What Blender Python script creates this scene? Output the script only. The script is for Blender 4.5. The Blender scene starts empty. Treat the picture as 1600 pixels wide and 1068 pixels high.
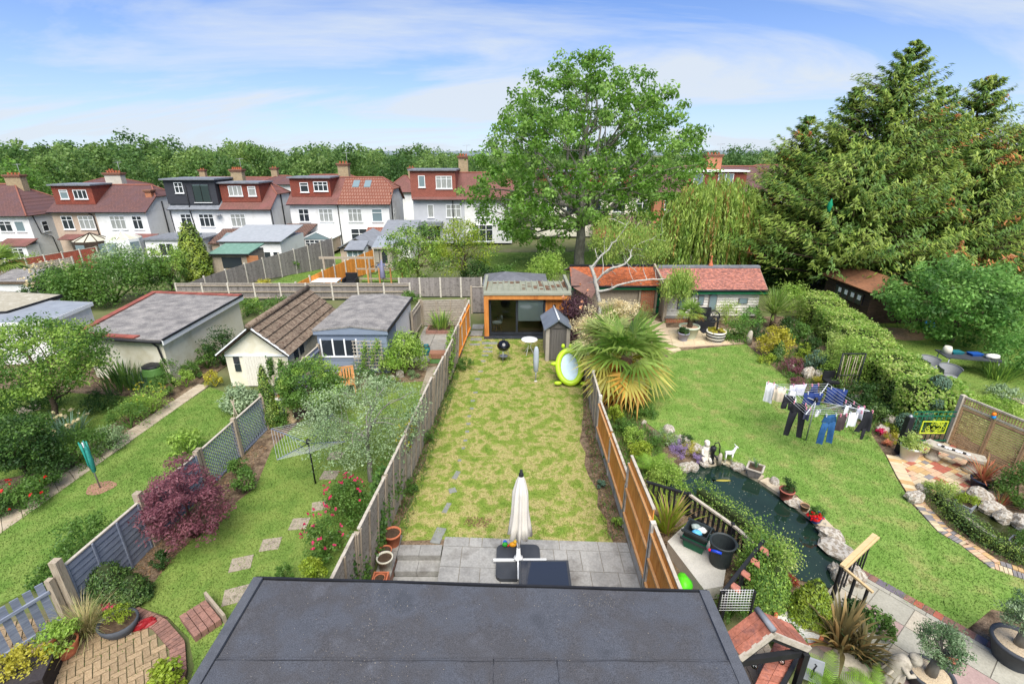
import bpy,math,random
import numpy as np
from mathutils import Vector,Matrix
PI=math.pi
R=math.radians
scene=bpy.context.scene
col=scene.collection
# ------------------------------------------------------------------ camera
FOC,CX,CY,CAMH=760.0,800.0,534.0,8.5
PITCH=math.atan(294/760.0)
cam_d=bpy.data.cameras.new('camera')
cam=bpy.data.objects.new('camera',cam_d)
col.objects.link(cam)
cam.location=(0,0,CAMH)
cam.rotation_euler=(PI/2-PITCH,0,0)
cam_d.sensor_width=36
cam_d.lens=FOC/1600*36
cam_d.clip_start=.1
cam_d.clip_end=8000
scene.camera=cam
# ------------------------------------------------------------------ sky, sun, exposure
SUN_EL,SUN_AZ=R(57),R(172)          # azimuth measured from +Y (away from camera) towards +X
w=bpy.data.worlds.new('World')
scene.world=w
w.use_nodes=True
nt=w.node_tree
nt.nodes.clear()
def wn(t,**k):
 n=nt.nodes.new(t)
 for a,b in k.items():
  setattr(n,a,b)
 return n
sky=wn('ShaderNodeTexSky',sky_type='NISHITA',sun_disc=False)
sky.sun_elevation=SUN_EL
sky.sun_rotation=SUN_AZ
sky.altitude=60
sky.air_density=.8
sky.dust_density=0
sky.ozone_density=10
tc=wn('ShaderNodeTexCoord')
sep=wn('ShaderNodeSeparateXYZ')
nt.links.new(tc.outputs['Generated'],sep.inputs[0])
def wm(op,a,b):
 n=wn('ShaderNodeMath',operation=op)
 for i,x in enumerate((a,b)):
  if isinstance(x,(int,float)):
   n.inputs[i].default_value=x
  else:
   nt.links.new(x,n.inputs[i])
 return n.outputs[0]
zz=wm('ADD',wm('MAXIMUM',sep.outputs[2],0.0),.16)
px=wm('DIVIDE',sep.outputs[0],zz)
py=wm('DIVIDE',sep.outputs[1],zz)
cmb=wn('ShaderNodeCombineXYZ')
nt.links.new(px,cmb.inputs[0]); nt.links.new(py,cmb.inputs[1])
mp=wn('ShaderNodeMapping')
mp.inputs['Rotation'].default_value=(0,0,R(24))
mp.inputs['Scale'].default_value=(.5,.9,1)
mp.inputs['Location'].default_value=(3.1,.7,0)
nt.links.new(cmb.outputs[0],mp.inputs[0])
nz=wn('ShaderNodeTexNoise')
nz.inputs['Scale'].default_value=.8
nz.inputs['Detail'].default_value=7
nz.inputs['Roughness'].default_value=.58
nz.inputs['Distortion'].default_value=.9
nt.links.new(mp.outputs[0],nz.inputs['Vector'])
rp=wn('ShaderNodeValToRGB')
rp.color_ramp.elements[0].position=.44
rp.color_ramp.elements[1].position=.71
nt.links.new(nz.outputs['Fac'],rp.inputs[0])
# thin veil that thickens toward the horizon, as haze does
veil=wm('MULTIPLY',wm('POWER',wm('SUBTRACT',1.0,wm('MAXIMUM',sep.outputs[2],0.0)),6.5),.85)
cf=wm('MINIMUM',wm('ADD',wm('MULTIPLY',rp.outputs[0],.9),veil),.95)
mx=wn('ShaderNodeMix',data_type='RGBA')
mx.inputs[7].default_value=(4.1,4.5,5.0,1)
nt.links.new(cf,mx.inputs[0])
tint=wn('ShaderNodeMix',data_type='RGBA',blend_type='MULTIPLY')
tint.inputs[0].default_value=1
tint.inputs[7].default_value=(.74,.85,1.0,1)
nt.links.new(sky.outputs[0],tint.inputs[6])
nt.links.new(tint.outputs[2],mx.inputs[6])
bg=wn('ShaderNodeBackground')
bg.inputs[1].default_value=.062
nt.links.new(mx.outputs[2],bg.inputs[0])
wo=wn('ShaderNodeOutputWorld')
nt.links.new(bg.outputs[0],wo.inputs[0])
sun_d=bpy.data.lights.new('sun','SUN')
sun_d.energy=2.55
sun_d.angle=R(50)
sun_d.color=(1,.95,.87)
sun=bpy.data.objects.new('sun',sun_d)
col.objects.link(sun)
sv=Vector((math.sin(SUN_AZ)*math.cos(SUN_EL),math.cos(SUN_AZ)*math.cos(SUN_EL),math.sin(SUN_EL)))
sun.rotation_euler=sv.to_track_quat('Z','Y').to_euler()
scene.view_settings.view_transform='Standard'
scene.view_settings.look='None'
scene.view_settings.exposure=1.56
scene.view_settings.gamma=1
scene.render.engine='CYCLES'
scene.cycles.max_bounces=5
scene.cycles.transparent_max_bounces=6
scene.cycles.caustics_reflective=False
scene.cycles.caustics_refractive=False
# ------------------------------------------------------------------ photo geometry helpers (real ground positions)
_s,_c=math.sin(PITCH),math.cos(PITCH)
def ray(u,v):
 x=(u-CX)/FOC; y=(v-CY)/FOC
 return Vector((x,_c-y*_s,-_s-y*_c))
def G(u,v,z=0.0):
 r=ray(u,v); t=(z-CAMH)/r.z
 return Vector((r.x*t,r.y*t,z))
def sstep(a,b,x):
 t=min(1,max(0,(x-a)/(b-a)))
 return t*t*(3-2*t)
def zt(x,y):                                   # the land falls gently beyond the back fences
 d=max(.35,min(3.1,1.35-.036*x))
 return -d*sstep(27,54,y) if y>27 else 0.0
def GT(u,v,dz=0.0):
 z=0.0
 for _ in range(30):
  p=G(u,v,z)
  z=.5*z+.5*(zt(p.x,p.y)+dz)
 p.z=z
 return p
def D(u,v,Y):                                 # point on the sight line at depth Y
 r=ray(u,v); t=Y/r.y
 return Vector((r.x*t,Y,CAMH+r.z*t))
# ------------------------------------------------------------------ materials
def lin(r,g,b):
 f=lambda c: ((c/255+.055)/1.055)**2.4 if c>10 else c/255/12.92
 return (f(r),f(g),f(b),1)
def node(t,ty,**k):
 n=t.nodes.new(ty)
 for a,b in k.items():
  setattr(n,a,b)
 return n
def rampset(cr,cols,lo=.3,hi=.7):
 e=cr.elements
 k=len(cols)
 while len(e)<k:
  e.new(.5)
 for i,c in enumerate(cols):
  e[i].position=lo+(hi-lo)*i/max(1,k-1)
  e[i].color=c
MATS={}
def M(name,cols,scale=6,rough=.8,bump=.25,bscale=60,spec=.25,metal=0,isl=0,ob=0,stretch=(1,1,1),
      world=False,detail=5,lo=.3,hi=.7,trans=0,coat=0,bdist=.01,fine=None):
 if name in MATS:
  return MATS[name]
 m=bpy.data.materials.new(name); MATS[name]=m
 m.use_nodes=True
 t=m.node_tree; t.nodes.clear()
 L=t.links.new
 out=node(t,'ShaderNodeOutputMaterial'); bs=node(t,'ShaderNodeBsdfPrincipled')
 bs.inputs['Roughness'].default_value=rough
 bs.inputs['Specular IOR Level'].default_value=spec
 bs.inputs['Metallic'].default_value=metal
 if coat: bs.inputs['Coat Weight'].default_value=coat
 if world:
  src=node(t,'ShaderNodeNewGeometry').outputs['Position']
 else:
  src=node(t,'ShaderNodeTexCoord').outputs['Object']
 mp=node(t,'ShaderNodeMapping'); mp.inputs['Scale'].default_value=stretch
 L(src,mp.inputs[0])
 if len(cols)>1:
  n=node(t,'ShaderNodeTexNoise'); n.inputs['Scale'].default_value=scale
  n.inputs['Detail'].default_value=detail; n.inputs['Roughness'].default_value=.62
  L(mp.outputs[0],n.inputs['Vector'])
  cr=node(t,'ShaderNodeValToRGB'); rampset(cr.color_ramp,cols,lo,hi)
  L(n.outputs['Fac'],cr.inputs[0]); c=cr.outputs[0]
 else:
  rg=node(t,'ShaderNodeRGB'); rg.outputs[0].default_value=cols[0]; c=rg.outputs[0]
 for amt,kind in ((isl,'i'),(ob,'o')):
  if amt:
   rv=node(t,'ShaderNodeNewGeometry').outputs['Random Per Island'] if kind=='i' else node(t,'ShaderNodeObjectInfo').outputs['Random']
   mr=node(t,'ShaderNodeMapRange'); mr.inputs[3].default_value=1-amt; mr.inputs[4].default_value=1+amt
   L(rv,mr.inputs[0])
   hs=node(t,'ShaderNodeHueSaturation'); L(mr.outputs[0],hs.inputs['Value']); L(c,hs.inputs['Color'])
   c=hs.outputs[0]
 if fine:                                    # fine grain on top of the broad mottling
  n3=node(t,'ShaderNodeTexNoise'); n3.inputs['Scale'].default_value=fine[0]; n3.inputs['Detail'].default_value=3
  L(mp.outputs[0],n3.inputs['Vector'])
  mr=node(t,'ShaderNodeMapRange'); mr.inputs[1].default_value=.3; mr.inputs[2].default_value=.7; mr.inputs[3].default_value=1-fine[1]; mr.inputs[4].default_value=1+fine[1]
  L(n3.outputs['Fac'],mr.inputs[0])
  hs=node(t,'ShaderNodeHueSaturation'); L(mr.outputs[0],hs.inputs['Value']); L(c,hs.inputs['Color']); c=hs.outputs[0]
 L(c,bs.inputs['Base Color'])
 if bump:
  n2=node(t,'ShaderNodeTexNoise'); n2.inputs['Scale'].default_value=bscale; n2.inputs['Detail'].default_value=4
  L(mp.outputs[0],n2.inputs['Vector'])
  b=node(t,'ShaderNodeBump'); b.inputs['Strength'].default_value=bump; b.inputs['Distance'].default_value=bdist
  L(n2.outputs['Fac'],b.inputs['Height']); L(b.outputs[0],bs.inputs['Normal'])
 sh=bs.outputs[0]
 if trans:
  tr=node(t,'ShaderNodeBsdfTranslucent'); mxs=node(t,'ShaderNodeMixShader'); mxs.inputs[0].default_value=trans
  hs=node(t,'ShaderNodeHueSaturation'); hs.inputs['Value'].default_value=1.35; hs.inputs['Hue'].default_value=.49
  L(c,hs.inputs['Color']); L(hs.outputs[0],tr.inputs[0])
  L(sh,mxs.inputs[1]); L(tr.outputs[0],mxs.inputs[2]); sh=mxs.outputs[0]
 L(sh,out.inputs[0])
 return m
def leaf(name,a,b,c=None,isl=.3,trans=.48,rough=.5,scale=1.2,spec=.35):
 cols=[lin(*a),lin(*b)]+([lin(*c)] if c else [])
 return M(name,cols,scale=scale,rough=rough,bump=0,spec=spec,isl=isl,trans=trans,detail=2,lo=.35,hi=.65)
def glassmat(name,tint=(.02,.03,.035),rough=.04):
 return M(name,[(*tint,1)],rough=rough,bump=0,spec=.6)
def panemat():
 if 'clear_glass' in MATS: return MATS['clear_glass']
 m=bpy.data.materials.new('clear_glass'); MATS['clear_glass']=m
 m.use_nodes=True; t=m.node_tree; t.nodes.clear()
 o=node(t,'ShaderNodeOutputMaterial'); g=node(t,'ShaderNodeBsdfGlossy'); tr=node(t,'ShaderNodeBsdfTransparent')
 g.inputs['Roughness'].default_value=.02
 tr.inputs[0].default_value=(.86,.9,.88,1)
 fr=node(t,'ShaderNodeFresnel'); fr.inputs[0].default_value=1.5
 mx=node(t,'ShaderNodeMixShader')
 t.links.new(fr.outputs[0],mx.inputs[0]); t.links.new(tr.outputs[0],mx.inputs[1]); t.links.new(g.outputs[0],mx.inputs[2])
 t.links.new(mx.outputs[0],o.inputs[0])
 return m
def tilemat(name,cols,bw,bh,mortar=(.05,.05,.05,1),rough=.85,scale=1.0,wear=None,axis='xz',msize=.02,bump=.5):
 """courses of bricks / tiles too far away to be picked apart singly"""
 if name in MATS: return MATS[name]
 m=bpy.data.materials.new(name); MATS[name]=m
 m.use_nodes=True; t=m.node_tree; t.nodes.clear(); L=t.links.new
 out=node(t,'ShaderNodeOutputMaterial'); bs=node(t,'ShaderNodeBsdfPrincipled'); bs.inputs['Roughness'].default_value=rough
 bs.inputs['Specular IOR Level'].default_value=.2
 tc=node(t,'ShaderNodeTexCoord'); sp=node(t,'ShaderNodeSeparateXYZ'); L(tc.outputs['Object'],sp.inputs[0])
 cb=node(t,'ShaderNodeCombineXYZ')
 a=node(t,'ShaderNodeMath',operation='ADD'); L(sp.outputs[0],a.inputs[0]); L(sp.outputs[1],a.inputs[1])
 L(a.outputs[0] if axis=='wall' else sp.outputs['xyz'.index(axis[0])],cb.inputs[0])
 L(sp.outputs[2] if axis=='wall' else sp.outputs['xyz'.index(axis[1])],cb.inputs[1])
 br=node(t,'ShaderNodeTexBrick'); L(cb.outputs[0],br.inputs['Vector'])
 br.inputs['Scale'].default_value=1; br.inputs['Brick Width'].default_value=bw; br.inputs['Row Height'].default_value=bh
 br.inputs['Mortar Size'].default_value=msize; br.inputs['Mortar'].default_value=mortar; br.inputs['Bias'].default_value=0
 br.inputs['Color1'].default_value=cols[0]; br.inputs['Color2'].default_value=cols[1]
 n=node(t,'ShaderNodeTexNoise'); n.inputs['Scale'].default_value=.8; n.inputs['Detail'].default_value=6; L(tc.outputs['Object'],n.inputs['Vector'])
 cr=node(t,'ShaderNodeValToRGB'); rampset(cr.color_ramp,[(.0,.0,.0,1),(1,1,1,1)],.42,.68); L(n.outputs['Fac'],cr.inputs[0])
 mx=node(t,'ShaderNodeMix',data_type='RGBA'); L(cr.outputs[0],mx.inputs[0]); L(br.outputs['Color'],mx.inputs[6])
 mx.inputs[7].default_value=wear or cols[0]
 fac=node(t,'ShaderNodeMath',operation='MULTIPLY'); L(cr.outputs[0],fac.inputs[0]); fac.inputs[1].default_value=.6 if wear else 0
 L(fac.outputs[0],mx.inputs[0])
 L(mx.outputs[2],bs.inputs['Base Color'])
 b=node(t,'ShaderNodeBump'); b.inputs['Strength'].default_value=bump; b.inputs['Distance'].default_value=.03; b.invert=True
 L(br.outputs['Fac'],b.inputs['Height']); L(b.outputs[0],bs.inputs['Normal'])
 L(bs.outputs[0],out.inputs[0])
 return m
# ------------------------------------------------------------------ mesh building
def npmesh(name,V,F,mats,midx=None,smooth=False):
 me=bpy.data.meshes.new(name)
 V=np.asarray(V,np.float32); F=np.asarray(F,np.int32)
 k=F.shape[1]
 me.vertices.add(len(V)); me.vertices.foreach_set('co',V.ravel())
 me.loops.add(F.size); me.loops.foreach_set('vertex_index',F.ravel())
 me.polygons.add(len(F)); me.polygons.foreach_set('loop_start',np.arange(0,F.size,k,dtype=np.int32))
 me.polygons.foreach_set('loop_total',np.full(len(F),k,np.int32))
 if midx is not None: me.polygons.foreach_set('material_index',np.asarray(midx,np.int32))
 if smooth: me.polygons.foreach_set('use_smooth',np.ones(len(F),bool))
 for m in (mats if isinstance(mats,(list,tuple)) else [mats]): me.materials.append(m)
 me.update(calc_edges=True)
 return me
def tag(o,label=None,cat=None,group=None,kind=None):
 if label: o['label']=label
 if cat: o['category']=cat
 if group: o['group']=group
 if kind: o['kind']=kind
 return o
def link(name,data,parent=None,loc=(0,0,0),rz=0,sc=None,rot=None):
 o=bpy.data.objects.new(name,data); col.objects.link(o)
 o.parent=parent
 o.location=loc
 o.rotation_euler=rot if rot else (0,0,rz)
 if sc: o.scale=sc if hasattr(sc,'__len__') else (sc,sc,sc)
 return o
def T(name,label,cat,loc=(0,0,0),rz=0,group=None):
 o=link(name,None,None,loc,rz)
 o.empty_display_size=.2
 return tag(o,label,cat,group)
def worldloc(o):
 p=Vector((0,0,0))
 while o: p+=Vector(o.location); o=o.parent
 return p
class MB:
 def __init__(s): s.v=[]; s.f=[]; s.sm=[]
 def add(s,V,F,sm=False):
  b=len(s.v); s.v+=[tuple(p) for p in V]; s.f+=[tuple(i+b for i in q) for q in F]; s.sm+=[sm]*len(F); return s
 def box(s,x0,x1,y0,y1,z0,z1):
  return s.add([(x0,y0,z0),(x1,y0,z0),(x1,y1,z0),(x0,y1,z0),(x0,y0,z1),(x1,y0,z1),(x1,y1,z1),(x0,y1,z1)],
                     [(3,2,1,0),(4,5,6,7),(0,1,5,4),(1,2,6,5),(2,3,7,6),(3,0,4,7)])
 def beam(s,p,q,wd,h,up=(0,0,1)):
  p=Vector(p); q=Vector(q); d=(q-p).normalized(); up=Vector(up)
  if abs(d.dot(up))>.98: up=Vector((0,1,0))
  x=d.cross(up).normalized()*wd/2; y=x.cross(d).normalized()*h/2
  V=[a+i*x+j*y for a in (p,q) for i,j in ((-1,-1),(1,-1),(1,1),(-1,1))]
  return s.add(V,[(0,1,2,3),(7,6,5,4),(0,4,5,1),(1,5,6,2),(2,6,7,3),(3,7,4,0)])
 def tube(s,pts,rad,n=8,cap=True):
  pts=[Vector(p) for p in pts]; k=len(pts)
  if not hasattr(rad,'__len__'): rad=[rad]*k
  V=[]; F=[]
  ref=Vector((.31,.2,.93)) if abs((pts[-1]-pts[0]).normalized().z)<.9 else Vector((1,.1,0))
  for i,p in enumerate(pts):
   d=(pts[min(k-1,i+1)]-pts[max(0,i-1)])
   d=d.normalized() if d.length>1e-9 else Vector((0,0,1))
   x=d.cross(ref).normalized(); y=d.cross(x)
   for j in range(n):
    a=2*PI*j/n
    V.append(p+(x*math.cos(a)+y*math.sin(a))*rad[i])
  for i in range(k-1):
   for j in range(n):
    F.append((i*n+j,i*n+(j+1) % n,(i+1)*n+(j+1) % n,(i+1)*n+j))
  if cap: F.append(tuple(range(n-1,-1,-1))); F.append(tuple((k-1)*n+j for j in range(n)))
  return s.add(V,F,True)
 def lathe(s,prof,n=20,c=(0,0,0),sx=1,sy=1,cap=True):
  V=[]; F=[]
  for r,z in prof:
   for j in range(n):
    a=2*PI*j/n
    V.append((c[0]+r*sx*math.cos(a),c[1]+r*sy*math.sin(a),c[2]+z))
  k=len(prof)
  for i in range(k-1):
   for j in range(n): F.append((i*n+j,i*n+(j+1) % n,(i+1)*n+(j+1) % n,(i+1)*n+j))
  if cap:
   F.append(tuple(range(n-1,-1,-1))); F.append(tuple((k-1)*n+j for j in range(n)))
  return s.add(V,F,True)
 def prism(s,poly,z0,z1):
  n=len(poly)
  ar=sum(poly[i][0]*poly[(i+1) % n][1]-poly[(i+1) % n][0]*poly[i][1] for i in range(n))
  if ar<0: poly=poly[::-1]
  V=[(p[0],p[1],z0) for p in poly]+[(p[0],p[1],z1) for p in poly]
  return s.add(V,[tuple(range(n-1,-1,-1)),tuple(range(n,2*n))]+[(i,(i+1) % n,(i+1) % n+n,i+n) for i in range(n)])
 def slab(s,quad,th):                     # 3-D quad (any slope) given thickness downward along its normal
  q=[Vector(p) for p in quad]
  nrm=(q[1]-q[0]).cross(q[2]-q[0]).normalized()
  if nrm.z<0: q=q[::-1]; nrm=-nrm
  n=len(q)
  V=[p-nrm*th for p in q]+q
  return s.add(V,[tuple(range(n-1,-1,-1)),tuple(range(n,2*n))]+[(i,(i+1) % n,(i+1) % n+n,i+n) for i in range(n)])
 def ball(s,c,r,n=10,m=7,jit=0,rs=None):
  V=[]; F=[]
  rx,ry,rz=r if hasattr(r,'__len__') else (r,r,r)
  for i in range(m+1):
   a=PI*i/m
   for j in range(n):
    b=2*PI*j/n
    k=1+(rs.uniform(-jit,jit) if jit else 0)
    V.append((c[0]+rx*k*math.sin(a)*math.cos(b),c[1]+ry*k*math.sin(a)*math.sin(b),c[2]+rz*k*math.cos(a)))
  for i in range(m):
   for j in range(n): F.append(((i+1)*n+j,(i+1)*n+(j+1) % n,i*n+(j+1) % n,i*n+j))
  return s.add(V,F,True)
 def mesh(s,name,mat,off=None):
  me=bpy.data.meshes.new(name)
  V=s.v if off is None else [(p[0]-off[0],p[1]-off[1],p[2]-off[2]) for p in s.v]
  me.from_pydata(V,[],s.f)
  me.polygons.foreach_set('use_smooth',s.sm)
  me.materials.append(mat); me.update()
  return me
 def build(s,name,mat,parent=None,world=False,kind=None):
  off=worldloc(parent) if (world and parent) else None
  o=link(name,s.mesh(name,mat,off),parent)
  if kind: o['kind']=kind
  return o
def solo(mb,name,mat,label,cat,loc=(0,0,0),group=None,world=True,rz=0):
 """a one-mesh thing; world=True: verts given in world space, origin moved to loc"""
 loc=Vector(loc)
 o=link(name,mb.mesh(name,mat,loc if world else None),None,loc,rz)
 return tag(o,label,cat,group)
def dup(o,loc,rz=0,label=None,group=None,sc=None,parent=None):
 c=o.copy(); col.objects.link(c); c.parent=parent
 if parent is None:
  c.location=loc; c.rotation_euler=(0,0,rz)
  if sc: c.scale=(sc,sc,sc)
  if label: c['label']=label
  if group: c['group']=group
 for ch in o.children: dup(ch,None,parent=c)
 return c

# ------------------------------------------------------------------ vegetation library
def unit(a):
 return a/(np.linalg.norm(a,axis=1,keepdims=True)+1e-9)
def leafquads(P,N,L,W,rs,tang=None,fold=.0):
 n=len(P)
 t=rs.normal(size=(n,3)) if tang is None else tang+.25*rs.normal(size=(n,3))
 t=t-N*np.sum(t*N,1,keepdims=True); t=unit(t)
 b=np.cross(N,t)
 L=np.broadcast_to(np.asarray(L,float),(n,))[:,None]; W=np.broadcast_to(np.asarray(W,float),(n,))[:,None]
 V=np.stack([P-t*L*.5,P+b*W*.5-t*L*.06,P+t*L*.5-N*L*.12,P-b*W*.5-t*L*.06],1).reshape(-1,3)
 F=np.arange(4*n).reshape(n,4)
 return V,F
def cat_(parts):
 Vs,Fs,Ms,b=[],[],[],0
 for V,F,m in parts:
  Vs.append(V); Fs.append(F+b); Ms.append(np.full(len(F),m)); b+=len(V)
 return np.concatenate(Vs),np.concatenate(Fs),np.concatenate(Ms)
def clump_centres(K,rad,rs,inner=.45,zlo=-1.,bias=0.):
 d=unit(rs.normal(size=(K*6,3)))
 d=d[d[:,2]>zlo][:K]
 r=(inner+(1-inner)*rs.random(len(d))**.6)[:,None]
 return d*r*np.array(rad)
def clump_leaves(C,r,n,L,rs,up=.35,flat=.75,wl=.55,outc=None,droop=0):
 K=len(C)
 r=np.broadcast_to(np.asarray(r,float),(K,))
 o=unit(rs.normal(size=(K*n,3))); rad=rs.random(K*n)**.45
 rr=np.repeat(r,n)
 P=np.repeat(C,n,0)+o*(rad*rr)[:,None]*np.array([1,1,flat])
 N=unit(o*.8+np.array([0,0,up])+.55*rs.normal(size=(K*n,3)))
 LL=L*rs.uniform(.65,1.35,K*n)
 return leafquads(P,N,LL,LL*wl,rs)
def tubesnp(lines):
 """lines: list of (pts, radii) -> numpy quads"""
 mb=MB()
 for p,r in lines: mb.tube(p,r,6,cap=False)
 return np.array(mb.v),np.array(mb.f)
def crown(K,rad,r,n,L,seed,zlo=-1,inner=.5,up=.35,flat=.75,wl=.55,c=(0,0,0),dual=.0):
 rs=np.random.RandomState(seed)
 C=clump_centres(K,rad,rs,inner,zlo)+np.array(c)
 V,F=clump_leaves(C,r*rs.uniform(.7,1.25,len(C)),n,L,rs,up,flat,wl)
 mi=(np.repeat(rs.random(len(C)),n)<dual).astype(int)
 return V,F,mi,C
_shrubs={}
def bush_mesh(key,rad,K,r,n,L,seed,mats,zlo=-.25,wl=.55,up=.35,inner=.5,dual=.3,flat=.8):
 V,F,mi,C=crown(K,rad,r,n,L,seed,zlo,inner,up,flat,wl,(0,0,rad[2]*.5),dual)
 V[:,2]=np.maximum(V[:,2],.01+.02*np.random.RandomState(seed).random(len(V)))
 rs=np.random.RandomState(seed+5)
 lines=[]
 for c in C[rs.permutation(len(C))[:7]]:
  lines.append(([(0,0,0),tuple(c*.5+np.array([0,0,.05])),tuple(c)],[.03*rad[2]+.006,.015*rad[2]+.004,.004]))
 tv,tf=tubesnp(lines)
 V2,F2,M2=cat_([(V,F,0),(tv,tf,2)])
 M2[:len(F)]=mi
 mm=list(mats) if isinstance(mats,(list,tuple)) else [mats,mats]
 if len(mm)==1: mm=mm*2
 return npmesh(key,V2,F2,mm[:2]+[WOODM])
WOODM=M('bark_brown',[lin(70,58,46),lin(110,95,80)],12,.9,.5,40)
BARKG=M('bark_grey',[lin(96,92,84),lin(150,146,136)],5,.9,.5,30,stretch=(1,1,.35))
def bush(name,label,cat,loc,rad,mats,leafsz=.07,K=26,n=70,seed=1,flowers=None,group=None,wl=.55,r=None,rz=0,zlo=-.25,inner=.5,up=.35,dual=.3,flat=.8):
 rr=r or .34*min(rad[0],rad[1],rad[2]*.8)
 me=bush_mesh(name,(rad[0]*.82,rad[1]*.82,rad[2]*.56),K,rr,n,leafsz,seed,mats,zlo,wl,up,inner,dual,flat)
 o=link(name,me,None,loc,rz)
 tag(o,label,cat,group)
 if flowers:
  m,cnt,sz=flowers
  rs=np.random.RandomState(seed+9)
  d=unit(rs.normal(size=(cnt*4,3))); d=d[d[:,2]>-.1][:cnt]
  P=d*np.array([rad[0]*.95,rad[1]*.95,rad[2]*.56])*rs.uniform(.85,1.03,(len(d),1))+np.array([0,0,rad[2]*.5])
  vs=[]
  for k in range(5):
   N=unit(d+.7*rs.normal(size=d.shape))
   V,F=leafquads(P+.25*sz*rs.normal(size=P.shape),N,sz,sz*.8,rs); vs.append((V,F,0))
  V,F,_=cat_(vs)
  f=link('blossom',npmesh('blossom',V,F,m),o); f['kind']='stuff'
 return o
def blades(n,L,W,spread,seed,mats,segs=5,droop=1.0,base=.06,stiff=.5,up0=.75,dual=.3):
 """strap leaves rising from a centre and arching over; returns mesh data"""
 rs=np.random.RandomState(seed); V=[]; F=[]; mi=[]
 for i in range(n):
  a=rs.uniform(0,2*PI); el=PI/2-abs(rs.normal(0,.5))*spread
  el=max(.05,el); l=L*rs.uniform(.6,1.1); wd=W*rs.uniform(.7,1.2)
  p=np.array([math.cos(a)*base*rs.random(),math.sin(a)*base*rs.random(),0.])
  side=np.array([-math.sin(a),math.cos(a),0])
  dr=droop*rs.uniform(.5,1.5); b=len(V)
  for k in range(segs+1):
   t=k/segs
   e=el-dr*t*t*(1.3 if stiff<.5 else .9)
   w_=wd*(1-t**3)*(.55+.45*min(1,t*4))+.001
   V.append(p-side*w_/2); V.append(p+side*w_/2)
   p=p+l/segs*np.array([math.cos(a)*math.cos(e),math.sin(a)*math.cos(e),math.sin(e)])
  for k in range(segs): F.append((b+2*k,b+2*k+1,b+2*k+3,b+2*k+2))
  mi+=[int(rs.random()<dual)]*segs
 V=np.array(V); V[:,2]=np.maximum(V[:,2],.01)
 return npmesh('blades',V,np.array(F),mats if isinstance(mats,(list,tuple)) and len(mats)>1 else [mats,mats],mi)
def fan(Lp,nseg,length,ang,rs,seg=2):
 """one palm fan leaf in local frame: petiole along +x, fan spreads about +x; returns verts,faces"""
 V=[]; F=[]
 for s in (-1,1): V+=[np.array([0,s*.012,0]),np.array([Lp,s*.01,-.02])]
 F.append((0,1,3,2))
 for i in range(nseg):
  a=ang*(i/(nseg-1)-.5)*2
  l=length*(1-.25*abs(a/ang)**2)*rs.uniform(.9,1.08)
  d=np.array([math.cos(a),math.sin(a),0]); sd=np.array([-math.sin(a),math.cos(a),0])
  b=len(V); wd=length*ang/nseg*.8
  o=np.array([Lp,0,-.02]); fz=.05*length*(1 if i % 2 else -1)
  V+=[o,o+d*l*.5-sd*wd*.55+np.array([0,0,fz*.5]),o+d*l*.5+sd*wd*.55+np.array([0,0,-fz*.3]),
              o+d*l*.97-np.array([0,0,l*.16*rs.uniform(.4,1.9)])]
  F.append((b,b+1,b+3,b+2))
 return np.array(V),np.array(F)
def rotm(az,el,roll=0):
 return np.array((Matrix.Rotation(az,3,'Z') @ Matrix.Rotation(-el,3,'Y') @ Matrix.Rotation(roll,3,'X')))
def palm_head(nf,size,seed,mats,lo=-.9,hi=1.35,old=.25):
 rs=np.random.RandomState(seed); parts=[]
 for i in range(nf):
  t=i/nf
  el=lo+(hi-lo)*t+rs.normal(0,.1); az=i*2.399+rs.normal(0,.2)
  V,F=fan(size*rs.uniform(.45,.75),20,size*rs.uniform(.8,1.05),R(100),rs)
  V=V @ rotm(az,el,rs.normal(0,.3)).T
  V[:,2]-=.12*(np.linalg.norm(V[:,:2],axis=1)/size)**2*size
  parts.append((V,F,2 if t<old*.55 else (1 if t<old else 0)))
 V,F,m=cat_(parts)
 return npmesh('palm_leaves',V,F,mats,m)
def frond_mesh(n,L,seed,mat,npin=22,droop=1.1,spread=.9,el0=1.1):
 rs=np.random.RandomState(seed); V=[]; F=[]
 for i in range(n):
  a=rs.uniform(0,2*PI) if n>1 else 0; el=el0+rs.normal(0,.15); l=L*rs.uniform(.75,1.1)
  p=np.array([0,0,.02]); side=np.array([-math.sin(a),math.cos(a),0])
  for k in range(npin):
   t=k/npin; e=el-droop*t*1.2
   d=np.array([math.cos(a)*math.cos(e),math.sin(a)*math.cos(e),math.sin(e)])
   p=p+d*l/npin
   pl=L*.2*math.sin(PI*min(1,.12+t*.95))**.8+.005
   up=np.cross(d,side)
   for s in (-1,1):
    q=p+side*s*pl+d*pl*.35-up*pl*.1; b=len(V); h=d*l/npin*.62
    V+=[p-h*.6,q-h*.2,q+h*.15,p+h*.5]; F.append((b,b+1,b+2,b+3))
 return npmesh('fronds',np.array(V),np.array(F),mat)
def limb(p0,p1,r0,r1,rs,k=5,bend=.12):
 p0=np.array(p0,float); p1=np.array(p1,float); l=np.linalg.norm(p1-p0)
 pts=[]; rad=[]
 o=rs.normal(size=3)*bend*l
 for i in range(k+1):
  t=i/k
  pts.append(tuple(p0+(p1-p0)*t+o*math.sin(PI*t)+(rs.normal(size=3)*.02*l if 0<i<k else 0)))
  rad.append(r0+(r1-r0)*t)
 return pts,rad
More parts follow.
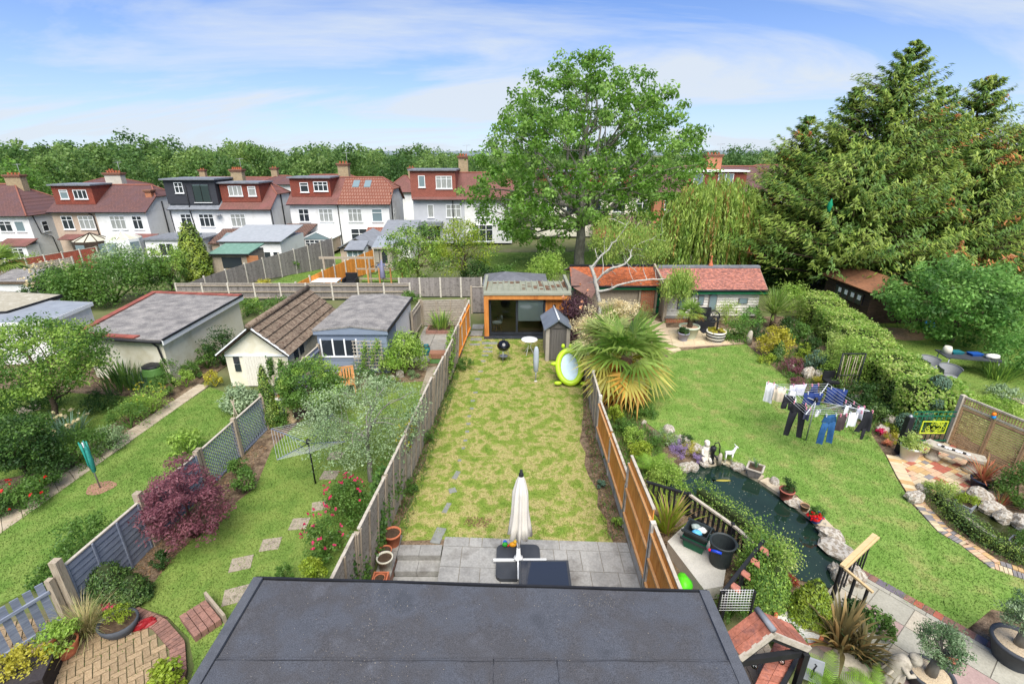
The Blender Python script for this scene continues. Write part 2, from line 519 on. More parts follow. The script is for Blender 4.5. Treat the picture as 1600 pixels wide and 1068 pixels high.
def broadtree(name,label,loc,H,trunk_r,fork,crown_c,crown_r,K,r,n,L,seed,mats,bark,group=None,nlimb=14,inner=.45,up=.35,flat=.7,dual=.3,wl=.55,twig=2,zlo=-1,shape=None,cat='tree'):
 rs=np.random.RandomState(seed)
 t=T(name,label,cat,loc,0,group)
 C=clump_centres(K,crown_r,rs,inner,zlo)
 if shape is not None: C=shape(C)
 C=C+np.array(crown_c)
 V,F=clump_leaves(C,r*rs.uniform(.65,1.3,len(C)),n,L,rs,up,flat,wl)
 mi=(np.repeat(rs.random(len(C)),n)<dual).astype(int)
 link('crown',npmesh('crown',V,F,mats,mi),t)['kind']='stuff'
 lines=[limb((0,0,-.1),(0,0,fork),trunk_r*1.25,trunk_r*.8,rs,6,.02)]
 top=np.array([0,0,fork])
 idx=rs.permutation(len(C))
 far=[C[i] for i in idx[:nlimb]]
 ends=[]
 for i,c in enumerate(far):
  st=top-np.array([0,0,fork*.45*rs.random()*(i>2)])
  mid=st+(c-st)*.6
  pts,rad=limb(st,c,trunk_r*rs.uniform(.3,.55),min(.03,trunk_r*.12),rs,6,.08)
  lines.append((pts,rad)); ends.append(np.array(pts[3]))
 E=np.array(ends)
 for c in C[idx[nlimb:nlimb+nlimb*twig]]:
  e=E[np.argmin(np.linalg.norm(E-c,axis=1))]
  lines.append(limb(e,c,trunk_r*.16,min(.015,trunk_r*.08),rs,4,.1))
 tv,tf=tubesnp(lines)
 link('trunk',npmesh('trunk',tv,tf,bark,smooth=True),t)
 return t
def conifer(name,label,loc,H,rb,seed,mats,nl=26,per=11,L=.34,lean=(0,0),group=None,dead=.03,n=26,zmin=.05,pw=.85,droop=.12,cat='tree'):
 """tiers of flat drooping sprays on a straight stem"""
 rs=np.random.RandomState(seed)
 t=T(name,label,cat,loc,0,group)
 parts=[]; lines=[([(0,0,-.1),(lean[0]*.5,lean[1]*.5,H*.5),(lean[0],lean[1],H*.985)],[H*.022,H*.013,.02])]
 for i in range(nl):
  h=zmin+(1-zmin)*(i+rs.random()*.6)/nl
  rad=rb*max(.03,(1-h))**pw*rs.uniform(.82,1.12)
  if h>.97: rad=.25
  cx,cy=lean[0]*h,lean[1]*h
  for j in range(max(4,int(per*(1.1-.6*h)))):
   a=rs.uniform(0,2*PI); l=rad*rs.uniform(.55,1.18)
   dr=.28-droop*2.2*(1-h)
   m=2 if rs.random()<dead else int(rs.random()<.48)
   k=max(6,int(n*(.35+l/rb)))
   s=rs.random(k)**.65
   d=np.array([math.cos(a),math.sin(a)]); sd=np.array([-d[1],d[0]])
   wd=l*.2*np.sin(PI*np.minimum(1,.15+s*.88))+.05
   y=rs.uniform(-1,1,k)*wd
   P=np.zeros((k,3))
   P[:,0]=cx+d[0]*s*l+sd[0]*y; P[:,1]=cy+d[1]*s*l+sd[1]*y
   P[:,2]=h*H+l*(dr*s+.22*s**2.2)-np.abs(y)*.35+rs.normal(0,.035*l**.5+.01,k)
   N=unit(np.array([0,-.25,1.])+.32*rs.normal(size=(k,3))+.3*np.array([d[0],d[1],0]))
   tg=np.zeros((k,3)); tg[:,0]=d[0]+sd[0]*y/(wd+.01); tg[:,1]=d[1]+sd[1]*y/(wd+.01); tg[:,2]=-.1
   V,F=leafquads(P,N,L*rs.uniform(.6,1.4,k),L*.26,rs,tg)
   parts.append((V,F,m))
   if l>.8: lines.append(([(cx,cy,h*H),(cx+d[0]*l*.8,cy+d[1]*l*.8,h*H+l*(dr*.8+.1))],[.012*H*(1-h)+.02,.012]))
 V,F,mi=cat_(parts)
 link('crown',npmesh('crown',V,F,mats,mi),t)['kind']='stuff'
 tv,tf=[],[]
 mb=MB()
 for p,r_ in lines: mb.tube(p,r_,5,cap=False)
 mb.build('trunk',WOODM,t)
 return t
def rockmesh(seed,mat,flat=.6):
 rs=random.Random(seed); mb=MB(); mb.ball((0,0,0),(1,1,flat),9,6,.16,rs)
 V=mb.v
 for i in range(9): V[i]=(0,0,flat*.9)
 # quantise for facets
 mb.sm=[False]*len(mb.f)
 return mb.mesh('rock',mat)
def cone_shrub(name,label,loc,H,rb,mats,seed,n=5200,L=.045,pw=.6,lumps=.08,cat='shrub',low=.0,dual=.35):
 """dense clipped or naturally tight conifer: leaf sprays over a lumpy tapering body"""
 rs=np.random.RandomState(seed); t=T(name,label,cat,loc)
 prof=lambda h: rb*np.maximum(0,1-h)**pw*(.72+.28*np.minimum(1,h*6))
 h=1-np.sqrt(rs.random(n))*.99; a=rs.uniform(0,2*PI,n)
 lump=1+lumps*(np.sin(a*5+h*17)+np.sin(a*9-h*31+2)+rs.normal(0,.5,n))
 r=prof(h)*lump*rs.uniform(.86,1.06,n)
 P=np.stack([r*np.cos(a),r*np.sin(a),.02+h*H+rs.normal(0,.02*H,n)],1); P[:,2]=np.maximum(P[:,2],.015)
 out=np.stack([np.cos(a),np.sin(a),np.full(n,.55)],1)
 V,F=leafquads(P,unit(out+.5*rs.normal(size=(n,3))),L*rs.uniform(.6,1.5,n),L*.5,rs,unit(out+np.array([0,0,.6])))
 link('foliage',npmesh('foliage',V,F,mats,(rs.random(n)<dual).astype(int)),t)['kind']='stuff'
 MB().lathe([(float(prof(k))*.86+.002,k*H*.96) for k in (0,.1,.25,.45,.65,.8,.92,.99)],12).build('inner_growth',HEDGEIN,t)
 return t
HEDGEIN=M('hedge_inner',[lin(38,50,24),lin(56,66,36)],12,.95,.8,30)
# leaf colours (albedo)
LF=dict(
 ash=leaf('leaf_ash',(84,126,46),(112,150,58)),ash2=leaf('leaf_ash_light',(116,156,70),(146,178,94)),
 oak=leaf('leaf_oak',(72,106,54),(100,130,66),scale=.15),oak2=leaf('leaf_oak_light',(98,130,66),(126,152,82),scale=.15),
 con=leaf('needle_gold',(112,138,54),(148,164,76),trans=.35),con2=leaf('needle_green',(74,110,46),(110,138,60),trans=.35),
 dead=leaf('needle_dead',(150,92,48),(178,120,66),trans=.1),
 wil=leaf('leaf_willow',(136,164,74),(168,186,98)),wil2=leaf('leaf_willow_dark',(106,142,60),(146,168,80)),wilb=leaf('leaf_willow_brown',(150,120,70),(168,146,84)),
 lau=leaf('leaf_laurel',(88,136,60),(134,174,92),rough=.55),lau2=leaf('leaf_laurel_dark',(62,102,46),(94,134,66),rough=.55),
 hed=leaf('leaf_hedge',(104,146,52),(150,180,82),rough=.4),hed2=leaf('leaf_hedge_light',(148,174,88),(186,196,120)),
 dk=leaf('leaf_dark',(48,78,38),(74,106,50)),mid=leaf('leaf_mid',(78,114,50),(110,144,66)),lt=leaf('leaf_light',(126,162,66),(162,186,92)),
 yel=leaf('leaf_yellow',(168,164,50),(196,190,84)),lime=leaf('leaf_lime',(126,152,44),(164,178,70)),
 sil=leaf('leaf_silver',(126,148,106),(152,170,130),trans=.25),sil2=leaf('leaf_silver_dark',(104,130,84),(132,152,108),trans=.15),
 oliv=leaf('leaf_olive',(112,136,98),(148,166,128),trans=.15),oliv2=leaf('leaf_olive_dark',(80,108,68),(114,136,96),trans=.15),
 map=leaf('leaf_maple',(116,70,80),(146,96,104)),map2=leaf('leaf_maple_dark',(86,52,60),(112,70,78)),
 red=leaf('leaf_red',(150,70,50),(180,104,70)),pur=leaf('leaf_purple',(70,46,54),(104,74,80)),
 palm=leaf('palm_green',(104,140,58),(148,168,88),rough=.4),palm2=leaf('palm_yellow',(164,166,78),(196,184,98)),palmo=leaf('palm_old',(204,150,62),(214,172,92)),
 straw=leaf('straw',(176,166,116),(206,196,150)),cream=leaf('flower_cream',(206,192,150),(228,216,180)),
 white=leaf('flower_white',(214,216,204),(236,236,226)),pink=leaf('flower_pink',(206,40,96),(226,84,130)),flred=leaf('flower_red',(200,24,24),(222,50,40)),
 mauve=leaf('flower_mauve',(150,130,176),(184,160,200)),peach=leaf('flower_peach',(226,160,120),(236,190,150)),
 phor=leaf('phormium_bronze',(88,82,52),(120,110,72)),phor2=leaf('phormium_tan',(164,138,84),(186,160,110)),
 yew=leaf('leaf_yew',(92,118,48),(134,150,64),trans=.1),yew2=leaf('leaf_yew_dark',(60,88,42),(94,118,54),trans=.1),
 blue=leaf('leaf_bluegreen',(74,104,84),(104,130,106),trans=.15),ivy=leaf('leaf_ivy',(58,94,42),(96,132,58),rough=.35),
 fern=leaf('leaf_fern',(112,152,52),(146,180,76)),cord=leaf('cordyline',(136,156,88),(176,184,122)),cordr=leaf('cordyline_red',(170,96,70),(190,132,96)),
)

# ------------------------------------------------------------------ ground, lawns, paths, water
def struct(o,label=None):
 o['kind']='structure'
 if label: o['label']=label
 return o
EARTH=M('earth',[lin(70,58,44),lin(104,88,68),lin(84,92,50)],1.6,.95,.6,30,world=True)
SOIL=M('soil',[lin(58,46,36),lin(92,76,60),lin(126,108,88),lin(86,84,56)],3,.95,.9,45,world=True,bdist=.03,fine=(30,.4))
def fields():
 return M('ground_cover',[lin(70,82,44),lin(92,100,60),lin(110,104,78)],.35,.95,.5,20,world=True)
def zg(x,y):
 if -3.115<x<-1.595 and 4<y<8.865: return -.36
 return zt(x,y)-.06
xs=sorted(set([-6000,-2500,-900,-400,-200,-120,-90]+list(range(-70,71,5))+[90,120,200,400,900,2500,6000,-3.12,-3.11,-1.6,-1.59]))
ys=sorted(set([-60,-20,0,3.9,4.01,8.86,8.87,15,20,26]+list(range(27,60,2))+[60,64,70,80,95,110,130,160,200,300,500,900,2000,4000,7000]))
V=[(x,y,zg(x,y)) for y in ys for x in xs]
nx=len(xs)
F=[(j*nx+i,j*nx+i+1,(j+1)*nx+i+1,(j+1)*nx+i) for j in range(len(ys)-1) for i in range(nx-1)]
g=link('ground',npmesh('ground',V,F,fields()))
struct(g)
def hills():
 mb=MB(); rs=random.Random(3)
 n=80
 for i in range(n):
  a0=R(-62)+R(124)*i/n; a1=R(-62)+R(124)*(i+1)/n
  h=lambda a: 34+14*math.sin(a*5+1)+6*math.sin(a*17)
  r0,r1=2600,3100
  P=lambda a,r,z: (r*math.sin(a),r*math.cos(a),z)
  mb.add([P(a0,r0,-8),P(a1,r0,-8),P(a1,r1,h(a1)*.62),P(a0,r1,h(a0)*.62)],[(0,1,2,3)])
 o=mb.build('hills',M('far_hills',[lin(98,112,116),lin(122,132,136)],.004,.95,0,world=True)); struct(o)  # distance haze is put into the hills' greyed blue base colour
hills()
def lawnmat(name,cols,patch=.9,lo=.3,hi=.72):
 m=M(name,cols,patch,.9,.2,70,spec=.06,world=True,lo=lo,hi=hi,isl=.16,trans=.12,bdist=.01,detail=9,fine=(34,.3))
 return m
def inpoly(x,y,P):
 c=np.zeros(len(x),bool); j=len(P)-1
 for i in range(len(P)):
  xi,yi=P[i][0],P[i][1]; xj,yj=P[j][0],P[j][1]
  c ^= ((yi>y) != (yj>y)) & (x<(xj-xi)*(y-yi)/(yj-yi+1e-12)+xi)
  j=i
 return c
def grassblades(poly,dens,h,mat,seed,zf=None,wd=.011):
 rs=np.random.RandomState(seed)
 a=np.array([(p[0],p[1]) for p in poly]); lo=a.min(0); hi=a.max(0)
 n=int((hi-lo).prod()*dens)
 x=rs.uniform(lo[0],hi[0],n); y=rs.uniform(lo[1],hi[1],n)
 k=inpoly(x,y,a); x=x[k]; y=y[k]; n=len(x)
 z=np.zeros(n) if zf is None else np.array([zf(i,j) for i,j in zip(x,y)])
 th=rs.uniform(0,2*PI,n); hh=h*rs.uniform(.4,1.3,n); ln=rs.normal(0,.6,(n,2))*hh[:,None]
 V=np.zeros((n,3,3)); dx=np.cos(th)*wd; dy=np.sin(th)*wd
 V[:,0]=np.stack([x-dx,y-dy,z-.004],1); V[:,1]=np.stack([x+dx,y+dy,z-.004],1)
 V[:,2]=np.stack([x+ln[:,0],y+ln[:,1],z+hh],1)
 return npmesh('grass',V.reshape(-1,3),np.arange(3*n).reshape(n,3),mat)
def sheet(name,poly,z,mat,label=None,th=.05):
 o=MB().prism([(p[0],p[1]) for p in poly],z-th,z).build(name,mat)
 return struct(o,label)
def lawn(name,poly,mat,dens,h,seed,label,wd=.011):
 sheet(name,poly,0.0,mat,label)
 g=link('grass',grassblades(poly,dens,h,mat,seed,wd=wd)); tag(g,label+', grass blades','grass',kind='stuff')
GA=lawnmat('grass_dry',[lin(96,122,48),lin(112,134,56),lin(126,140,66),lin(166,156,106),lin(128,140,68),lin(104,128,52)],2.3,.3,.72)
GB=lawnmat('grass_green',[lin(88,114,52),lin(102,126,59),lin(116,134,67),lin(104,127,60)],1.6)
GC=lawnmat('grass_lush',[lin(86,115,50),lin(100,128,59),lin(117,137,70),lin(102,130,60)],1.4,.3,.76)
GD=lawnmat('grass_right',[lin(94,126,54),lin(108,139,64),lin(120,145,73),lin(142,148,88),lin(110,140,65)],1.6,.28,.78)
our_lawn=[(-2.85,9.0),(-1.6,9.06),(2.38,8.95),(2.3,9.3),(2.36,9.7),(2.2,10.2),(2.32,10.8),(2.18,11.4),(2.12,12),(2.24,12.6),(2.14,13.3),(2.3,13.9),(2.36,14.4),(2.5,15),(2.75,17),(2.85,18.2),(2.85,22.7),(-2.2,22.7),(-2.3,20),(-2.4,18.6),(-2.38,17),(-2.5,15.6),(-2.45,14.6),(-2.62,13),(-2.55,12.2),(-2.7,11.4),(-2.6,10.4)]
lawn('lawn_middle',our_lawn,GA,1500,.03,1,'dry patchy lawn of the middle garden')
sheet('flower_bed_middle',[(-3.05,8.87),(2.72,8.87),(2.72,15.5),(3.0,18.5),(2.95,23),(-2.3,23),(-2.5,16.5),(-2.85,12)],-.018,SOIL)
l1=[G(*p) for p in ((212,945),(272,870),(322,820),(362,790),(400,760),(425,700))]+[Vector(p) for p in ((-7.3,14,0),(-6.9,16.5,0),(-5.2,17.4,0),(-3.5,17.6,0),(-2.75,16.5,0),(-2.8,14.3,0),(-3.05,12,0),(-3.2,9.4,0),(-3.4,6.4,0),(-3.45,4.4,0),(-5.25,4.4,0),(-5.4,5.3,0),(-5.66,6.0,0),(-6.1,6.55,0),(-6.8,7.0,0))]
lawn('lawn_olive_garden',l1,GB,800,.04,2,'green lawn with stepping slabs left of the middle garden')
sheet('flower_bed_olive_garden',[(-8.5,7.0),(-6.4,7.0),(-5.5,6.2),(-3.3,6.2),(-2.9,12),(-2.6,16),(-2.4,19.5),(-8.2,19.5),(-8.1,12)],-.02,SOIL)
l2=[G(*p) for p in ((-10,836),(100,760),(190,700),(250,655),(327,604),(350,612),(370,640))]+[Vector(p) for p in ((-8.3,16,0),(-8.25,12,0),(-8.5,9,0),(-9.9,7.8,0),(-13,4.5,0),(-17,4.5,0))]
lawn('lawn_path_garden',l2,GC,800,.045,3,'lush striped lawn beside the pale path')
pr=[G(*p) for p in ((-30,855),(0,828),(100,760),(190,700),(250,655),(327,602))]
pl=[G(*p) for p in ((-30,827),(0,804),(130,722),(207,670),(310,600))]
path=struct(link('path',None)); path.empty_display_size=.2
PAVE=M('paving_pale',[lin(150,136,116),lin(174,162,142),lin(158,140,122)],2,.9,.3,40,ob=.1,world=True,fine=(40,.12))
STONE=M('paving_grey',[lin(116,113,107),lin(138,135,128),lin(124,118,108)],2.5,.85,.35,35,ob=.13,world=True,fine=(30,.14))
WET=M('paving_lightgrey',[lin(126,125,122),lin(148,147,143),lin(110,107,102)],1.8,.75,.3,30,ob=.1,world=True,fine=(22,.12))
def lerp(a,b,t): return a+(b-a)*t
A0,A1,B0,B1=pl[0],pl[-1],pr[0],pr[-1]
nsl=17
for i in range(nsl):
 t0,t1=i/nsl+.001,(i+1)/nsl-.001
 q=[lerp(A0,A1,t0),lerp(B0,B1,t0),lerp(B0,B1,t1),lerp(A0,A1,t1)]
 MB().prism([(p.x,p.y) for p in q],-.04,.012+.004*(i % 2)).build('slab',PAVE,path)
bedl=[G(*p) for p in ((-40,835),(0,804),(130,722),(207,670),(312,599))]+[Vector(p) for p in ((-12.3,21,0),(-26,22,0),(-26,8,0))]
sheet('flower_bed_path_garden',bedl,-.02,SOIL)
lg=[Vector(p) for p in ((-13.4,11.8,0),(-13.6,16.2,0),(-20,17,0),(-25,12,0),(-17,10,0))]
lawn('lawn_apple_garden',lg,GB,300,.05,4,'shaded grass under the apple tree')
for q in (((22,640),(62,630),(66,638),(28,652)),((28,655),(56,650),(58,657),(34,662))):
 MB().prism([tuple(G(*p)[:2]) for p in q],-.02,.02).build('slab',PAVE,path)
# right hand garden
rl=[G(*p) for p in ((1035,562),(1060,548),(1165,537),(1200,566),(1237,597),(1300,640),(1360,675),(1382,709),(1400,745),(1425,788),(1465,831),(1500,851),(1545,886),(1600,905),(1600,960),(1550,950),(1512,981),(1422,946),(1347,888),(1327,860),(1282,815),(1245,772),(1165,738),(1125,712),(1087,700),(1037,680),(1004,655),(985,625),(995,585))]
lawn('lawn_pond_garden',rl,GD,800,.045,5,'vivid green lawn of the pond garden')
sheet('flower_bed_pond_garden',[(2.75,7.6),(7.2,7.6),(8.2,7.2),(9.2,6.3),(16,6),(16,14),(15.8,26),(2.9,26),(2.95,18),(2.75,15)],-.022,SOIL)
far_r=[(14.6,13.4),(15.5,18),(18.5,25),(34,25),(34,8),(14.8,8)]
lawn('lawn_hedge_garden',far_r,GB,150,.05,6,'lawn beyond the clipped hedge')
# mid-distance lawns on the falling land
def tlawn(name,pts,mat,label,seed,dens=120):
 c=sum(pts,Vector())/len(pts)
 V=[c]+pts; n=len(pts)
 V=[]; F=[]
 gx=8
 # grid-warped quad so that it follows the terrain
 for j in range(gx+1):
  for i in range(gx+1):
   a=lerp(pts[0],pts[1],i/gx); b=lerp(pts[3],pts[2],i/gx); p=lerp(a,b,j/gx)
   V.append((p.x,p.y,zt(p.x,p.y)-.0))
 F=[(j*(gx+1)+i,j*(gx+1)+i+1,(j+1)*(gx+1)+i+1,(j+1)*(gx+1)+i) for j in range(gx) for i in range(gx)]
 struct(link(name,npmesh(name,V,F,mat)),label)
 g=link('grass',grassblades(pts,dens,.05,mat,seed,zf=zt,wd=.02)); tag(g,label+', grass blades','grass',kind='stuff')
tlawn('lawn_narrow_garden',[GT(400,452),GT(505,450),GT(560,396),GT(520,396)],GC,'strip of lawn between grey and orange fences',7)
tlawn('lawn_small_garden',[GT(565,440),GT(640,440),GT(640,405),GT(575,412)],GC,'small square of lawn beside the orange fence',8)
tlawn('lawn_tree_garden',[GT(745,425),GT(1010,425),GT(990,392),GT(760,395)],GC,'grass round the foot of the tall ash',9)
tlawn('lawn_far_right',[GT(1175,460),GT(1260,460),GT(1250,400),GT(1190,400)],GC,'grass behind the tiled outbuilding',10)
# ponds
WATER=M('pond_water',[lin(20,36,28),lin(30,50,40)],.7,.03,.03,5,spec=.5,world=True,bdist=.02)
WATER2=M('pond_water_olive',[lin(40,46,22),lin(52,56,30)],.7,.08,.06,6,spec=.5,world=True,bdist=.02)
pond=[G(*p) for p in ((1035,752),(1085,726),(1130,720),(1190,750),(1235,782),(1275,812),(1305,843),(1330,885),(1325,925),(1250,905),(1185,848),(1130,808),(1075,778))]
sheet('pond_water',pond,-.008,WATER,'dark green water of the koi pond')
pond2=[G(*p) for p in ((1505,797),(1522,786),(1560,796),(1620,822),(1620,880),(1578,856),(1540,830))]
sheet('pond_water',pond2,-.006,WATER2,'olive water of the small pond behind the box hedge')
# stepping slabs in the lawns
ss=[((370,929),.5,.42,.35),((377,880),.44,.4,.3),((423,850),.42,.38,.2),((468,818),.42,.4,.1),((515,742),.45,.4,0),((524,712),.4,.4,0),((500,790),.4,.36,.3)]
step_=struct(link('path',None)); step_.empty_display_size=.2
GRAV=M('slab_gravelly',[lin(126,116,102),lin(152,142,126),lin(106,98,86)],6,.95,.6,60,world=True,fine=(60,.3))
for (u,v),a,b,rz in ss:
 p=G(u,v); o=MB().box(-a/2,a/2,-b/2,b/2,-.04,.014).build('stepping_slab',GRAV,step_); o.location=p; o.rotation_euler.z=rz
st2=struct(link('path',None)); st2.empty_display_size=.2
SLATE=M('slate_step',[lin(112,114,112),lin(136,138,134)],6,.7,.3,40,world=True)
for (u,v),a,b,rz in [((713,742),.14,.36,-.25),((707,766),.2,.2,.4),((698,793),.12,.38,-.25),((685,836),.24,.5,-.2),((718,719),.1,.1,0),((724,700),.1,.1,0),((727,688),.12,.1,0),((730,674),.12,.12,0),((732,662),.14,.12,0),((733,650),.12,.12,0),((737,638),.14,.12,0),((739,626),.16,.12,0),((743,613),.16,.12,0),((746,592),.2,.13,0),((751,580),.2,.13,0),((755,564),.2,.16,0),((758,555),.3,.15,0),((762,549),.45,.18,0),((763,543),.4,.16,0),((765,536),.75,.3,0),((742,538),.5,.25,0),((744,530),.55,.4,0),((745,520),.6,.7,0),((747,510),.6,.7,0)]:
 p=G(u,v); o=MB().box(-a/2,a/2,-b/2,b/2,-.04,.012).build('stepping_slab',SLATE,st2); o.location=p; o.rotation_euler.z=rz
# the paved terrace of the middle garden: upper level, two steps and the sunken strip by the fence
terr=struct(link('patio',None)); terr.empty_display_size=.2
def paving(parent,x0,x1,y0,y1,z,mat,rows,seed,gap=.008,wch=(.3,.45,.6,.9),th=.06,skew=None):
 rs=random.Random(seed); y=y1; k=0
 while y>y0+.02:
  h=min(rows[k % len(rows)],y-y0); k+=1; x=x0
  while x<x1-.02:
   w_=min(rs.choice(wch),x1-x)
   if x1-x-w_<.15: w_=x1-x
   mb=MB(); q=[(x+gap,y-h+gap),(x+w_-gap,y-h+gap),(x+w_-gap,y-gap),(x+gap,y-gap)]
   if skew: q=[skew(*p) for p in q]
   mb.prism(q,z-th,z+rs.uniform(-.002,.003)).build('slab',mat,parent)
   x+=w_
  y-=h
skew=lambda x,y: (x,y-(x+1.6)*.045)
MORT=M('mortar',[lin(120,116,108),lin(140,134,124)],9,.95,.4,60,world=True)
MB().prism([skew(-1.6,5.2),skew(2.72,5.2),skew(2.72,9.13),skew(-1.6,9.13)],-.06,-.004).build('bedding',MORT,terr)
paving(terr,-1.6,2.7,6.0,9.13,.012,WET,(.3,.6,.45,.3,.6),5,skew=skew)
MB().box(-3.1,-1.61,4.2,8.25,-.4,-.315).build('bedding',MORT,terr)
paving(terr,-3.1,-1.62,6.0,8.25,-.3,WET,(.45,.6,.45),8)
for i,(a,b,z) in enumerate(((8.56,8.86,-.005),(8.25,8.56,-.155))):
 for j in range(2):
  MB().box(-2.62+j*.5+.004,-2.62+(j+1)*.5-.004,a+.003,b+.02,z-.15,z).build('step_slab',WET,terr)
# concrete ledge with brick face beside the fence, carrying pots
BRK=tilemat('brick_red_small',[lin(150,92,66),lin(128,78,58)],.22,.075,lin(150,142,130),axis='wall',msize=.012)
ledge=T('brick_ledge','low brick ledge with concrete top under the flower pots by the patio steps','wall',(-2.78,8.4,-.3))
MB().box(-.14,.14,-1.3,.75,0,.3).build('wall',BRK,ledge)
for k in range(4): MB().box(-.17,.17,-1.3+k*.51+.004,-1.3+(k+1)*.51-.004,.3,.35).build('coping_slab',STONE,ledge)

# ------------------------------------------------------------------ buildings
WHITE=M('render_white',[lin(214,214,212),lin(224,224,222),lin(204,202,198)],.7,.9,.2,40)
CREAM=M('render_cream',[lin(214,207,182),lin(226,221,202),lin(198,189,158)],.8,.9,.25,40)
BEIGE=M('render_beige',[lin(170,150,132),lin(184,166,148)],2,.95,.4,60)
LGREY=M('render_grey',[lin(170,172,176),lin(184,186,190)],1,.9,.2,40)
FRAME=M('upvc_white',[lin(226,228,228)],rough=.4,bump=0)
GLASS=glassmat('window_glass',(.025,.032,.04))
GLASSB=glassmat('window_glass_blue',(.17,.23,.25))
CURT=M('curtain_pane',[lin(120,124,122),lin(168,170,166)],3,.15,0,spec=.6,stretch=(8,8,1))
BLACK=M('black_plastic',[lin(30,31,34),lin(40,41,44)],5,.5,.1)
LEAD=M('lead_grey',[lin(98,102,108),lin(128,132,138)],3,.6,.2)
ANTH=M('anthracite_clad',[lin(50,52,58),lin(62,64,70)],2,.7,.3,stretch=(1,1,14))
R_OLD=tilemat('roof_tile_weathered',[lin(116,84,80),lin(98,74,74)],.17,.1,lin(70,50,46),axis='xz',wear=lin(92,72,76),msize=.014)
R_RED=tilemat('roof_tile_red',[lin(124,90,82),lin(108,80,75)],.17,.1,lin(90,56,48),axis='xz',wear=lin(128,84,82),msize=.014)
R_NEW=tilemat('roof_tile_pantile',[lin(140,104,90),lin(126,92,80)],.3,.32,lin(112,66,52),axis='xz',msize=.05)
R_BRN=tilemat('roof_tile_brown',[lin(118,92,82),lin(98,76,68)],.3,.22,lin(60,48,44),axis='xy',msize=.03)
HUNG=tilemat('hung_tile_red',[lin(140,82,68),lin(122,72,62)],.17,.13,lin(100,44,34),axis='wall',msize=.014,wear=lin(150,74,58))
HUNG2=tilemat('hung_tile_dull',[lin(160,98,84),lin(146,88,76)],.17,.13,lin(104,62,54),axis='wall',msize=.014)
BRICKY=tilemat('brick_yellow',[lin(176,154,118),lin(150,128,98)],.22,.075,lin(150,140,120),axis='wall',msize=.012)
BRICKO=tilemat('brick_orange',[lin(186,104,66),lin(164,88,58)],.22,.075,lin(160,140,118),axis='wall',msize=.012)
RIDGE=M('ridge_tile',[lin(146,94,78),lin(124,82,74)],3,.9,.3)
STEELG=M('aerial_grey',[lin(150,152,156)],rough=.5,bump=0)
TERRA=M('terracotta',[lin(168,92,62),lin(186,112,80),lin(150,84,62)],6,.85,.2,40)
def window(par,x,z,wd,h,y,cols=2,top=.3,glass=None,fr=None,side=False,sill=True,name='window'):
 """window in a wall facing -y (side=True: facing +x, x is depth along y, y is the wall's x)"""
 mb=MB(); t=.07; d=.05
 def bx(a0,a1,z0,z1,e=0.0):
  if side: mb.box(y-.02,y+d+e,a0,a1,z0,z1)
  else: mb.box(a0,a1,y-d-e,y+.02,z0,z1)
 bx(x,x+wd,z,z+t); bx(x,x+wd,z+h-t,z+h); bx(x,x+t,z+t,z+h-t); bx(x+wd-t,x+wd,z+t,z+h-t)
 for i in range(1,cols): bx(x+wd*i/cols-t*.5,x+wd*i/cols+t*.5,z+t,z+h-t)
 if top: bx(x+t,x+wd-t,z+h*(1-top)-.03,z+h*(1-top)+.03,.006)
 wn_=mb.build(name,fr or FRAME,par)
 g_=MB()
 for i in range(cols):
  a=x+t*.8+i*(wd-1.6*t)/cols; b=x+t*.8+(i+1)*(wd-1.6*t)/cols
  g_=MB()
  if side: g_.box(y+.005,y+.02,a,b,z+t*.8,z+h-t*.8)
  else: g_.box(a,b,y-.02,y-.005,z+t*.8,z+h-t*.8)
  g_.build('pane',glass or GLASS,wn_)
 if sill:
  s=MB()
  if side: s.box(y-.01,y+.1,x-.06,x+wd+.06,z-.07,z-.003)
  else: s.box(x-.06,x+wd+.06,y-.1,y+.01,z-.07,z-.003)
  s.build('sill',FRAME,wn_)
 return wn_
def chimney(par,x,y,z0,z1,mat,wx=1.1,wy=.7,pots=4,name='chimney'):
 c=MB().box(x-wx/2,x+wx/2,y-wy/2,y+wy/2,z0,z1).build(name,mat,par)
 MB().box(x-wx/2-.08,x+wx/2+.08,y-wy/2-.08,y+wy/2+.08,z1+.002,z1+.14).box(x-wx/2-.14,x+wx/2+.14,y-wy/2-.14,y+wy/2+.14,z1+.14,z1+.28).build('corbel',M('corbel_brown',[lin(110,78,66),lin(140,100,80)],4,.9),c)
 for i in range(pots):
  MB().lathe([(.13,0),(.11,.08),(.1,.17),(.13,.19),(.13,.22),(.08,.22)],8,(x+(i-(pots-1)/2)*wx*.9/pots,y,z1+.28)).build('pot',TERRA,c)
 if pots>2:
  a=MB(); a.tube([(x+wx*.4,y,z1),(x+wx*.4,y,z1+1.5)],.02,5); a.tube([(x+wx*.4-.45,y,z1+1.4),(x+wx*.4+.45,y,z1+1.45)],.014,5)
  for k in range(6): a.tube([(x+wx*.4-.4+k*.16,y-.2,z1+1.41),(x+wx*.4-.4+k*.16,y+.2,z1+1.41)],.01,4)
  a.build('aerial',STEELG,c)
 return c
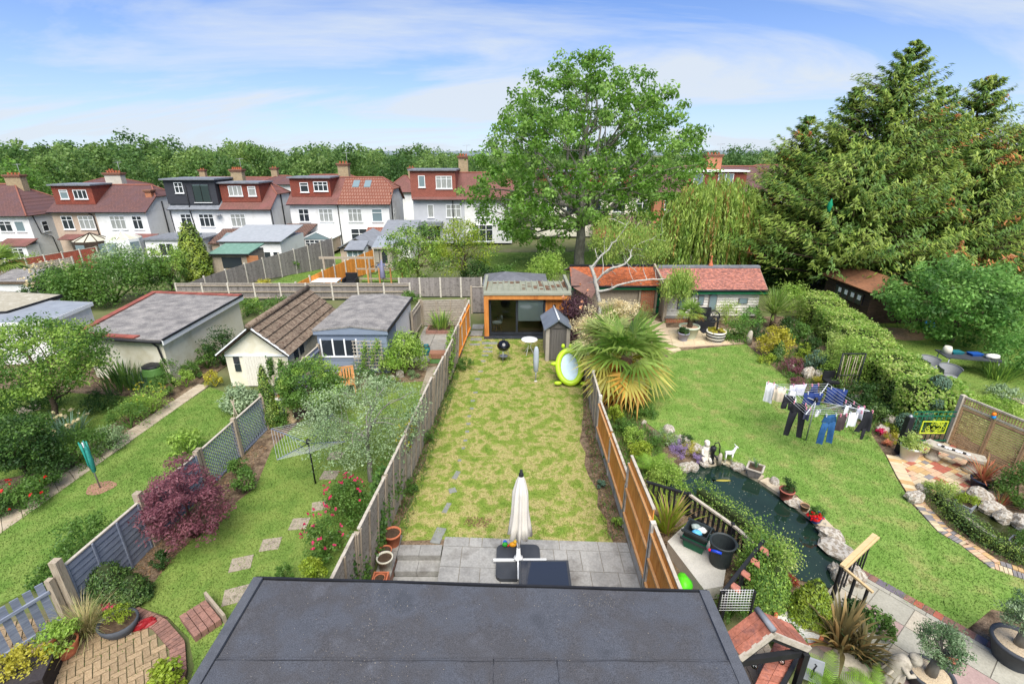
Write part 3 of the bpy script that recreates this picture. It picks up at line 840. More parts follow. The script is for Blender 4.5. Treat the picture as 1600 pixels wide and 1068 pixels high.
def half_roof(par,xa,xb,he,rh,D_,mat,hipl=0,hipr=0,fl=.55,name='roof'):
 o=.35; mid=D_/2
 yf=lambda f:-o+(mid+o)*f
 def side(sgn):
  Y=lambda f: yf(f) if sgn<0 else D_-yf(f)
  p=[(xa-(.25 if hipl else 0),Y(0),he),(xb+(.25 if hipr else 0),Y(0),he)]
  if hipr: p+=[(xb+.25,Y(fl),he+rh*fl),(xb-hipr,Y(1),he+rh)]
  else: p+=[(xb,Y(1),he+rh)]
  if hipl: p+=[(xa+hipl,Y(1),he+rh),(xa-.25,Y(fl),he+rh*fl)]
  else: p+=[(xa,Y(1),he+rh)]
  return p
 mb=MB(); mb.slab(side(-1),.1); mb.slab(side(1),.1)
 for h,x,s in ((hipl,xa-.25,1),(hipr,xb+.25,-1)):
  if h: mb.slab([(x,yf(fl),he+rh*fl),(x,D_-yf(fl),he+rh*fl),(x+s*(h+.25),mid,he+rh)],.1)
 r=mb.build(name,mat,par)
 rd=MB()
 rd.tube([(xa+(hipl or 0),mid,he+rh+.02),(xb-(hipr or 0),mid,he+rh+.02)],.11,6)
 if hipr:
  for yy in (yf(fl),D_-yf(fl)): rd.tube([(xb+.25,yy,he+rh*fl+.02),(xb-hipr,mid,he+rh+.02)],.09,6)
 if hipl:
  for yy in (yf(fl),D_-yf(fl)): rd.tube([(xa-.25,yy,he+rh*fl+.02),(xa+hipl,mid,he+rh+.02)],.09,6)
 rd.build('ridge',RIDGE,r)
 gt=MB().tube([(xa-(.2 if hipl else 0),-o-.05,he-.04),(xb+(.2 if hipr else 0),-o-.05,he-.04)],.06,6); gt.build('gutter',BLACK,r)
 return r
def walls(par,x0,x1,D_,he,rh,mat,fl=.55,gable=(1,1),name='wall'):
 mb=MB(); mb.box(x0,x1,0,D_,0,he)
 o=.35; yf=-o+(D_/2+o)*fl
 for g_,x,s in ((gable[0],x0,1),(gable[1],x1,-1)):
  if g_:
   P=[(0.01,he-.02),(D_-.01,he-.02),(D_-.01,he+rh*.06),(D_-yf-.05,he+rh*fl-.1),(yf+.05,he+rh*fl-.1),(.01,he+rh*.06)]
   mb.add([(x,a,b) for a,b in P]+[(x+s*.2,a,b) for a,b in P],[tuple(range(6)),tuple(range(11,5,-1))]+[(i,(i+1) % 6,(i+1) % 6+6,i+6) for i in range(6)])
 return mb.build(name,mat,par)
def dormer(par,xa,xb,y0,z0,z1,yb,mat,roofm,wins,over=.18,slope=0):
 d=MB().box(xa,xb,y0,yb,z0,z1).build('dormer',mat,par)
 MB().box(xa-over,xb+over,y0-over*1.6,yb,z1+.003,z1+.16).build('dormer_roof',roofm,d)
 for (x,z,w_,h,c,t,gl,fr) in wins: window(par,x,z,w_,h,y0,c,t,gl,fr)
 return d
def pipe(par,pts,r=.05,name='downpipe',mat=None):
 MB().tube(pts,r,6).build(name,mat or BLACK,par)
YH=57.0
def hx(u,v=325,Y=YH): return D(u,v,Y).x
def house_at(name,label,u0,u1,veave,he=4.9,Y=YH,group='rear of the semi-detached houses'):
 p=D(u0,veave,Y); q=D(u1,veave,Y)
 return T(name,label,'house',(p.x,Y,p.z-he),0,group),q.x-p.x
HE,RH,DP=4.9,2.7,7.6
# P0 hipped house at the left edge
t,W_=house_at('semi_detached_house','white house with purple-brown hipped roof at the left edge',-110,42,337)
MB().box(0,W_,0,8,0,HE).build('wall',WHITE,t)
half_roof(t,0,W_,HE,3.2,8,R_OLD,hipl=4.0,hipr=4.0,fl=.001)
chimney(t,W_-3.9,4.2,HE+2,HE+4.0,BRICKY,1.9,.8,4)
for x,w_,c,gl in ((W_-3.6,1.5,2,GLASS),(W_-1.75,1.1,1,GLASSB)): window(t,x,3.1,w_,1.2,0,c,.3 if c>1 else 0,gl)
MB().box(W_-3,W_+.2,-1.6,-.002,0,1.75).build('porch',WHITE,t)
MB().slab([(W_-3.2,-1.8,1.75),(W_+.4,-1.8,1.75),(W_+.4,0,2.35),(W_-3.2,0,2.35)],.08).build('porch_roof',R_RED,t)
window(t,W_-2.6,.3,2.4,1.2,-1.6,4,.3)
window(t,W_-5.6,.1,1.9,2.0,0,3,.25,CURT)
window(t,1.4,2.9,.8,1.2,W_,1,.4,None,None,True)
pipe(t,[(W_+.05,.6,HE),(W_+.1,.9,2.8),(W_+.1,2.2,2.2),(W_+.1,2.4,0)])
# P1
t,W_=house_at('semi_detached_house','semi with red tile-hung dormer on beige half and white half under weathered roof',79,227,331)
h=W_/2-.4
MB().box(0,h,0,DP,0,HE).build('wall',BEIGE,t)
walls(t,h+.003,W_,DP,HE,RH,WHITE,gable=(0,1))
half_roof(t,0,h,HE,RH,DP,R_OLD,hipl=1.2); half_roof(t,h,W_,HE,RH,DP,R_OLD,hipr=1.2)
dormer(t,.25,h-.2,.75,HE+.75,HE+RH+.1,4,HUNG,LEAD,[(1.05,HE+1.35,.95,1.0,1,.25,GLASSB,None),(2.6,HE+1.35,1.55,1.0,3,0,None,None)])
chimney(t,h+.2,4.2,HE+RH-.7,HE+RH+1.1,M('render_chimney',[lin(170,164,152),lin(190,184,170)],3,.9),1.9,.8,5)
for x,w_,c in ((.95,1.3,2),(2.9,1.75,3),(h+1.5,1.75,3),(W_-1.75,1.15,2)): window(t,x,2.95,w_,1.5,0,c,.3,CURT if c==3 else None)
pipe(t,[(h-.7,-.1,HE-.1),(h-.2,-.08,HE-.5),(h-.1,-.08,0)]); pipe(t,[(W_+.08,3,HE+.9),(W_+.08,3,0)],.07)
window(t,4.2,2.6,.7,.9,W_,1,.4,None,None,True)
chimney(t,W_-.5,2.2,HE+.4,HE+2.0,BRICKO,.7,.7,0,'side_stack')
MB().slab([(W_-1.9,-1.2,2.05),(W_+.9,-1.2,2.05),(W_+.9,0,2.45),(W_-1.9,0,2.45)],.08).build('porch_roof',R_RED,t)
MB().slab([(.9,-1.3,2.0),(h-.2,-1.3,2.0),(h-.2,0,2.4),(.9,0,2.4)],.08).build('porch_roof',R_RED,t)
# P2
t,W_=house_at('semi_detached_house','semi with charcoal box dormer on one half and red dormer on the other',264,421,327)
h=W_/2+.1
walls(t,0,W_,DP,HE,RH,WHITE,gable=(1,1))
half_roof(t,0,h,HE,RH,DP,LEAD,hipl=0); half_roof(t,h,W_,HE,RH,DP,R_RED,hipr=1.3)
dormer(t,-.05,h-.15,.2,HE+.55,HE+RH+.45,4.6,ANTH,LEAD,[(1.1,HE+1.75,.95,1.15,2,.4,None,None)],.22)
MB().box(3.1,4.9,.12,.19,HE+.8,HE+2.6).build('juliet_balcony',panemat(),t)
window(t,3.05,HE+.75,1.9,2.0,.2,2,0,GLASSB,ANTH)
dormer(t,h+.05,W_-1.1,.7,HE+.75,HE+RH+.05,4,HUNG,LEAD,[(h+1.0,HE+1.4,1.55,1.1,3,0,CURT,None),(h+3.2,HE+1.4,.9,1.05,1,.25,CURT,None)])
chimney(t,h+.5,4.3,HE+RH-.5,HE+RH+1.2,BRICKY,1.3,.8,5)
for x,w_,c in ((1.1,1.25,2),(3.2,1.7,3),(h+1.0,1.7,3),(W_-2.0,1.2,2)): window(t,x,2.95,w_,1.45,0,c,.3,CURT if x>6 else None)
pipe(t,[(2.35,.08,HE+2.6),(2.35,.1,HE+.6),(2.4,-.1,HE-.1),(2.6,-.08,2.6)]); pipe(t,[(.1,-.08,HE),(.15,-.08,2.4)]); pipe(t,[(W_+.08,.15,HE+.1),(W_+.08,.3,0)]); pipe(t,[(W_+.08,3.2,HE+1.6),(W_+.08,3.2,2.2),(W_+.08,4.4,1.2),(W_+.08,4.4,0)],.07)
MB().lathe([(.02,0),(.22,.04),(.38,.12)],12,(0,0,0)).build('satellite_dish',LGREY,t).location=(5.6,-.35,4.2)
t.children[-1].rotation_euler=(R(80),0,0)
MB().box(5.0,5.7,-.4,-.02,2.1,2.75).build('air_unit',FRAME,t)
window(t,5.2,3.0,.6,.9,W_,1,.4,None,None,True); window(t,5.9,.9,.9,1.4,W_,2,.4,CURT,None,True)
ext=MB().box(-.6,h-.3,-4.2,-.004,0,2.1).build('extension',WHITE,t)
MB().box(-.8,h-.1,-4.4,-.006,2.103,2.3).build('extension_roof',LEAD,ext); MB().box(2.2,4.0,-3.0,-1.4,2.303,2.5).build('roof_light',GLASSB,ext)
window(t,.8,.4,1.6,1.4,-4.2,2,0)
ext=MB().box(h+.1,W_-.05,-3.2,-.004,0,1.75).build('extension',BEIGE,t)
MB().slab([(h-.1,-3.5,1.65),(W_+.15,-3.5,1.65),(W_+.15,0,2.75),(h-.1,0,2.75)],.1).build('extension_roof',R_BRN,ext)
for k in range(3):
 x=h+.9+k*1.45
 MB().slab([(x,-2.5,2.03),(x+1.0,-2.5,2.03),(x+1.0,-1.2,2.46),(x,-1.2,2.46)],.05).build('skylight',GLASSB,ext)
window(t,h+1.2,.5,1.6,.9,-3.2,3,0)
# P3
t,W_=house_at('semi_detached_house','white semi with red dormer on one half and pantile roof with two skylights',452,607,319)
h=W_/2-.1
walls(t,0,W_,DP,HE,RH,WHITE,gable=(1,1))
half_roof(t,0,h,HE,RH,DP,R_RED,hipl=1.2); half_roof(t,h,W_,HE,RH,DP,R_NEW,hipr=1.3)
dormer(t,.1,h-.9,.75,HE+.75,HE+RH+.05,4,HUNG,LEAD,[(1.2,HE+1.25,.95,1.05,1,.3,None,None),(2.75,HE+1.35,1.6,1.05,3,.35,None,None)])
chimney(t,h-.3,4.4,HE+RH-.6,HE+RH+1.3,BRICKY,1.2,.8,3)
for k in range(2):
 x=h+1.1+k*1.35; f0,f1=.62,.88
 pt=lambda xx,f: (xx,-.35+(DP/2+.35)*f,HE+RH*f+.06)
 MB().slab([pt(x,f0),pt(x+.75,f0),pt(x+.75,f1),pt(x,f1)],.06).build('skylight',GLASSB,t)
for x,w_,c,tp in ((.9,1.2,2,.4),(3.2,1.6,3,.35),(h+1.0,1.6,3,.35),(W_-2.0,1.2,1,.3)): window(t,x,2.95,w_,1.45,0,c,tp,CURT if c==3 else (GLASSB if c==1 else None))
pipe(t,[(h-.05,-.08,HE),(h,-.08,0)]); pipe(t,[(W_+.08,1.2,HE+1.2),(W_+.08,1.2,0)],.07)
window(t,h+1.1,.2,1.9,2.0,0,2,.3); window(t,W_-2.1,.2,1.6,1.6,0,3,.3)
MB().slab([(W_-2.6,-1.0,2.0),(W_+.2,-1.0,2.0),(W_+.2,0,2.35),(W_-2.6,0,2.35)],.08).build('porch_roof',R_NEW,t)
window(t,2.0,2.6,.8,1.5,W_,2,.3,None,None,True)
ext=MB().box(-1.1,2.2,-3.4,-.004,0,1.7).build('extension',WHITE,t)
MB().slab([(-1.3,-3.7,1.6),(2.3,-3.7,1.6),(2.9,0,2.75),(-.6,0,2.75)],.1).build('extension_roof',R_BRN,ext)
window(t,0,.05,.9,1.5,-3.4,1,0)
cons=MB().box(2.35,5.3,-3.2,-.004,0,1.45).build('conservatory',BEIGE,t)
MB().slab([(2.25,-3.3,1.5),(3.85,-3.3,2.25),(3.85,0,2.35),(2.25,0,1.5)],.05).slab([(3.85,-3.3,2.25),(5.45,-3.3,1.5),(5.45,0,1.5),(3.85,0,2.35)],.05).build('conservatory_roof',M('polycarb',[lin(190,196,196),lin(206,210,210)],2,.3,0),cons)
cb=MB()
for k in range(6): cb.beam((3.85,-3.3+k*.64,2.3),(5.45,-3.3+k*.64,1.55),.06,.06); cb.beam((3.85,-3.3+k*.64,2.3),(2.25,-3.3+k*.64,1.55),.06,.06)
cb.build('glazing_bars',FRAME,cons)['kind']='stuff'
MB().add([(2.3,-3.3,1.5),(5.4,-3.3,1.5),(3.85,-3.3,2.22),(2.3,-3.24,1.5),(5.4,-3.24,1.5),(3.85,-3.24,2.22)],[(0,1,2),(5,4,3)]).build('gable_glazing',GLASSB,cons)
window(t,2.5,.05,2.6,1.38,-3.2,5,.25)
# P4
t,W_=house_at('semi_detached_house','pale grey semi with dull red full-width dormer, half hidden by the ash',645,800,311.5)
h=W_/2+.2
MB().box(0,h,0,DP,0,HE).build('wall',LGREY,t); walls(t,h+.003,W_,DP,HE,RH,WHITE,gable=(0,1))
half_roof(t,0,h,HE,RH,DP,R_RED); half_roof(t,h,W_,HE,RH,DP,R_RED,hipr=1.3)
dormer(t,-.15,h-.9,.05,HE+.05,HE+RH+.35,4.4,HUNG2,LEAD,[(.75,HE+1.3,.75,1.25,1,0,GLASSB,None),(2.7,HE+1.15,1.8,1.35,3,.25,CURT,None)])
chimney(t,h-.35,4.3,HE+RH-.4,HE+RH+1.6,BRICKY,1.1,.8,3)
for x,w_,c in ((1.6,.7,1),(3.7,1.7,3),(h+1.2,1.7,3)): window(t,x,2.9,w_,1.45,0,c,.35 if c>1 else 0,CURT)
pipe(t,[(h-1.3,-.08,HE),(h-1.3,-.08,0)])
MB().box(.05,3.3,-1.2,-.004,2.1,2.5).build('canopy',LEAD,t)
window(t,.6,.2,2.4,1.8,0,3,.3); window(t,h+.8,.2,2.4,1.9,0,3,.3)
# P5, P6 behind the ash and the willow
t,W_=house_at('terraced_house','white house with red tile-hung upper storey seen through the ash branches',835,1018,304,Y=60)
walls(t,0,W_,DP,HE,RH,M('render_offwhite',[lin(214,208,190),lin(226,222,208)],1,.9,.2),gable=(1,1))
half_roof(t,0,W_,HE,RH,DP,R_OLD)
for k in range(2):
 x=.6+k*7
 dormer(t,x,x+6.2,.3,HE+.2,HE+RH-.2,4,HUNG,LEAD,[(x+1.0,HE+.75,1.6,1.3,2,.3,GLASSB,None),(x+3.9,HE+.75,1.6,1.3,2,.3,GLASSB,None)])
for k in range(5): window(t,1.0+k*2.8,2.9,1.4,1.4,0,2,.3)
MB().slab([(7,-1.8,1.7),(W_,-1.8,1.7),(W_,0,2.6),(7,0,2.6)],.1).build('lean_to_roof',R_OLD,t)
MB().box(7.2,W_-.2,-1.6,-.004,0,1.75).build('lean_to',BRICKO,t)
t,W_=house_at('terraced_house','orange brick house with tall orange chimney behind the weeping willow',1024,1215,300,Y=59)
walls(t,0,W_,DP,HE,RH,BRICKO,gable=(1,1))
half_roof(t,0,W_,HE,RH,DP,R_OLD,hipr=1.4)
dormer(t,3.6,10.5,.4,HE+.3,HE+RH-.5,4,HUNG,FRAME,[(4.4,HE+.8,1.1,1.2,1,0,GLASSB,None),(7.2,HE+.8,1.8,1.2,2,0,GLASSB,None)])
chimney(t,7.6,3.8,HE+RH-.6,HE+RH+1.1,BRICKO,1.9,1.0,4)
for k in range(4): window(t,1.2+k*3.2,2.9,1.5,1.4,0,2,.3)
pipe(t,[(1.0,-.1,HE+1.2),(.9,-.1,0)])
# roofs of the next street
def backhouse(u0,u1,vr,ve,Y,mat,label,chim=None,hip=2.5):
 p=D(u0,ve,Y); q=D(u1,vr,Y+3)
 W_=D(u1,ve,Y).x-p.x; rh=max(1.2,q.z-p.z)
 t=T('street_house',label,'house',(p.x,Y,p.z-5),0,'houses of the next street')
 MB().box(0,W_,0,7,0,5).build('wall',WHITE,t)
 half_roof(t,0,W_,5,rh,7,mat,hipl=hip,hipr=hip,fl=.001)
 if chim is not None: chimney(t,chim*W_,3.5,5+rh-.5,5+rh+1.0,BRICKY,1.0,.7,2)
backhouse(112,190,280,292,84,R_OLD,'purple-brown roof with pale chimney behind the beige semi',.55)
backhouse(268,440,277,290,88,R_RED,'long orange-red roof behind the charcoal dormer',.2)
backhouse(398,462,276,288,84,R_OLD,'brown hipped roof between the two dormered semis',.3)
backhouse(455,560,273,288,90,R_RED,'orange roof just behind the tall yellow chimney',None)
backhouse(600,655,275,300,80,R_RED,'red roof in the gap beside the pantile house',.7)
backhouse(1170,1260,258,276,78,R_OLD,'brown roof between willow and dark conifers',None)
# ------------------------------------------------------------------ the roof below the camera
FELT=M('roof_felt',[lin(62,65,71),lin(75,78,85),lin(70,70,73),lin(84,86,92)],1.6,.92,.6,120,world=True,bdist=.01,detail=8,lo=.28,hi=.75,fine=(95,.42))
FELT2=M('roof_felt_trim',[lin(72,75,81),lin(86,89,95)],7,.9,.5,160,world=True,bdist=.01,fine=(90,.3))
lerp_=lambda a,b,t: a+(b-a)*t
ext_t=T('rear_extension','grey felt flat roof of the rear extension in the foreground','building',(-.5,4.4,0))
fl_,fr_=Vector((-3.62,5.2,2.9)),Vector((2.68,4.97,2.9))
MB().prism([(-3.4,1.5),(2.45,1.5),(2.45,4.75),(-3.4,4.95)],-.35,2.78).build('wall',BRICKY,ext_t,True)
def felt(x0,x1,y0,y1,z,name='felt_sheet'):
 n=30; mb=MB(); rs=random.Random(int(x0*10+y0*100)); V=[]
 f=lambda x: (x-fl_.x)/(fr_.x-fl_.x)*(fr_.y-fl_.y) if y1>4.9 else 0
 for j in range(9):
  for i in range(n+1):
   x=x0+(x1-x0)*i/n; y=y0+(y1+f(x)-y0)*j/8
   V.append((x,y,z+.012*math.sin(x*2.1+y)*math.sin(y*3+x*.7)+rs.uniform(-.002,.002)))
 mb.add(V,[(j*(n+1)+i,j*(n+1)+i+1,(j+1)*(n+1)+i+1,(j+1)*(n+1)+i) for j in range(8) for i in range(n)],True)
 return mb.build(name,FELT,ext_t,True)
felt(-3.5,2.58,3.98,5.19,2.905); felt(-3.5,-.2,2.9,4.03,2.925); felt(-.25,.55,2.9,4.01,2.932); felt(.52,2.58,2.9,4.0,2.928); felt(-3.5,2.58,1.5,2.95,2.945)
MB().prism([(-3.5,1.5),(2.58,1.5),(2.58,4.96),(-3.5,5.18)],2.78,2.885).build('deck',BLACK,ext_t,True)
for x,yy in ((-3.58,5.2),(2.62,4.98)):
 MB().prism([(x-.06,1.5),(x+.07,1.5),(x+.07,yy-.01),(x-.06,yy)],2.8,2.945).build('kerb',FELT2,ext_t,True)
MB().beam(fl_+Vector((0,.02,-.025)),fr_+Vector((0,.02,-.025)),.03,.09).build('drip_edge',BLACK,ext_t,True)
MB().tube([fl_+Vector((0,.07,-.1)),fr_+Vector((0,.07,-.1))],.045,8).build('gutter',BLACK,ext_t,True)
for a_,b_ in (((-3.5,3.985),(2.56,3.97)),((-.2,2.9),(-.22,4.0)),((.54,2.9),(.53,3.98))):
 rs_=random.Random(int(a_[0]*7)); n_=24; pts_=[(lerp_(a_[0],b_[0],i/n_)+rs_.uniform(-.006,.006),lerp_(a_[1],b_[1],i/n_)+rs_.uniform(-.008,.008),2.951) for i in range(n_+1)]
 MB().tube(pts_,[rs_.uniform(.0005,.004) for _ in pts_],5).build('lap_seam',BLACK,ext_t,True)
# grit and fallen blossom on the felt
def grit():
 rs=np.random.RandomState(4); n=900
 x=np.concatenate([rs.normal(-1.75,.35,420),rs.uniform(-3.4,2.5,330),rs.normal(1.0,.3,150)])[:n]; y=np.concatenate([rs.uniform(3.0,5.0,420),rs.uniform(3,4.95,330),rs.uniform(4.7,4.95,150)])[:n]
 k=y<5.15-(x+3.6)*.036; x=x[k]; y=y[k]; n=len(x)
 P=np.stack([x,y,np.full(n,2.952)],1); N=unit(np.array([0,0,1.])+.2*rs.normal(size=(n,3)))
 V,F=leafquads(P,N,rs.uniform(.005,.014,n),rs.uniform(.004,.01,n),rs)
 o=link('grit',npmesh('grit',V-np.array(ext_t.location),F,M('grit',[lin(160,152,136),lin(112,102,88)],30,.9,0,isl=.5,spec=.1)),ext_t); o['kind']='stuff'
grit()
# ------------------------------------------------------------------ outbuildings
def felt_roof_mat(name,a,b,c): return M(name,[lin(*a),lin(*b),lin(*c)],2,.95,.8,60,detail=9,bdist=.02,fine=(28,.35))
GRITF=felt_roof_mat('felt_pale',(96,94,94),(128,125,122),(150,146,141))
def poly3(par,name,pts,th,mat): return MB().slab(pts,th).build(name,mat,par,True)
# cream workshop
wk=[G(u,v,1.9) for u,v in ((112,523),(252,531),(378,461),(240,456))]
t=T('workshop','cream rendered workshop with pale felt roof beside the green water butt','shed',(wk[0]+wk[2])/2*1-Vector((0,0,1.9)))
inn=[wk[0]+Vector((.25,.2,0)),wk[1]+Vector((-.15,.2,0)),wk[2]+Vector((-.12,-.2,0)),wk[3]+Vector((.2,-.2,0))]
MB().prism([(p.x,p.y) for p in inn],-.03,1.74).build('wall',CREAM,t,True)
poly3(t,'roof',wk,.1,GRITF)
TR=M('roof_edge_tile',[lin(150,84,72),lin(120,72,64)],5,.9,.3,ob=.15)
def edgetiles(a,b,n):
 for i in range(n):
  p,q=lerp(a,b,i/n),lerp(a,b,(i+.96)/n)
  MB().beam(p+Vector((0,0,.03)),q+Vector((0,0,.03+.006*(i % 2))),.26,.05).build('edge_tile',TR,t,True)
edgetiles(wk[3]+Vector((.1,-.1,0)),wk[2]+Vector((0,-.1,0)),12); edgetiles(wk[0]+Vector((.1,0,0)),wk[3]+Vector((.1,0,0)),22); edgetiles(wk[0]+Vector((0,.1,0)),lerp(wk[0],wk[1],.72)+Vector((0,.1,0)),12)
MB().beam(wk[1]+Vector((.02,0,-.12)),wk[2]+Vector((.02,0,-.12)),.05,.2).build('fascia',FRAME,t,True)
MB().beam(wk[1]+Vector((.04,0,0)),wk[2]+Vector((.04,0,0)),.06,.07).build('edge_trim',BLACK,t,True)
MB().tube([wk[0]+Vector((0,-.06,-.08)),wk[1]+Vector((0,-.06,-.08))],.06,8).build('gutter',BLACK,t,True)
dpp=lerp(wk[0],wk[1],.9)
MB().tube([dpp+Vector((0,-.05,-.12)),dpp+Vector((.05,.1,-.35)),dpp+Vector((.12,.1,-.9)),dpp+Vector((.2,.08,-1.1))],.035,8).build('downpipe',BLACK,t,True)
wa,wb=D(142,536,inn[0].y),D(202,536,inn[0].y)
yy=lambda x: inn[0].y+(inn[1].y-inn[0].y)*(x-inn[0].x)/(inn[1].x-inn[0].x)
fx0,fx1=wa.x-.2,wb.x
wf=MB(); y_=yy(fx0)-.06; BRF=M('frame_dark',[lin(54,44,38),lin(70,58,48)],4,.6,.2)
for a,b,c,d_ in ((fx0,fx1,.72,.79),(fx0,fx1,1.6,1.67),(fx0,fx0+.07,.79,1.6),(fx1-.07,fx1,.79,1.6),((fx0+fx1)/2-.04,(fx0+fx1)/2+.04,.79,1.6),(fx1-.62,fx1-.55,.79,1.6)): wf.box(a,b,y_,y_+.2,c,d_)
wo_=wf.build('window',BRF,t,True); MB().box(fx0+.02,fx1-.02,y_+.06,y_+.1,.76,1.63).build('pane',GLASS,wo_,True)
MB().box(fx0-.05,fx1+.05,y_-.05,y_+.1,.64,.715).build('sill',BRF,wo_,True)
# cream shed with brown concrete tiles
Ys=17.1
a,ap,b=D(338,549,Ys),D(400,511,Ys),D(450,552,Ys)
hz_,hr=(a.z+b.z)/2,ap.z
yb=G(496,451,hr).y; 
t=T('cream_shed','cream rendered shed with steep brown concrete tile roof and white door','shed',((a.x+b.x)/2,(Ys+yb)/2,0))
xm=(a.x+b.x)/2+.1; x0,x1=a.x+.2,b.x-.12
P=[(x0,-.03),(x1,-.03),(x1,hz_-.05),(xm,hr-.12),(x0,hz_-.05)]
MB().add([(p[0],Ys+.15,p[1]) for p in P]+[(p[0],yb-.2,p[1]) for p in P],[tuple(range(5)),tuple(range(9,4,-1))]+[(i,(i+1) % 5,(i+1) % 5+5,i+5) for i in range(5)][::1]).build('wall',CREAM,t,True)
TB=M('tile_brown_mossy',[lin(76,62,52),lin(98,82,70),lin(130,116,100),lin(88,72,60)],9,.95,.6,30,isl=.18,detail=8)
def tiled(par,p00,p10,p01,p11,nu,nv,mat,th=.035,name='roof_tiles',lift=.05,gap=.02):
 """courses of separate overlapping tiles between eave (p00-p10) and ridge (p01-p11)"""
 mb=MB(); nrm=(p10-p00).cross(p01-p00).normalized()
 if nrm.z<0: nrm=-nrm
 rs=random.Random(nu*nv)
 for j in range(nv):
  o=.5 if j % 2 else 0
  for i in range(nu+(1 if o else 0)):
   s0,s1=max(0,(i-o)/nu),min(1,(i+1-o)/nu)
   f0,f1=j/nv,min(1,(j+1.12)/nv)
   q=lambda s,f: lerp(lerp(p00,p10,s),lerp(p01,p11,s),f)
   g0=gap/nu*.5; l=nrm*(lift+rs.uniform(-.008,.008))
   A,B,C_,D_=q(s0+g0,f0)+l,q(s1-g0,f0)+l,q(s1-g0,f1)+nrm*.012,q(s0+g0,f1)+nrm*.012
   mb.add([A,B,C_,D_,A-nrm*th,B-nrm*th],[(0,1,2,3),(4,5,1,0)])
 o=mb.build(name,mat,par,True); o['kind']='stuff'; return o
el0,er0,rd0=Vector((a.x,Ys-.1,hz_-.1)),Vector((b.x+.05,Ys-.1,hz_-.12)),Vector((xm,Ys-.1,hr))
el1,er1,rd1=Vector((a.x,yb,hz_-.1)),Vector((b.x+.05,yb,hz_-.12)),Vector((xm,yb,hr))
MB().slab([er0,er1,rd1,rd0],.06).slab([el0,el1,rd1,rd0],.06).build('roof',WOODM,t,True)
tiled(t,er0,er1,rd0,rd1,24,5,TB,.05,lift=.075); tiled(t,el0,el1,rd0,rd1,24,5,TB,.05,lift=.075)
MB().tube([rd0+Vector((0,-.03,.06)),rd1+Vector((0,.03,.06))],.12,8).build('ridge',TB,t,True)
MB().beam(el0+Vector((0,.02,0)),rd0+Vector((0,.02,0)),.04,.1).beam(rd0+Vector((0,.02,0)),er0+Vector((0,.02,0)),.04,.1).build('bargeboard',FRAME,t,True)
MB().box(x0,x1,Ys+.1,Ys+.145,hz_-.2,hz_-.13).build('gable_trim',FRAME,t,True)
PWHT=M('paint_white_peeling',[lin(220,216,204),lin(200,194,180),lin(150,138,120)],14,.8,.4,50,stretch=(6,6,.6),lo=.45,hi=.8)
dr=MB()
for k in range(8): dr.box(x0+.68+k*.11,x0+.68+k*.11+.105,Ys+.1,Ys+.148,0,1.26)
dr.build('door',PWHT,t,True)['kind']='stuff'
wf=MB(); 
for c,d_ in ((.62,.9),(.94,1.22)): wf.box(x0+.3,x0+.52,Ys+.11,Ys+.146,c,d_)
wf.build('window',GLASS,t,True)
for k in range(2): 
 MB().box(x1+.002,x1+.03,Ys+.7+k*.55,Ys+1.05+k*.55,.85,1.35).build('window',GLASS,t,True)
# grey-blue shed with pale felt roof
BLUEG=M('paint_bluegrey',[lin(112,124,142),lin(134,146,162)],6,.75,.3,30,stretch=(.4,.4,9))
Yg=18.35
a,b=D(487,516,Yg),D(606,515,Yg); zt_=1.92
bl,br_=G(550,461,1.95),G(644,464,1.95)
t=T('grey_blue_shed','grey-blue painted timber shed with pale gritty felt roof behind the trellis','shed',((a.x+b.x)/2,20.5,0))
MB().prism([(a.x+.12,Yg+.12),(b.x-.1,Yg+.12),(br_.x-.12,br_.y-.15),(bl.x+.1,bl.y-.15)],-.03,1.8).build('wall',BLUEG,t,True)
mdf=Vector(((a.x+b.x)/2,Yg,2.08)); mdb=(bl+br_)/2+Vector((0,0,.12)); A_,B_=Vector((a.x,Yg,zt_)),Vector((b.x,Yg,zt_))
MB().slab([A_,mdf,mdb,bl],.07).build('roof',GRITF,t,True); MB().slab([mdf+Vector((.012,0,.012)),B_,br_,mdb+Vector((.012,0,.012))],.07).build('roof',GRITF,t,True)
MB().add([(a.x+.02,Yg+.02,1.7),(b.x-.02,Yg+.02,1.7),(b.x-.02,Yg+.02,1.84),((a.x+b.x)/2,Yg+.02,2.0),(a.x+.02,Yg+.02,1.84)]+[(a.x+.02,Yg+.06,1.7),(b.x-.02,Yg+.06,1.7),(b.x-.02,Yg+.06,1.84),((a.x+b.x)/2,Yg+.06,2.0),(a.x+.02,Yg+.06,1.84)],[(0,1,2,3,4),(0,5,6,1),(1,6,7,2),(4,9,5,0)]).build('fascia',BLUEG,t,True)
for z in (.25,.5,.75,1.0,1.25,1.5): MB().box(a.x+.14,b.x-.12,Yg+.085,Yg+.118,z-.2,z+.03).build('board',BLUEG,t,True)
for k in range(3):
 x=a.x+.3+k*.48
 MB().box(x,x+.42,Yg+.06,Yg+.09,.8,1.45).build('window',GLASS,t,True)
for k in range(4): MB().box(a.x+.26+k*.48-.03,a.x+.26+k*.48+.03,Yg+.05,Yg+.1,.76,1.5).build('mullion',FRAME,t,True)
MB().box(a.x+.2,a.x+1.8,Yg+.04,Yg+.1,.7,.755).build('sill',FRAME,t,True)
pn=MB().beam(Vector((br_.x-.1,br_.y-.1,.9)),Vector((b.x-.08,Yg+1.6,.9)),.03,1.75); pn.build('side_panel',M('panel_white',[lin(196,198,196),lin(214,214,210)],2,.8),t,True)
MB().beam(B_+Vector((.0,0,-.05)),br_+Vector((0,0,-.05)),.05,.13).build('edge_trim',BLACK,t,True)
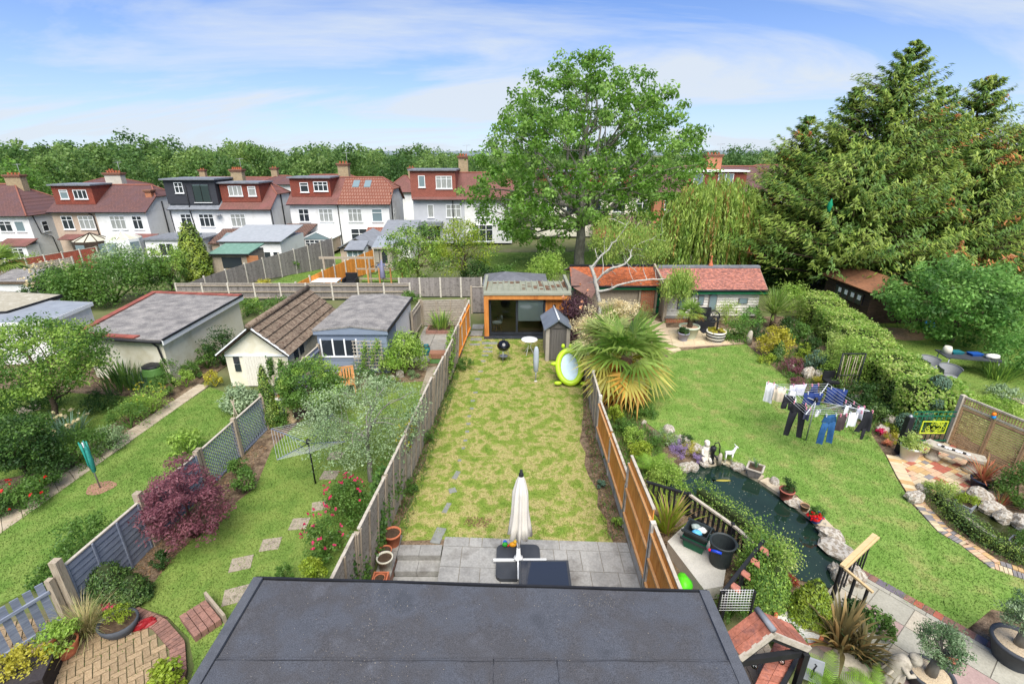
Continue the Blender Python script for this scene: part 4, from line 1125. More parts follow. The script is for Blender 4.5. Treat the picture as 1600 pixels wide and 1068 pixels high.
# garden office
ORW=M('cedar_orange',[lin(176,108,50),lin(196,130,66),lin(160,94,42)],4,.6,.2,30,stretch=(1,1,.2),ob=.06)
SAGE=M('metal_roof_sage',[lin(132,134,119),lin(148,150,134)],2,.5,.1,20)
DKM=M('metal_anthracite',[lin(40,44,50),lin(52,56,62)],3,.4,0)
Yo=22.6; x0,x1=-1.36,2.84; zo=2.16; yb_=25.7; zb_=2.02
t=T('garden_office','garden office with orange timber frame, sliding glass doors and ribbed sage metal roof','garden room',(.74,24,0))
MB().box(x0,x0+.22,Yo,Yo+.5,0,zo-.22).build('timber_post',ORW,t,True); MB().box(x1-.22,x1,Yo,Yo+.5,0,zo-.22).build('timber_post',ORW,t,True)
MB().box(x0,x1,Yo,Yo+.5,zo-.218,zo).build('timber_beam',ORW,t,True)
MB().box(x0+.02,x0+.12,Yo+.5,yb_,0,zo-.1).box(x1-.12,x1-.02,Yo+.5,yb_,0,zo-.1).box(x0+.12,x1-.12,yb_-.12,yb_,0,zo-.12).build('wall',ORW,t,True)
MB().box(x0+.12,x1-.12,Yo+.4,yb_-.12,.0,.06).build('floor',M('laminate',[lin(130,104,78),lin(150,124,96)],3,.5,0,stretch=(1,8,1)),t,True)
MB().box(x0+.125,x1-.125,yb_-.2,yb_-.125,.06,zo-.15).box(x0+.122,x0+.15,Yo+.55,yb_-.2,.06,zo-.15).box(x1-.15,x1-.122,Yo+.55,yb_-.2,.06,zo-.15).build('lining',M('wall_olive',[lin(96,94,72),lin(112,108,86)],1,.9,.1),t,True)
MB().box(x0-.01,x1+.01,Yo-.04,Yo+.46,zo+.003,zo+.1).build('fascia',SAGE,t,True)
rf=MB().slab([(x0+.1,Yo+.4,zo+.06),(x1-.1,Yo+.4,zo+.06),(x1-.1,yb_,zb_+.06),(x0+.1,yb_,zb_+.06)],.06).build('roof',SAGE,t,True)
for k in range(13):
 x=x0+.3+k*(x1-x0-.6)/12
 MB().slab([(x-.025,Yo+.42,zo+.11),(x+.025,Yo+.42,zo+.11),(x+.025,yb_,zb_+.11),(x-.025,yb_,zb_+.11)],.05).build('roof_rib',SAGE,rf,True)
MOSS=M('moss_brown',[lin(92,70,54),lin(120,92,72)],14,.95,.9,60)
rs_=random.Random(5)
for k in range(13):
 if rs_.random()<.9:
  for j in range(rs_.choice((1,2,3))):
   x=x0+.33+k*(x1-x0-.6)/12; f0=rs_.uniform(.0,.8) if k>4 else rs_.uniform(.7,.9); f1=min(1,f0+rs_.uniform(.04,.3 if k>6 else .1))
   y0_,y1_=Yo+.5+2.6*f0,Yo+.5+2.6*f1; zz_=lambda y: zo+.066+(zb_-zo)*(y-Yo-.4)/(yb_-Yo-.4)
   mb=MB(); n_=6
   V=[(x+rs_.uniform(0,.06),lerp(y0_,y1_,i/n_),zz_(lerp(y0_,y1_,i/n_))+.005) for i in range(n_+1)]+[(x+rs_.uniform(.14,.26),lerp(y0_,y1_,i/n_),zz_(lerp(y0_,y1_,i/n_))+.005) for i in range(n_+1)]
   mb.add(V,[(i,i+n_+1,i+n_+2,i+1) for i in range(n_)]); mb.build('leaf_litter',MOSS,rf,True)
for x in (x0+.02,x1-.02): MB().beam((x,Yo+.45,zo+.16),(x+(.0),yb_+.1,zb_+.3),.14,.2).build('parapet',SAGE,t,True)
MB().box(x0+.23,x0+3.0,Yo+.18,Yo+.2,-.02,.06).box(x0-.02,x1,Yo-.25,Yo+.0,-.03,.06).build('threshold',DKM,t,True)
fd=MB()
for c in (x0+.23,x0+1.55,x0+2.9): fd.box(c,c+.1,Yo+.25,Yo+.37,.06,zo-.225)
fd.box(x0+.33,x0+2.9,Yo+.26,Yo+.36,.062,.16).box(x0+.33,x0+2.9,Yo+.26,Yo+.36,zo-.33,zo-.23); dd=fd.build('sliding_door',DKM,t,True)
for c in (x0+.33,x0+1.65): MB().box(c,c+(1.22 if c<x0+1 else 1.25),Yo+.3,Yo+.315,.16,zo-.33).build('pane',panemat(),dd,True)
MB().box(x0+1.66,x0+2.89,Yo+.325,Yo+.335,.75,zo-.335).build('roller_blind',M('blind_white',[lin(206,212,214)],rough=.9,bump=0),t,True)
for k in range(9): MB().box(x0+3.0+k*.115,x0+3.0+k*.115+.105,Yo+.3,Yo+.35,.06,zo-.222).build('cladding_board',ORW,t,True)
MB().box(x0+3.36,x0+3.5,Yo+.22,Yo+.3,1.4,1.6).build('wall_lamp',BLACK,t,True)

# ------------------------------------------------------------------ more outbuildings
R_OR=M('clay_tile_orange',[lin(170,88,50),lin(188,108,66),lin(146,80,54),lin(196,138,104)],9,.9,.4,40,isl=.24)
R_PK=M('clay_tile_pink',[lin(158,98,82),lin(178,120,102),lin(128,90,86),lin(166,108,82)],8,.9,.4,40,isl=.22)
WEATH=M('weatherboard_white',[lin(196,192,182),lin(214,210,202),lin(160,150,134)],7,.9,.4,30,stretch=(.5,.5,6),ob=.06)
OAK=M('timber_grey',[lin(136,124,106),lin(164,152,134),lin(112,100,86)],5,.9,.5,30,stretch=(6,6,.6),ob=.08)
GREEN=M('paint_green',[lin(20,92,58),lin(28,108,70)],4,.5,.1)
ea,eb=D(893,447,26.3),D(1042,447,26.3)
ra,rb_=D(890,416,28.4),D(1040,420,28.4)
t=T('tiled_outbuilding','timber outbuilding with bright orange clay tiles and green door','outbuilding',(6,27.3,0))
x0,x1=ea.x+.3,eb.x
MB().box(x0,x1,26.6,30.0,-.03,ea.z-.05).build('wall',OAK,t,True)
E0,E1,Q0,Q1=Vector((ea.x,26.3,ea.z)),Vector((eb.x,26.3,ea.z)),Vector((ra.x,28.4,ra.z)),Vector((eb.x,28.4,ra.z))
MB().slab([E0,E1,Q1,Q0],.08).slab([Vector((ea.x,30.5,ea.z)),Vector((eb.x,30.5,ea.z)),Q1,Q0],.08).build('roof',OAK,t,True)
tiled(t,E0,E1,Q0,Q1,34,15,R_OR,.02,lift=.03)
for k in range(16): MB().beam(lerp(Q0,Q1,k/16)+Vector((0,0,.05)),lerp(Q0,Q1,(k+.93)/16)+Vector((0,0,.05)),.26,.09).build('ridge_tile',BLACK,t,True)
MB().add([Q0+Vector((0,0,.01)),E0+Vector((0,-.1,0)),E0+Vector((1.0,-.9,-.45)),E0+Vector((1.6,-.05,.25))],[(0,1,2,3),(3,2,1,0)]).build('lean_to_roof',M('felt_brown',[lin(110,84,76),lin(134,104,94)],5,.9,.5),t,True)
MB().beam(E0+Vector((0,-.05,-.1)),E1+Vector((0,-.05,-.1)),.05,.16).build('fascia',GREEN,t,True)
MB().tube([E0+Vector((0,-.1,0)),E1+Vector((0,-.1,0))],.06,6).build('gutter',BLACK,t,True)
dx0,dx1=D(1026,470,26.5).x,D(1040,470,26.5).x
MB().box(dx0,dx1,26.5,26.56,.02,1.55).build('door',GREEN,t,True)
for z in (.35,.95): MB().box(dx0+.02,dx1-.15,26.47,26.5,z,z+.06).build('hinge_strap',BLACK,t,True)
MB().box(dx0-.9,dx0-.15,26.5,26.58,.1,1.35).build('brick_panel',BRICKO,t,True); MB().box(dx0-.9,dx0-.1,26.46,26.56,1.36,1.56).build('shutter',GREEN,t,True)
for x in (dx0-.12,dx1+.03,dx0-1.05): MB().box(x,x+.11,26.44,26.6,0,1.75).build('timber_post',OAK,t,True)
# weatherboarded part
ea,eb=D(1042,453,25.0),D(1199,456,25.0); ra=D(1050,418,27.4); rb2=D(1186,419,27.4)
t=T('weatherboard_outbuilding','white weatherboarded outbuilding with pinkish clay tiles','outbuilding',(11.2,26,0))
x0,x1=ea.x+.15,eb.x-.25
ez=ea.z; rz_=ra.z
MB().box(x0,x1,25.28,29.4,-.03,ez-.02).build('wall',OAK,t,True)
E0,E1,Q0,Q1=Vector((ea.x,25.0,ez)),Vector((eb.x,25.0,ez)),Vector((ea.x+.1,27.4,rz_)),Vector((rb2.x,27.4,rz_))
MB().slab([E0,E1,Q1,Q0],.08).slab([Vector((ea.x,29.8,ez)),Vector((eb.x,29.8,ez)),Q1,Q0],.08).slab([E1,Vector((eb.x,29.8,ez)),Q1],.08).build('roof',OAK,t,True)
tiled(t,E0,E1,Q0,Q1,38,18,R_PK,.02,lift=.03)
MB().beam(Q0+Vector((0,0,.06)),Q1+Vector((0,0,.06)),.3,.12).build('ridge_lead',LEAD,t,True)
MB().lathe([(.16,0),(.12,.1),(.05,.3),(.03,.5),(.06,.55),(.01,.62)],8,(D(1110,418,27.4).x,27.4,rz_+.08)).build('finial',TERRA,t,True)
MB().beam(E0+Vector((0,-.05,-.12)),E1+Vector((0,-.05,-.12)),.05,.16).build('fascia',GREEN,t,True)
MB().tube([E0+Vector((0,-.1,-.01)),E1+Vector((0,-.1,-.01))],.06,6).build('gutter',BLACK,t,True)
nb=9
for k in range(nb):
 z0=.28+k*(ez-.4)/nb; z1=z0+(ez-.4)/nb
 MB().add([(x0,25.2,z0),(x1,25.2,z0),(x1,25.25,z1),(x0,25.25,z1),(x0,25.27,z0),(x1,25.27,z0)],[(0,1,2,3),(5,4,0,1)][:1]+[(4,5,1,0)]).build('board',WEATH,t,True)
MB().box(x0-.05,x0+1.3,24.9,25.25,-.02,.22).build('brick_plinth',BRICKO,t,True); MB().box(x0-.1,x0+1.35,24.86,25.26,.222,.28).build('plinth_cap',STONE,t,True)
MB().box(x0-.2,x0-.02,25.0,25.24,0,ez).build('corner_post',OAK,t,True)
MB().beam((ea.x-.1,24.95,ez+.1),(ea.x-.1,27.4,rz_+.1),.1,.3).build('bargeboard',OAK,t,True)
GFR=M('window_frame_grey',[lin(90,92,92),lin(120,120,116)],4,.7)
def smallwin(u0,u1,v0,v1,arch=False,Y=25.15):
 a=D(u0,v0,Y); b=D(u1,v1,Y)
 P=[(a.x,b.z),(b.x,b.z),(b.x,a.z)]+([((a.x+b.x)/2,a.z+.25)] if arch else [])+[(a.x,a.z)]
 n=len(P); cx_=sum(p[0] for p in P)/n; cz=sum(p[1] for p in P)/n
 o=MB(); o.add([(p[0],Y,p[1]) for p in P]+[(p[0],Y+.08,p[1]) for p in P],[tuple(range(n))]+[(i,i+n,(i+1) % n+n,(i+1) % n) for i in range(n)])
 w_=o.build('window',GFR,t,True)
 s=.8
 MB().add([(cx_+(p[0]-cx_)*s,Y-.012,cz+(p[1]-cz)*(1-(1-s)*.5)) for p in P],[tuple(range(n))]).build('pane',GLASSB,w_,True)
smallwin(1061,1068,463,483); smallwin(1092,1099,462,476); smallwin(1109,1118,462,485,True); smallwin(1155,1168,466,474)
# brown shed beyond the hedge
BRN=M('shed_dark_brown',[lin(58,46,40),lin(78,62,52)],5,.85,.4,30,stretch=(.5,.5,8),ob=.08)
t=T('dark_brown_shed','dark brown timber shed with rusty roof under the conifers','shed',(20.3,26.5,0))
MB().box(18.95,21.9,24.75,28.6,-.03,1.55).build('wall',BRN,t,True)
for k in range(10): MB().box(18.9,21.95,24.7,24.745,.02+k*.155,.02+k*.155+.145).build('board',BRN,t,True)
for k in range(10): MB().box(18.9,18.945,24.76,28.6,.02+k*.155,.02+k*.155+.145).build('board',BRN,t,True)
MB().slab([(18.7,24.4,1.75),(18.7,28.9,1.75),(20.4,28.9,2.3),(20.4,24.4,2.3)],.07).slab([(22.2,24.4,1.75),(22.2,28.9,1.75),(20.4,28.9,2.3),(20.4,24.4,2.3)],.07).build('roof',M('roof_rust',[lin(120,84,62),lin(150,104,76),lin(96,72,58)],4,.9,.4),t,True)
MB().add([(18.95,24.76,1.55),(21.9,24.76,1.55),(20.4,24.76,2.2)],[(0,1,2)]).build('gable',BRN,t,True)
MB().box(18.84,18.9,25.2,27.6,.85,1.45).build('window',GLASS,t,True)
for k in range(5): MB().box(18.82,18.86,25.2+k*.59,25.26+k*.59,.83,1.47).build('mullion',BRN,t,True)
for k in range(4): MB().box(18.815,18.83,25.35+k*.55,25.6+k*.55,1.1,1.35).build('hung_card',FRAME,t,True)
MB().box(20.6,21.4,24.66,24.7,.05,1.5).build('door',BRN,t,True)
# plastic shed by the office
PG=M('resin_grey',[lin(90,87,84),lin(104,100,96)],3,.6,.2,stretch=(6,6,.5)); PB=M('resin_beige',[lin(150,143,131),lin(166,158,146)],3,.6,.1)
PR=M('resin_roof_blue',[lin(92,100,110),lin(110,118,128)],3,.5,.2)
t=T('plastic_shed','small grey plastic tool shed with beige corners and gabled roof','shed',(1.95,20.5,0),.04); t.scale=(.86,1,1)
MB().box(-.46,.46,-.78,.8,0,1.5).build('wall',PG,t)
MB().add([(-.5,-.8,1.5),(.5,-.8,1.5),(0,-.8,1.86),(-.5,.8,1.5),(.5,.8,1.5),(0,.8,1.86)],[(0,1,2),(5,4,3)]).build('gable',PG,t)
for s in (-1,1):
 MB().box(s*.52-.09,s*.52+.09,-.86,-.6,0,1.5).build('corner_post',PB,t); MB().box(s*.5-.04,s*.5+.04,-.6,.82,0,1.5).build('side_panel',PB,t)
 MB().slab([(0,-.98,1.95),(0,.95,1.95),(s*.72,.95,1.52),(s*.72,-.98,1.52)],.05).build('roof',PR,t)
MB().tube([(0,-1.0,1.965),(0,.97,1.965)],.045,6).build('ridge',M('ridge_pale',[lin(200,204,206)],rough=.5,bump=0),t)
for k in range(5): MB().box(-.33+k*.132,-.33+k*.132+.124,-.82,-.782,.05,1.42).build('door_board',PG,t)
MB().box(.24,.29,-.85,-.82,.62,.82).build('handle',BLACK,t)
MB().add([(-.22,-.83,1.52),(.22,-.83,1.52),(0,-.83,1.74)],[(0,1,2)]).build('vent',PG,t)
# sheds at the left edge
RBG=M('roof_sheet_bluegrey',[lin(124,130,137),lin(142,148,154)],2,.6,.15,15)
def quadshed(name,label,pts,z,walls_,roofm,trim=FRAME,h0=None,cat='shed'):
 P=[G(u,v,z) for u,v in pts]; c=sum(P,Vector())/4
 t=T(name,label,cat,(c.x,c.y,0))
 MB().prism([(p.x+(c.x-p.x)*.06,p.y+(c.y-p.y)*.05) for p in P],min(-.03,zt(c.x,c.y)),z-.12).build('wall',walls_,t,True)
 MB().slab(P,.1).build('roof',roofm,t,True)
 for i in range(4): MB().beam(P[i]-Vector((0,0,.08)),P[(i+1) % 4]-Vector((0,0,.08)),.05,.16).build('fascia',trim,t,True)
 return t,P
quadshed('grey_roof_shed','white shed with smooth blue-grey sheet roof left of the workshop',((-60,506),(72,502),(144,472),(40,468)),1.9,WHITE,RBG)
quadshed('pale_roof_shed','long low shed with dirty cream roof at the left edge',((-60,490),(10,486),(96,460),(-10,454)),2.0,WHITE,M('roof_dirty_cream',[lin(170,166,150),lin(150,144,126),lin(188,184,170)],3,.9,.3),BLACK)
quadshed('flat_roof_garage','flat-roofed garage with mossy grey roof behind the left sheds',((-20,440),(60,440),(100,420),(20,420)),1.2,WHITE,GRITF,WOODM,cat='garage')
# mid-distance sheds and garages
def dshed(name,label,u0,u1,vb,vt,Y,dep,rh,wallm,roofm,cat='shed',fwd=False):
 a,b=D(u0,vt,Y),D(u1,vt,Y); zb=zt((a.x+b.x)/2,Y)
 t=T(name,label,cat,((a.x+b.x)/2,Y+dep/2,zb))
 W_=b.x-a.x; h=a.z-zb
 MB().box(-W_/2,W_/2,-dep/2,dep/2,-.1,h).build('wall',wallm,t)
 if fwd:   # gable towards the viewer
  MB().add([(-W_/2,-dep/2,h),(W_/2,-dep/2,h),(0,-dep/2,h+rh)],[(0,1,2)]).build('gable',wallm,t)
  for s in (-1,1): MB().slab([(0,-dep/2-.2,h+rh),(0,dep/2,h+rh),(s*(W_/2+.2),dep/2,h-.06),(s*(W_/2+.2),-dep/2-.2,h-.06)],.08).build('roof',roofm,t)
 else:
  MB().slab([(-W_/2-.15,-dep/2-.2,h),(W_/2+.15,-dep/2-.2,h),(W_/2+.15,dep/2,h+rh),(-W_/2-.15,dep/2,h+rh)],.08).build('roof',roofm,t)
 MB().beam((-W_/2-.15,-dep/2-.22,h-.05),(W_/2+.15,-dep/2-.22,h-.05),.05,.12).build('fascia',BLACK if wallm is not PB else PB,t)
 return t,W_,h,dep
ROOFG=M('roof_sheet_grey',[lin(112,116,122),lin(132,136,142)],2,.8,.2,30)
t,W_,h,dp_=dshed('garage','beige garage with low dark grey roof behind the orange fence',531,584,395,386,45,6,.9,BEIGE,ROOFG,'garage',True)
t,W_,h,dp_=dshed('playhouse_shed','cream plastic shed with pale roof behind the orange fence end',584,611,400,386,41.5,2.2,.6,PB,RBG)
MB().box(-.1,.35,-dp_/2-.03,-dp_/2,h*.35,h*.85).build('window',GLASS,t); MB().box(-.35,-.3,-dp_/2-.02,-dp_/2,0,h).build('door_edge',BLACK,t)
t,W_,h,dp_=dshed('lean_to_greenhouse','small glazed lean-to with grey roof beside the beige garage',541,566,400,390,42.5,1.8,.5,FRAME,ROOFG,'greenhouse')
for k in range(3): MB().box(-W_/2+.1+k*W_/3,-W_/2+(k+1)*W_/3,-dp_/2-.02,-dp_/2-.003,h*.3,h-.1).build('pane',GLASSB,t)
dshed('annexe','dark slate roofed annexe beside the pantile house',588,640,385,378,48.5,6,1.4,WHITE,ROOFG,'building')
t,W_,h,dp_=dshed('green_roof_shed','ramshackle timber shed with green felt roof among garden clutter',328,386,410,396,37.5,2.6,.35,OAK,M('felt_green',[lin(90,122,108),lin(112,144,130)],4,.9,.4))
MB().box(-.6,.9,-dp_/2-.04,-dp_/2,h*.45,h*.85).build('window',GLASS,t); MB().box(1.35,2.25,-dp_/2-.04,-dp_/2,0,h*.92).build('door',M('door_rust',[lin(150,100,66),lin(168,116,80)],4,.8),t)
t,W_,h,dp_=dshed('white_garage','long white garage with pale flat roof and glazed doors',342,437,395,377,46,5.5,.8,WHITE,M('roof_pale_grey',[lin(138,143,147),lin(154,158,162)],3,.8,.2),'garage')
for k in range(4): window(t,W_/2-3.4+k*.85,.05,.7,1.6,-dp_/2,1,0)
def conservatory(u0,u1,v0,v1,Y,label,mat):
 a,b=D(u0,v1,Y),D(u1,v1,Y); r_=(b.x-a.x)/2; zb=zt(a.x,Y); top=D(u0,v0,Y+r_).z-zb; e=a.z-zb
 t=T('conservatory',label,'conservatory',((a.x+b.x)/2,Y+r_,zb))
 n=10
 P=[(r_*math.cos(2*PI*i/n),r_*math.sin(2*PI*i/n)) for i in range(n)]
 MB().prism(P,0,e).build('wall',mat,t)
 for i in range(n):
  p,q=P[i],P[(i+1) % n]
  MB().add([(p[0],p[1],e),(q[0],q[1],e),(0,0,top)],[(0,1,2)]).build('roof_panel',MATS.get('polycarb_cream') or M('polycarb_cream',[lin(176,172,152),lin(190,186,168)],2,.4,0),t)
  MB().tube([(p[0],p[1],e+.02),(0,0,top+.02)],.05,5).build('roof_bar',BRF if mat is not FRAME else FRAME,t)
  m_=((p[0]+q[0])/2*1.005,(p[1]+q[1])/2*1.005)
  if i % 2: MB().beam((p[0]*.99+q[0]*.01,p[1]*.99+q[1]*.01,e*.65),(p[0]*.1+q[0]*.9,p[1]*.1+q[1]*.9,e*.65),.06,e*.5).build('pane',GLASSB,t)
conservatory(97,148,364,379,50,'octagonal brown conservatory with cream roof panels',BRF)
conservatory(146,198,361,376,51,'white conservatory with cream roof beside the brown one',FRAME)
# ------------------------------------------------------------------ fences
CONC=M('concrete_post',[lin(176,170,158),lin(196,190,178),lin(150,142,130)],5,.95,.4,60)
GBRD=M('concrete_gravel_board',[lin(164,160,150),lin(186,182,172),lin(120,122,100)],4,.95,.4,50)
WGREY=M('fence_weathered',[lin(128,119,107),lin(154,146,133),lin(104,95,84)],6,.95,.5,30,stretch=(2,2,2),isl=.15,ob=.1,fine=(40,.2))
WDARK=M('fence_darkgrey',[lin(112,107,104),lin(136,130,126),lin(94,90,86)],5,.95,.5,30,isl=.15,ob=.08)
WORN=M('fence_orange',[lin(206,132,54),lin(222,152,74),lin(190,114,42)],5,.8,.3,30,stretch=(3,3,.4),isl=.12)
WORD=M('fence_orange_rail',[lin(196,146,92),lin(212,168,118)],4,.85,.3)
WRED=M('fence_redbrown',[lin(120,62,48),lin(140,76,60)],5,.9,.3,isl=.1)
BLUGF=M('fence_bluegrey',[lin(100,107,122),lin(118,126,142),lin(138,144,156)],5,.8,.4,30,stretch=(.6,.6,6),ob=.08)
CAPW=M('fence_capping',[lin(160,152,138),lin(180,172,158),lin(136,126,112)],6,.9,.4)
def fence(name,label,A,B,n,h0,h1,style,mat,postm=None,face=1,rails=2,gravel=0,cap=True,posth=.08,rail_m=None,group=None,bw=.11,zfun=zt,lean=0,each=False,capm=None,postw=.1,zA=None):
 A=Vector((A[0],A[1],0)); B=Vector((B[0],B[1],0))
 t=T(name,label,'fence',((A.x+B.x)/2,(A.y+B.y)/2,zfun((A.x+B.x)/2,(A.y+B.y)/2)),0,group)
 d=(B-A).normalized(); nr=Vector((-d.y,d.x,0))*face
 rs=random.Random(len(label)); postm=postm or CONC
 L_=(B-A).length/n
 for i in range(n+1):
  p=A+d*L_*i; z=zfun(p.x,p.y); hh=lerp(h0,h1,i/n)
  mb=MB().beam(p+Vector((0,0,z-.05)),p+Vector((lean*nr.x,lean*nr.y,z+hh+posth)),postw,postw); mb.build('post',postm,t,True)
 for i in range(n):
  p0=A+d*(L_*i+postw*.55); p1=A+d*(L_*(i+1)-postw*.55)
  z0,z1=zfun(p0.x,p0.y),zfun(p1.x,p1.y); ha,hb=lerp(h0,h1,i/n),lerp(h0,h1,(i+1)/n)
  ha+=rs.uniform(-.03,.03) if lean else 0
  zup=lambda s,f: Vector((0,0,lerp(z0,z1,s)+lerp(gravel,lerp(ha,hb,s),f)))
  ln=nr*(lean+(rs.uniform(-.03,.05) if lean else 0))
  pt=lambda s,f,o=0.0: lerp(p0,p1,s)+zup(s,f)+nr*o+ln*f
  if gravel: MB().beam(lerp(p0,p1,0)+Vector((0,0,z0+gravel/2)),p1+Vector((0,0,z1+gravel/2)),.05,gravel).build('gravel_board',GBRD,t,True)
  W_=(p1-p0).length
  if style=='close':
   k=max(2,int(W_/bw)); mb=MB()
   for j in range(k):
    s0,s1=j/k,(j+1.12)/k
    s1=min(1,s1); o0,o1=.006,.022
    a,b,c,e=pt(s0,.01,o0),pt(s1,.01,o1),pt(s1,1,o1),pt(s0,1,o0)
    q=nr*-.016
    mb.add([a,b,c,e,a+q,b+q,c+q,e+q],[(0,1,2,3),(7,6,5,4),(0,4,5,1),(1,5,6,2),(2,6,7,3),(3,7,4,0)])
   o=mb.build('boards',mat,t,True); o['kind']='stuff'
   for r_ in range(rails):
    f=(.12+.76*r_/max(1,rails-1)); MB().beam(pt(0,f,.05),pt(1,f,.05),.05,.06).build('rail',rail_m or mat,t,True)
  elif style=='lap':
   k=max(4,int((ha-gravel)/bw)); mb=MB()
   for j in range(k):
    f0,f1=j/k,(j+1.15)/k; f1=min(1,f1)
    wv=lambda: rs.uniform(-.006,.006)
    a,b,c,e=pt(0,f0,.022+wv()),pt(1,f0,.022+wv()),pt(1,f1,.004),pt(0,f1,.004); q=nr*-.012
    bm=MB() if each else mb
    bm.add([a,b,c,e,a+q,b+q,c+q,e+q],[(0,1,2,3),(7,6,5,4),(0,4,5,1),(1,5,6,2),(2,6,7,3),(3,7,4,0)])
    if each: bm.build('board',mat,t,True)
   if not each: mb.build('boards',mat,t,True)['kind']='stuff'
   for j in range(4):
    s=[0.015,.33,.66,.985][j]; MB().beam(pt(s,0,.035),pt(s,1,.035),.035,.03,up=nr).build('batten',rail_m or mat,t,True)
  elif style=='trellis':
   mb=MB(); k=int(W_/.085); H_=ha-gravel
   sp=.085
   for sgn in (1,-1):
    off=-H_
    x=-H_ if sgn>0 else 0.0
    while x<W_+(0 if sgn>0 else H_):
     xa,za,xb,zb=x,0.0,x+sgn*H_,H_
     # clip to the panel
     if sgn>0:
      if xa<0: za=-xa; xa=0.
      if xb>W_: zb=H_-(xb-W_); xb=W_
     else:
      if xa>W_: za=xa-W_; xa=W_
      if xb<0: zb=H_+xb; xb=0.
     if zb-za>.05: mb.beam(pt(xa/W_,za/H_,.012*sgn),pt(xb/W_,zb/H_,.012*sgn),.026,.011,up=nr)
     x+=sp*1.41
   mb.build('lattice',mat,t,True)['kind']='stuff'
   for f in (.0,1.): MB().beam(pt(0,f),pt(1,f),.04,.05).build('rail',mat,t,True)
  elif style=='picket':
   k=int(W_/bw)
   for j in range(k):
    s=(j+.5)/k; q=pt(s,0,.02); e=pt(s,1,.02)
    MB().beam(q,e,bw*.68,.022,up=nr).build('picket',mat,t,True)
   for f in (.22,.8): MB().beam(pt(0,f,-.01),pt(1,f,-.01),.035,.06).build('rail',rail_m or mat,t,True)
  if cap: MB().beam(pt(0,1)+Vector((0,0,.012)),pt(1,1)+Vector((0,0,.012)),.06,.028).build('capping',capm or CAPW,t,True)
 return t
X=Vector
# left boundary of the middle garden (weathered lap panels, leaning)
lf=lambda y: (-3.2+(y-5.6)*.0566,y)
fence('weathered_fence','weathered grey lap-panel fence leaning along the left of the dry lawn',lf(5.6),lf(19.6),8,1.78,1.72,'lap',WGREY,OAK,-1,lean=.13,bw=.12,rail_m=OAK,each=False,posth=-.02)
fence('orange_fence','short run of orange closeboard fence beside the garden office',lf(19.7),lf(23.6),3,1.5,1.55,'close',WORN,CONC,-1,gravel=.0,rail_m=WORN)
# right boundary (orange closeboard)
for (y0,y1,n,h,lab) in ((5.55,7.47,1,1.9,'near orange closeboard panel beside the patio with concrete post'),(7.53,9.5,1,2.1,'tallest orange closeboard panel at the end of the patio'),(9.56,13.45,2,1.42,'low orange closeboard fence beside the rockery')):
 fence('orange_fence',lab,(2.74,y0),(2.74,y1),n,h,h-.05,'close',WORN,CONC,1,3 if h>1.5 else 2,.3 if h<1.5 else .22,True,-.25,WORD,'orange fence on the right of the middle garden',zfun=lambda x,y: 0.0)
fence('weathered_fence','weathered pale lap fence under the palm on the right of the dry lawn',(2.76,13.55),(3.0,19.3),3,1.4,1.35,'lap',WGREY,CONC,1,rail_m=OAK)
# blue-grey fence left of the olive garden
fence('blue_grey_fence','near blue-grey painted board panel behind the dwarf conifer',(-8.42,6.9),(-8.36,8.9),1,1.28,1.22,'lap',BLUGF,OAK,-1,each=True,bw=.13,posth=.24,rail_m=BLUGF,postw=.14)
fence('blue_grey_fence','blue-grey painted board fence behind the purple maple',(-8.35,9.05),(-8.28,10.85),1,1.2,1.15,'lap',BLUGF,OAK,-1,each=True,bw=.13,posth=.1,rail_m=BLUGF,postw=.12)
fence('trellis_fence','blue-grey diagonal lattice fence behind the open rotary drier',(-8.28,10.95),(-8.02,15.6),3,1.15,1.2,'trellis',BLUGF,OAK,-1,gravel=.0,posth=.1,postw=.12)
fence('blue_grey_fence','solid blue-grey fence running beside the cream shed',(-8.0,15.7),(-7.85,18.3),2,1.2,1.25,'close',BLUGF,OAK,-1,rail_m=BLUGF)
fence('picket_fence','low blue-grey picket fence at the bottom left corner',(-8.5,6.75),(-9.5,5.2),1,1.22,1.05,'picket',BLUGF,OAK,-1,bw=.17,posth=.0,cap=False,postw=.1)
# back fences
def backf(name,label,u0,v0,u1,v1,Y0,Y1,n,style,mat,**k):
 a,b=D(u0,v0,Y0),D(u1,v1,Y1)
 return fence(name,label,(a.x,a.y),(b.x,b.y),n,a.z-zt(a.x,a.y),b.z-zt(b.x,b.y),style,mat,**k)
backf('concrete_post_fence','long grey fence with concrete posts behind the three sheds',274,443,640,443,29.5,29.5,9,'close',WDARK,face=-1,rails=3,rail_m=OAK,posth=.05)
backf('dark_board_fence','tall dark board fence under the overhanging shrubs',623,434,752,433,30.2,30.2,4,'close',WDARK,face=-1,rails=0,cap=False,posth=0)
backf('concrete_post_fence','grey fence climbing beside the narrow lawn strip',282,446,518,372,30,46,9,'close',WDARK,face=-1,rails=0,posth=.1,cap=False)
backf('orange_fence','orange fence between the narrow lawn and the small garden',462,443,583,390,30.5,41,7,'close',WORN,face=1,rails=3,rail_m=WORD,posth=.12,cap=False)
backf('red_brown_fence','red-brown fence below the octagonal conservatory',8,408,150,386,39,43,5,'close',WRED,face=-1,rails=0)
backf('concrete_post_fence','pale concrete-post fence in front of the red-brown fence',-10,424,112,402,35.5,39,6,'close',WGREY,face=-1,rails=1)
backf('concrete_post_fence','low grey fence above the left-edge sheds',-10,442,66,446,32,31,3,'close',WDARK,face=-1,rails=1)
backf('concrete_post_fence','grey fence beside the slim green conifer',282,408,330,398,38,39,3,'close',WGREY,face=-1,rails=0,cap=False)
fence('lap_fence','grey lap panel closing the end of the olive garden',(-4.75,24.4),(-2.4,24.4),1,1.35,1.4,'lap',WGREY,OAK,-1,each=True,bw=.13,rail_m=OAK)
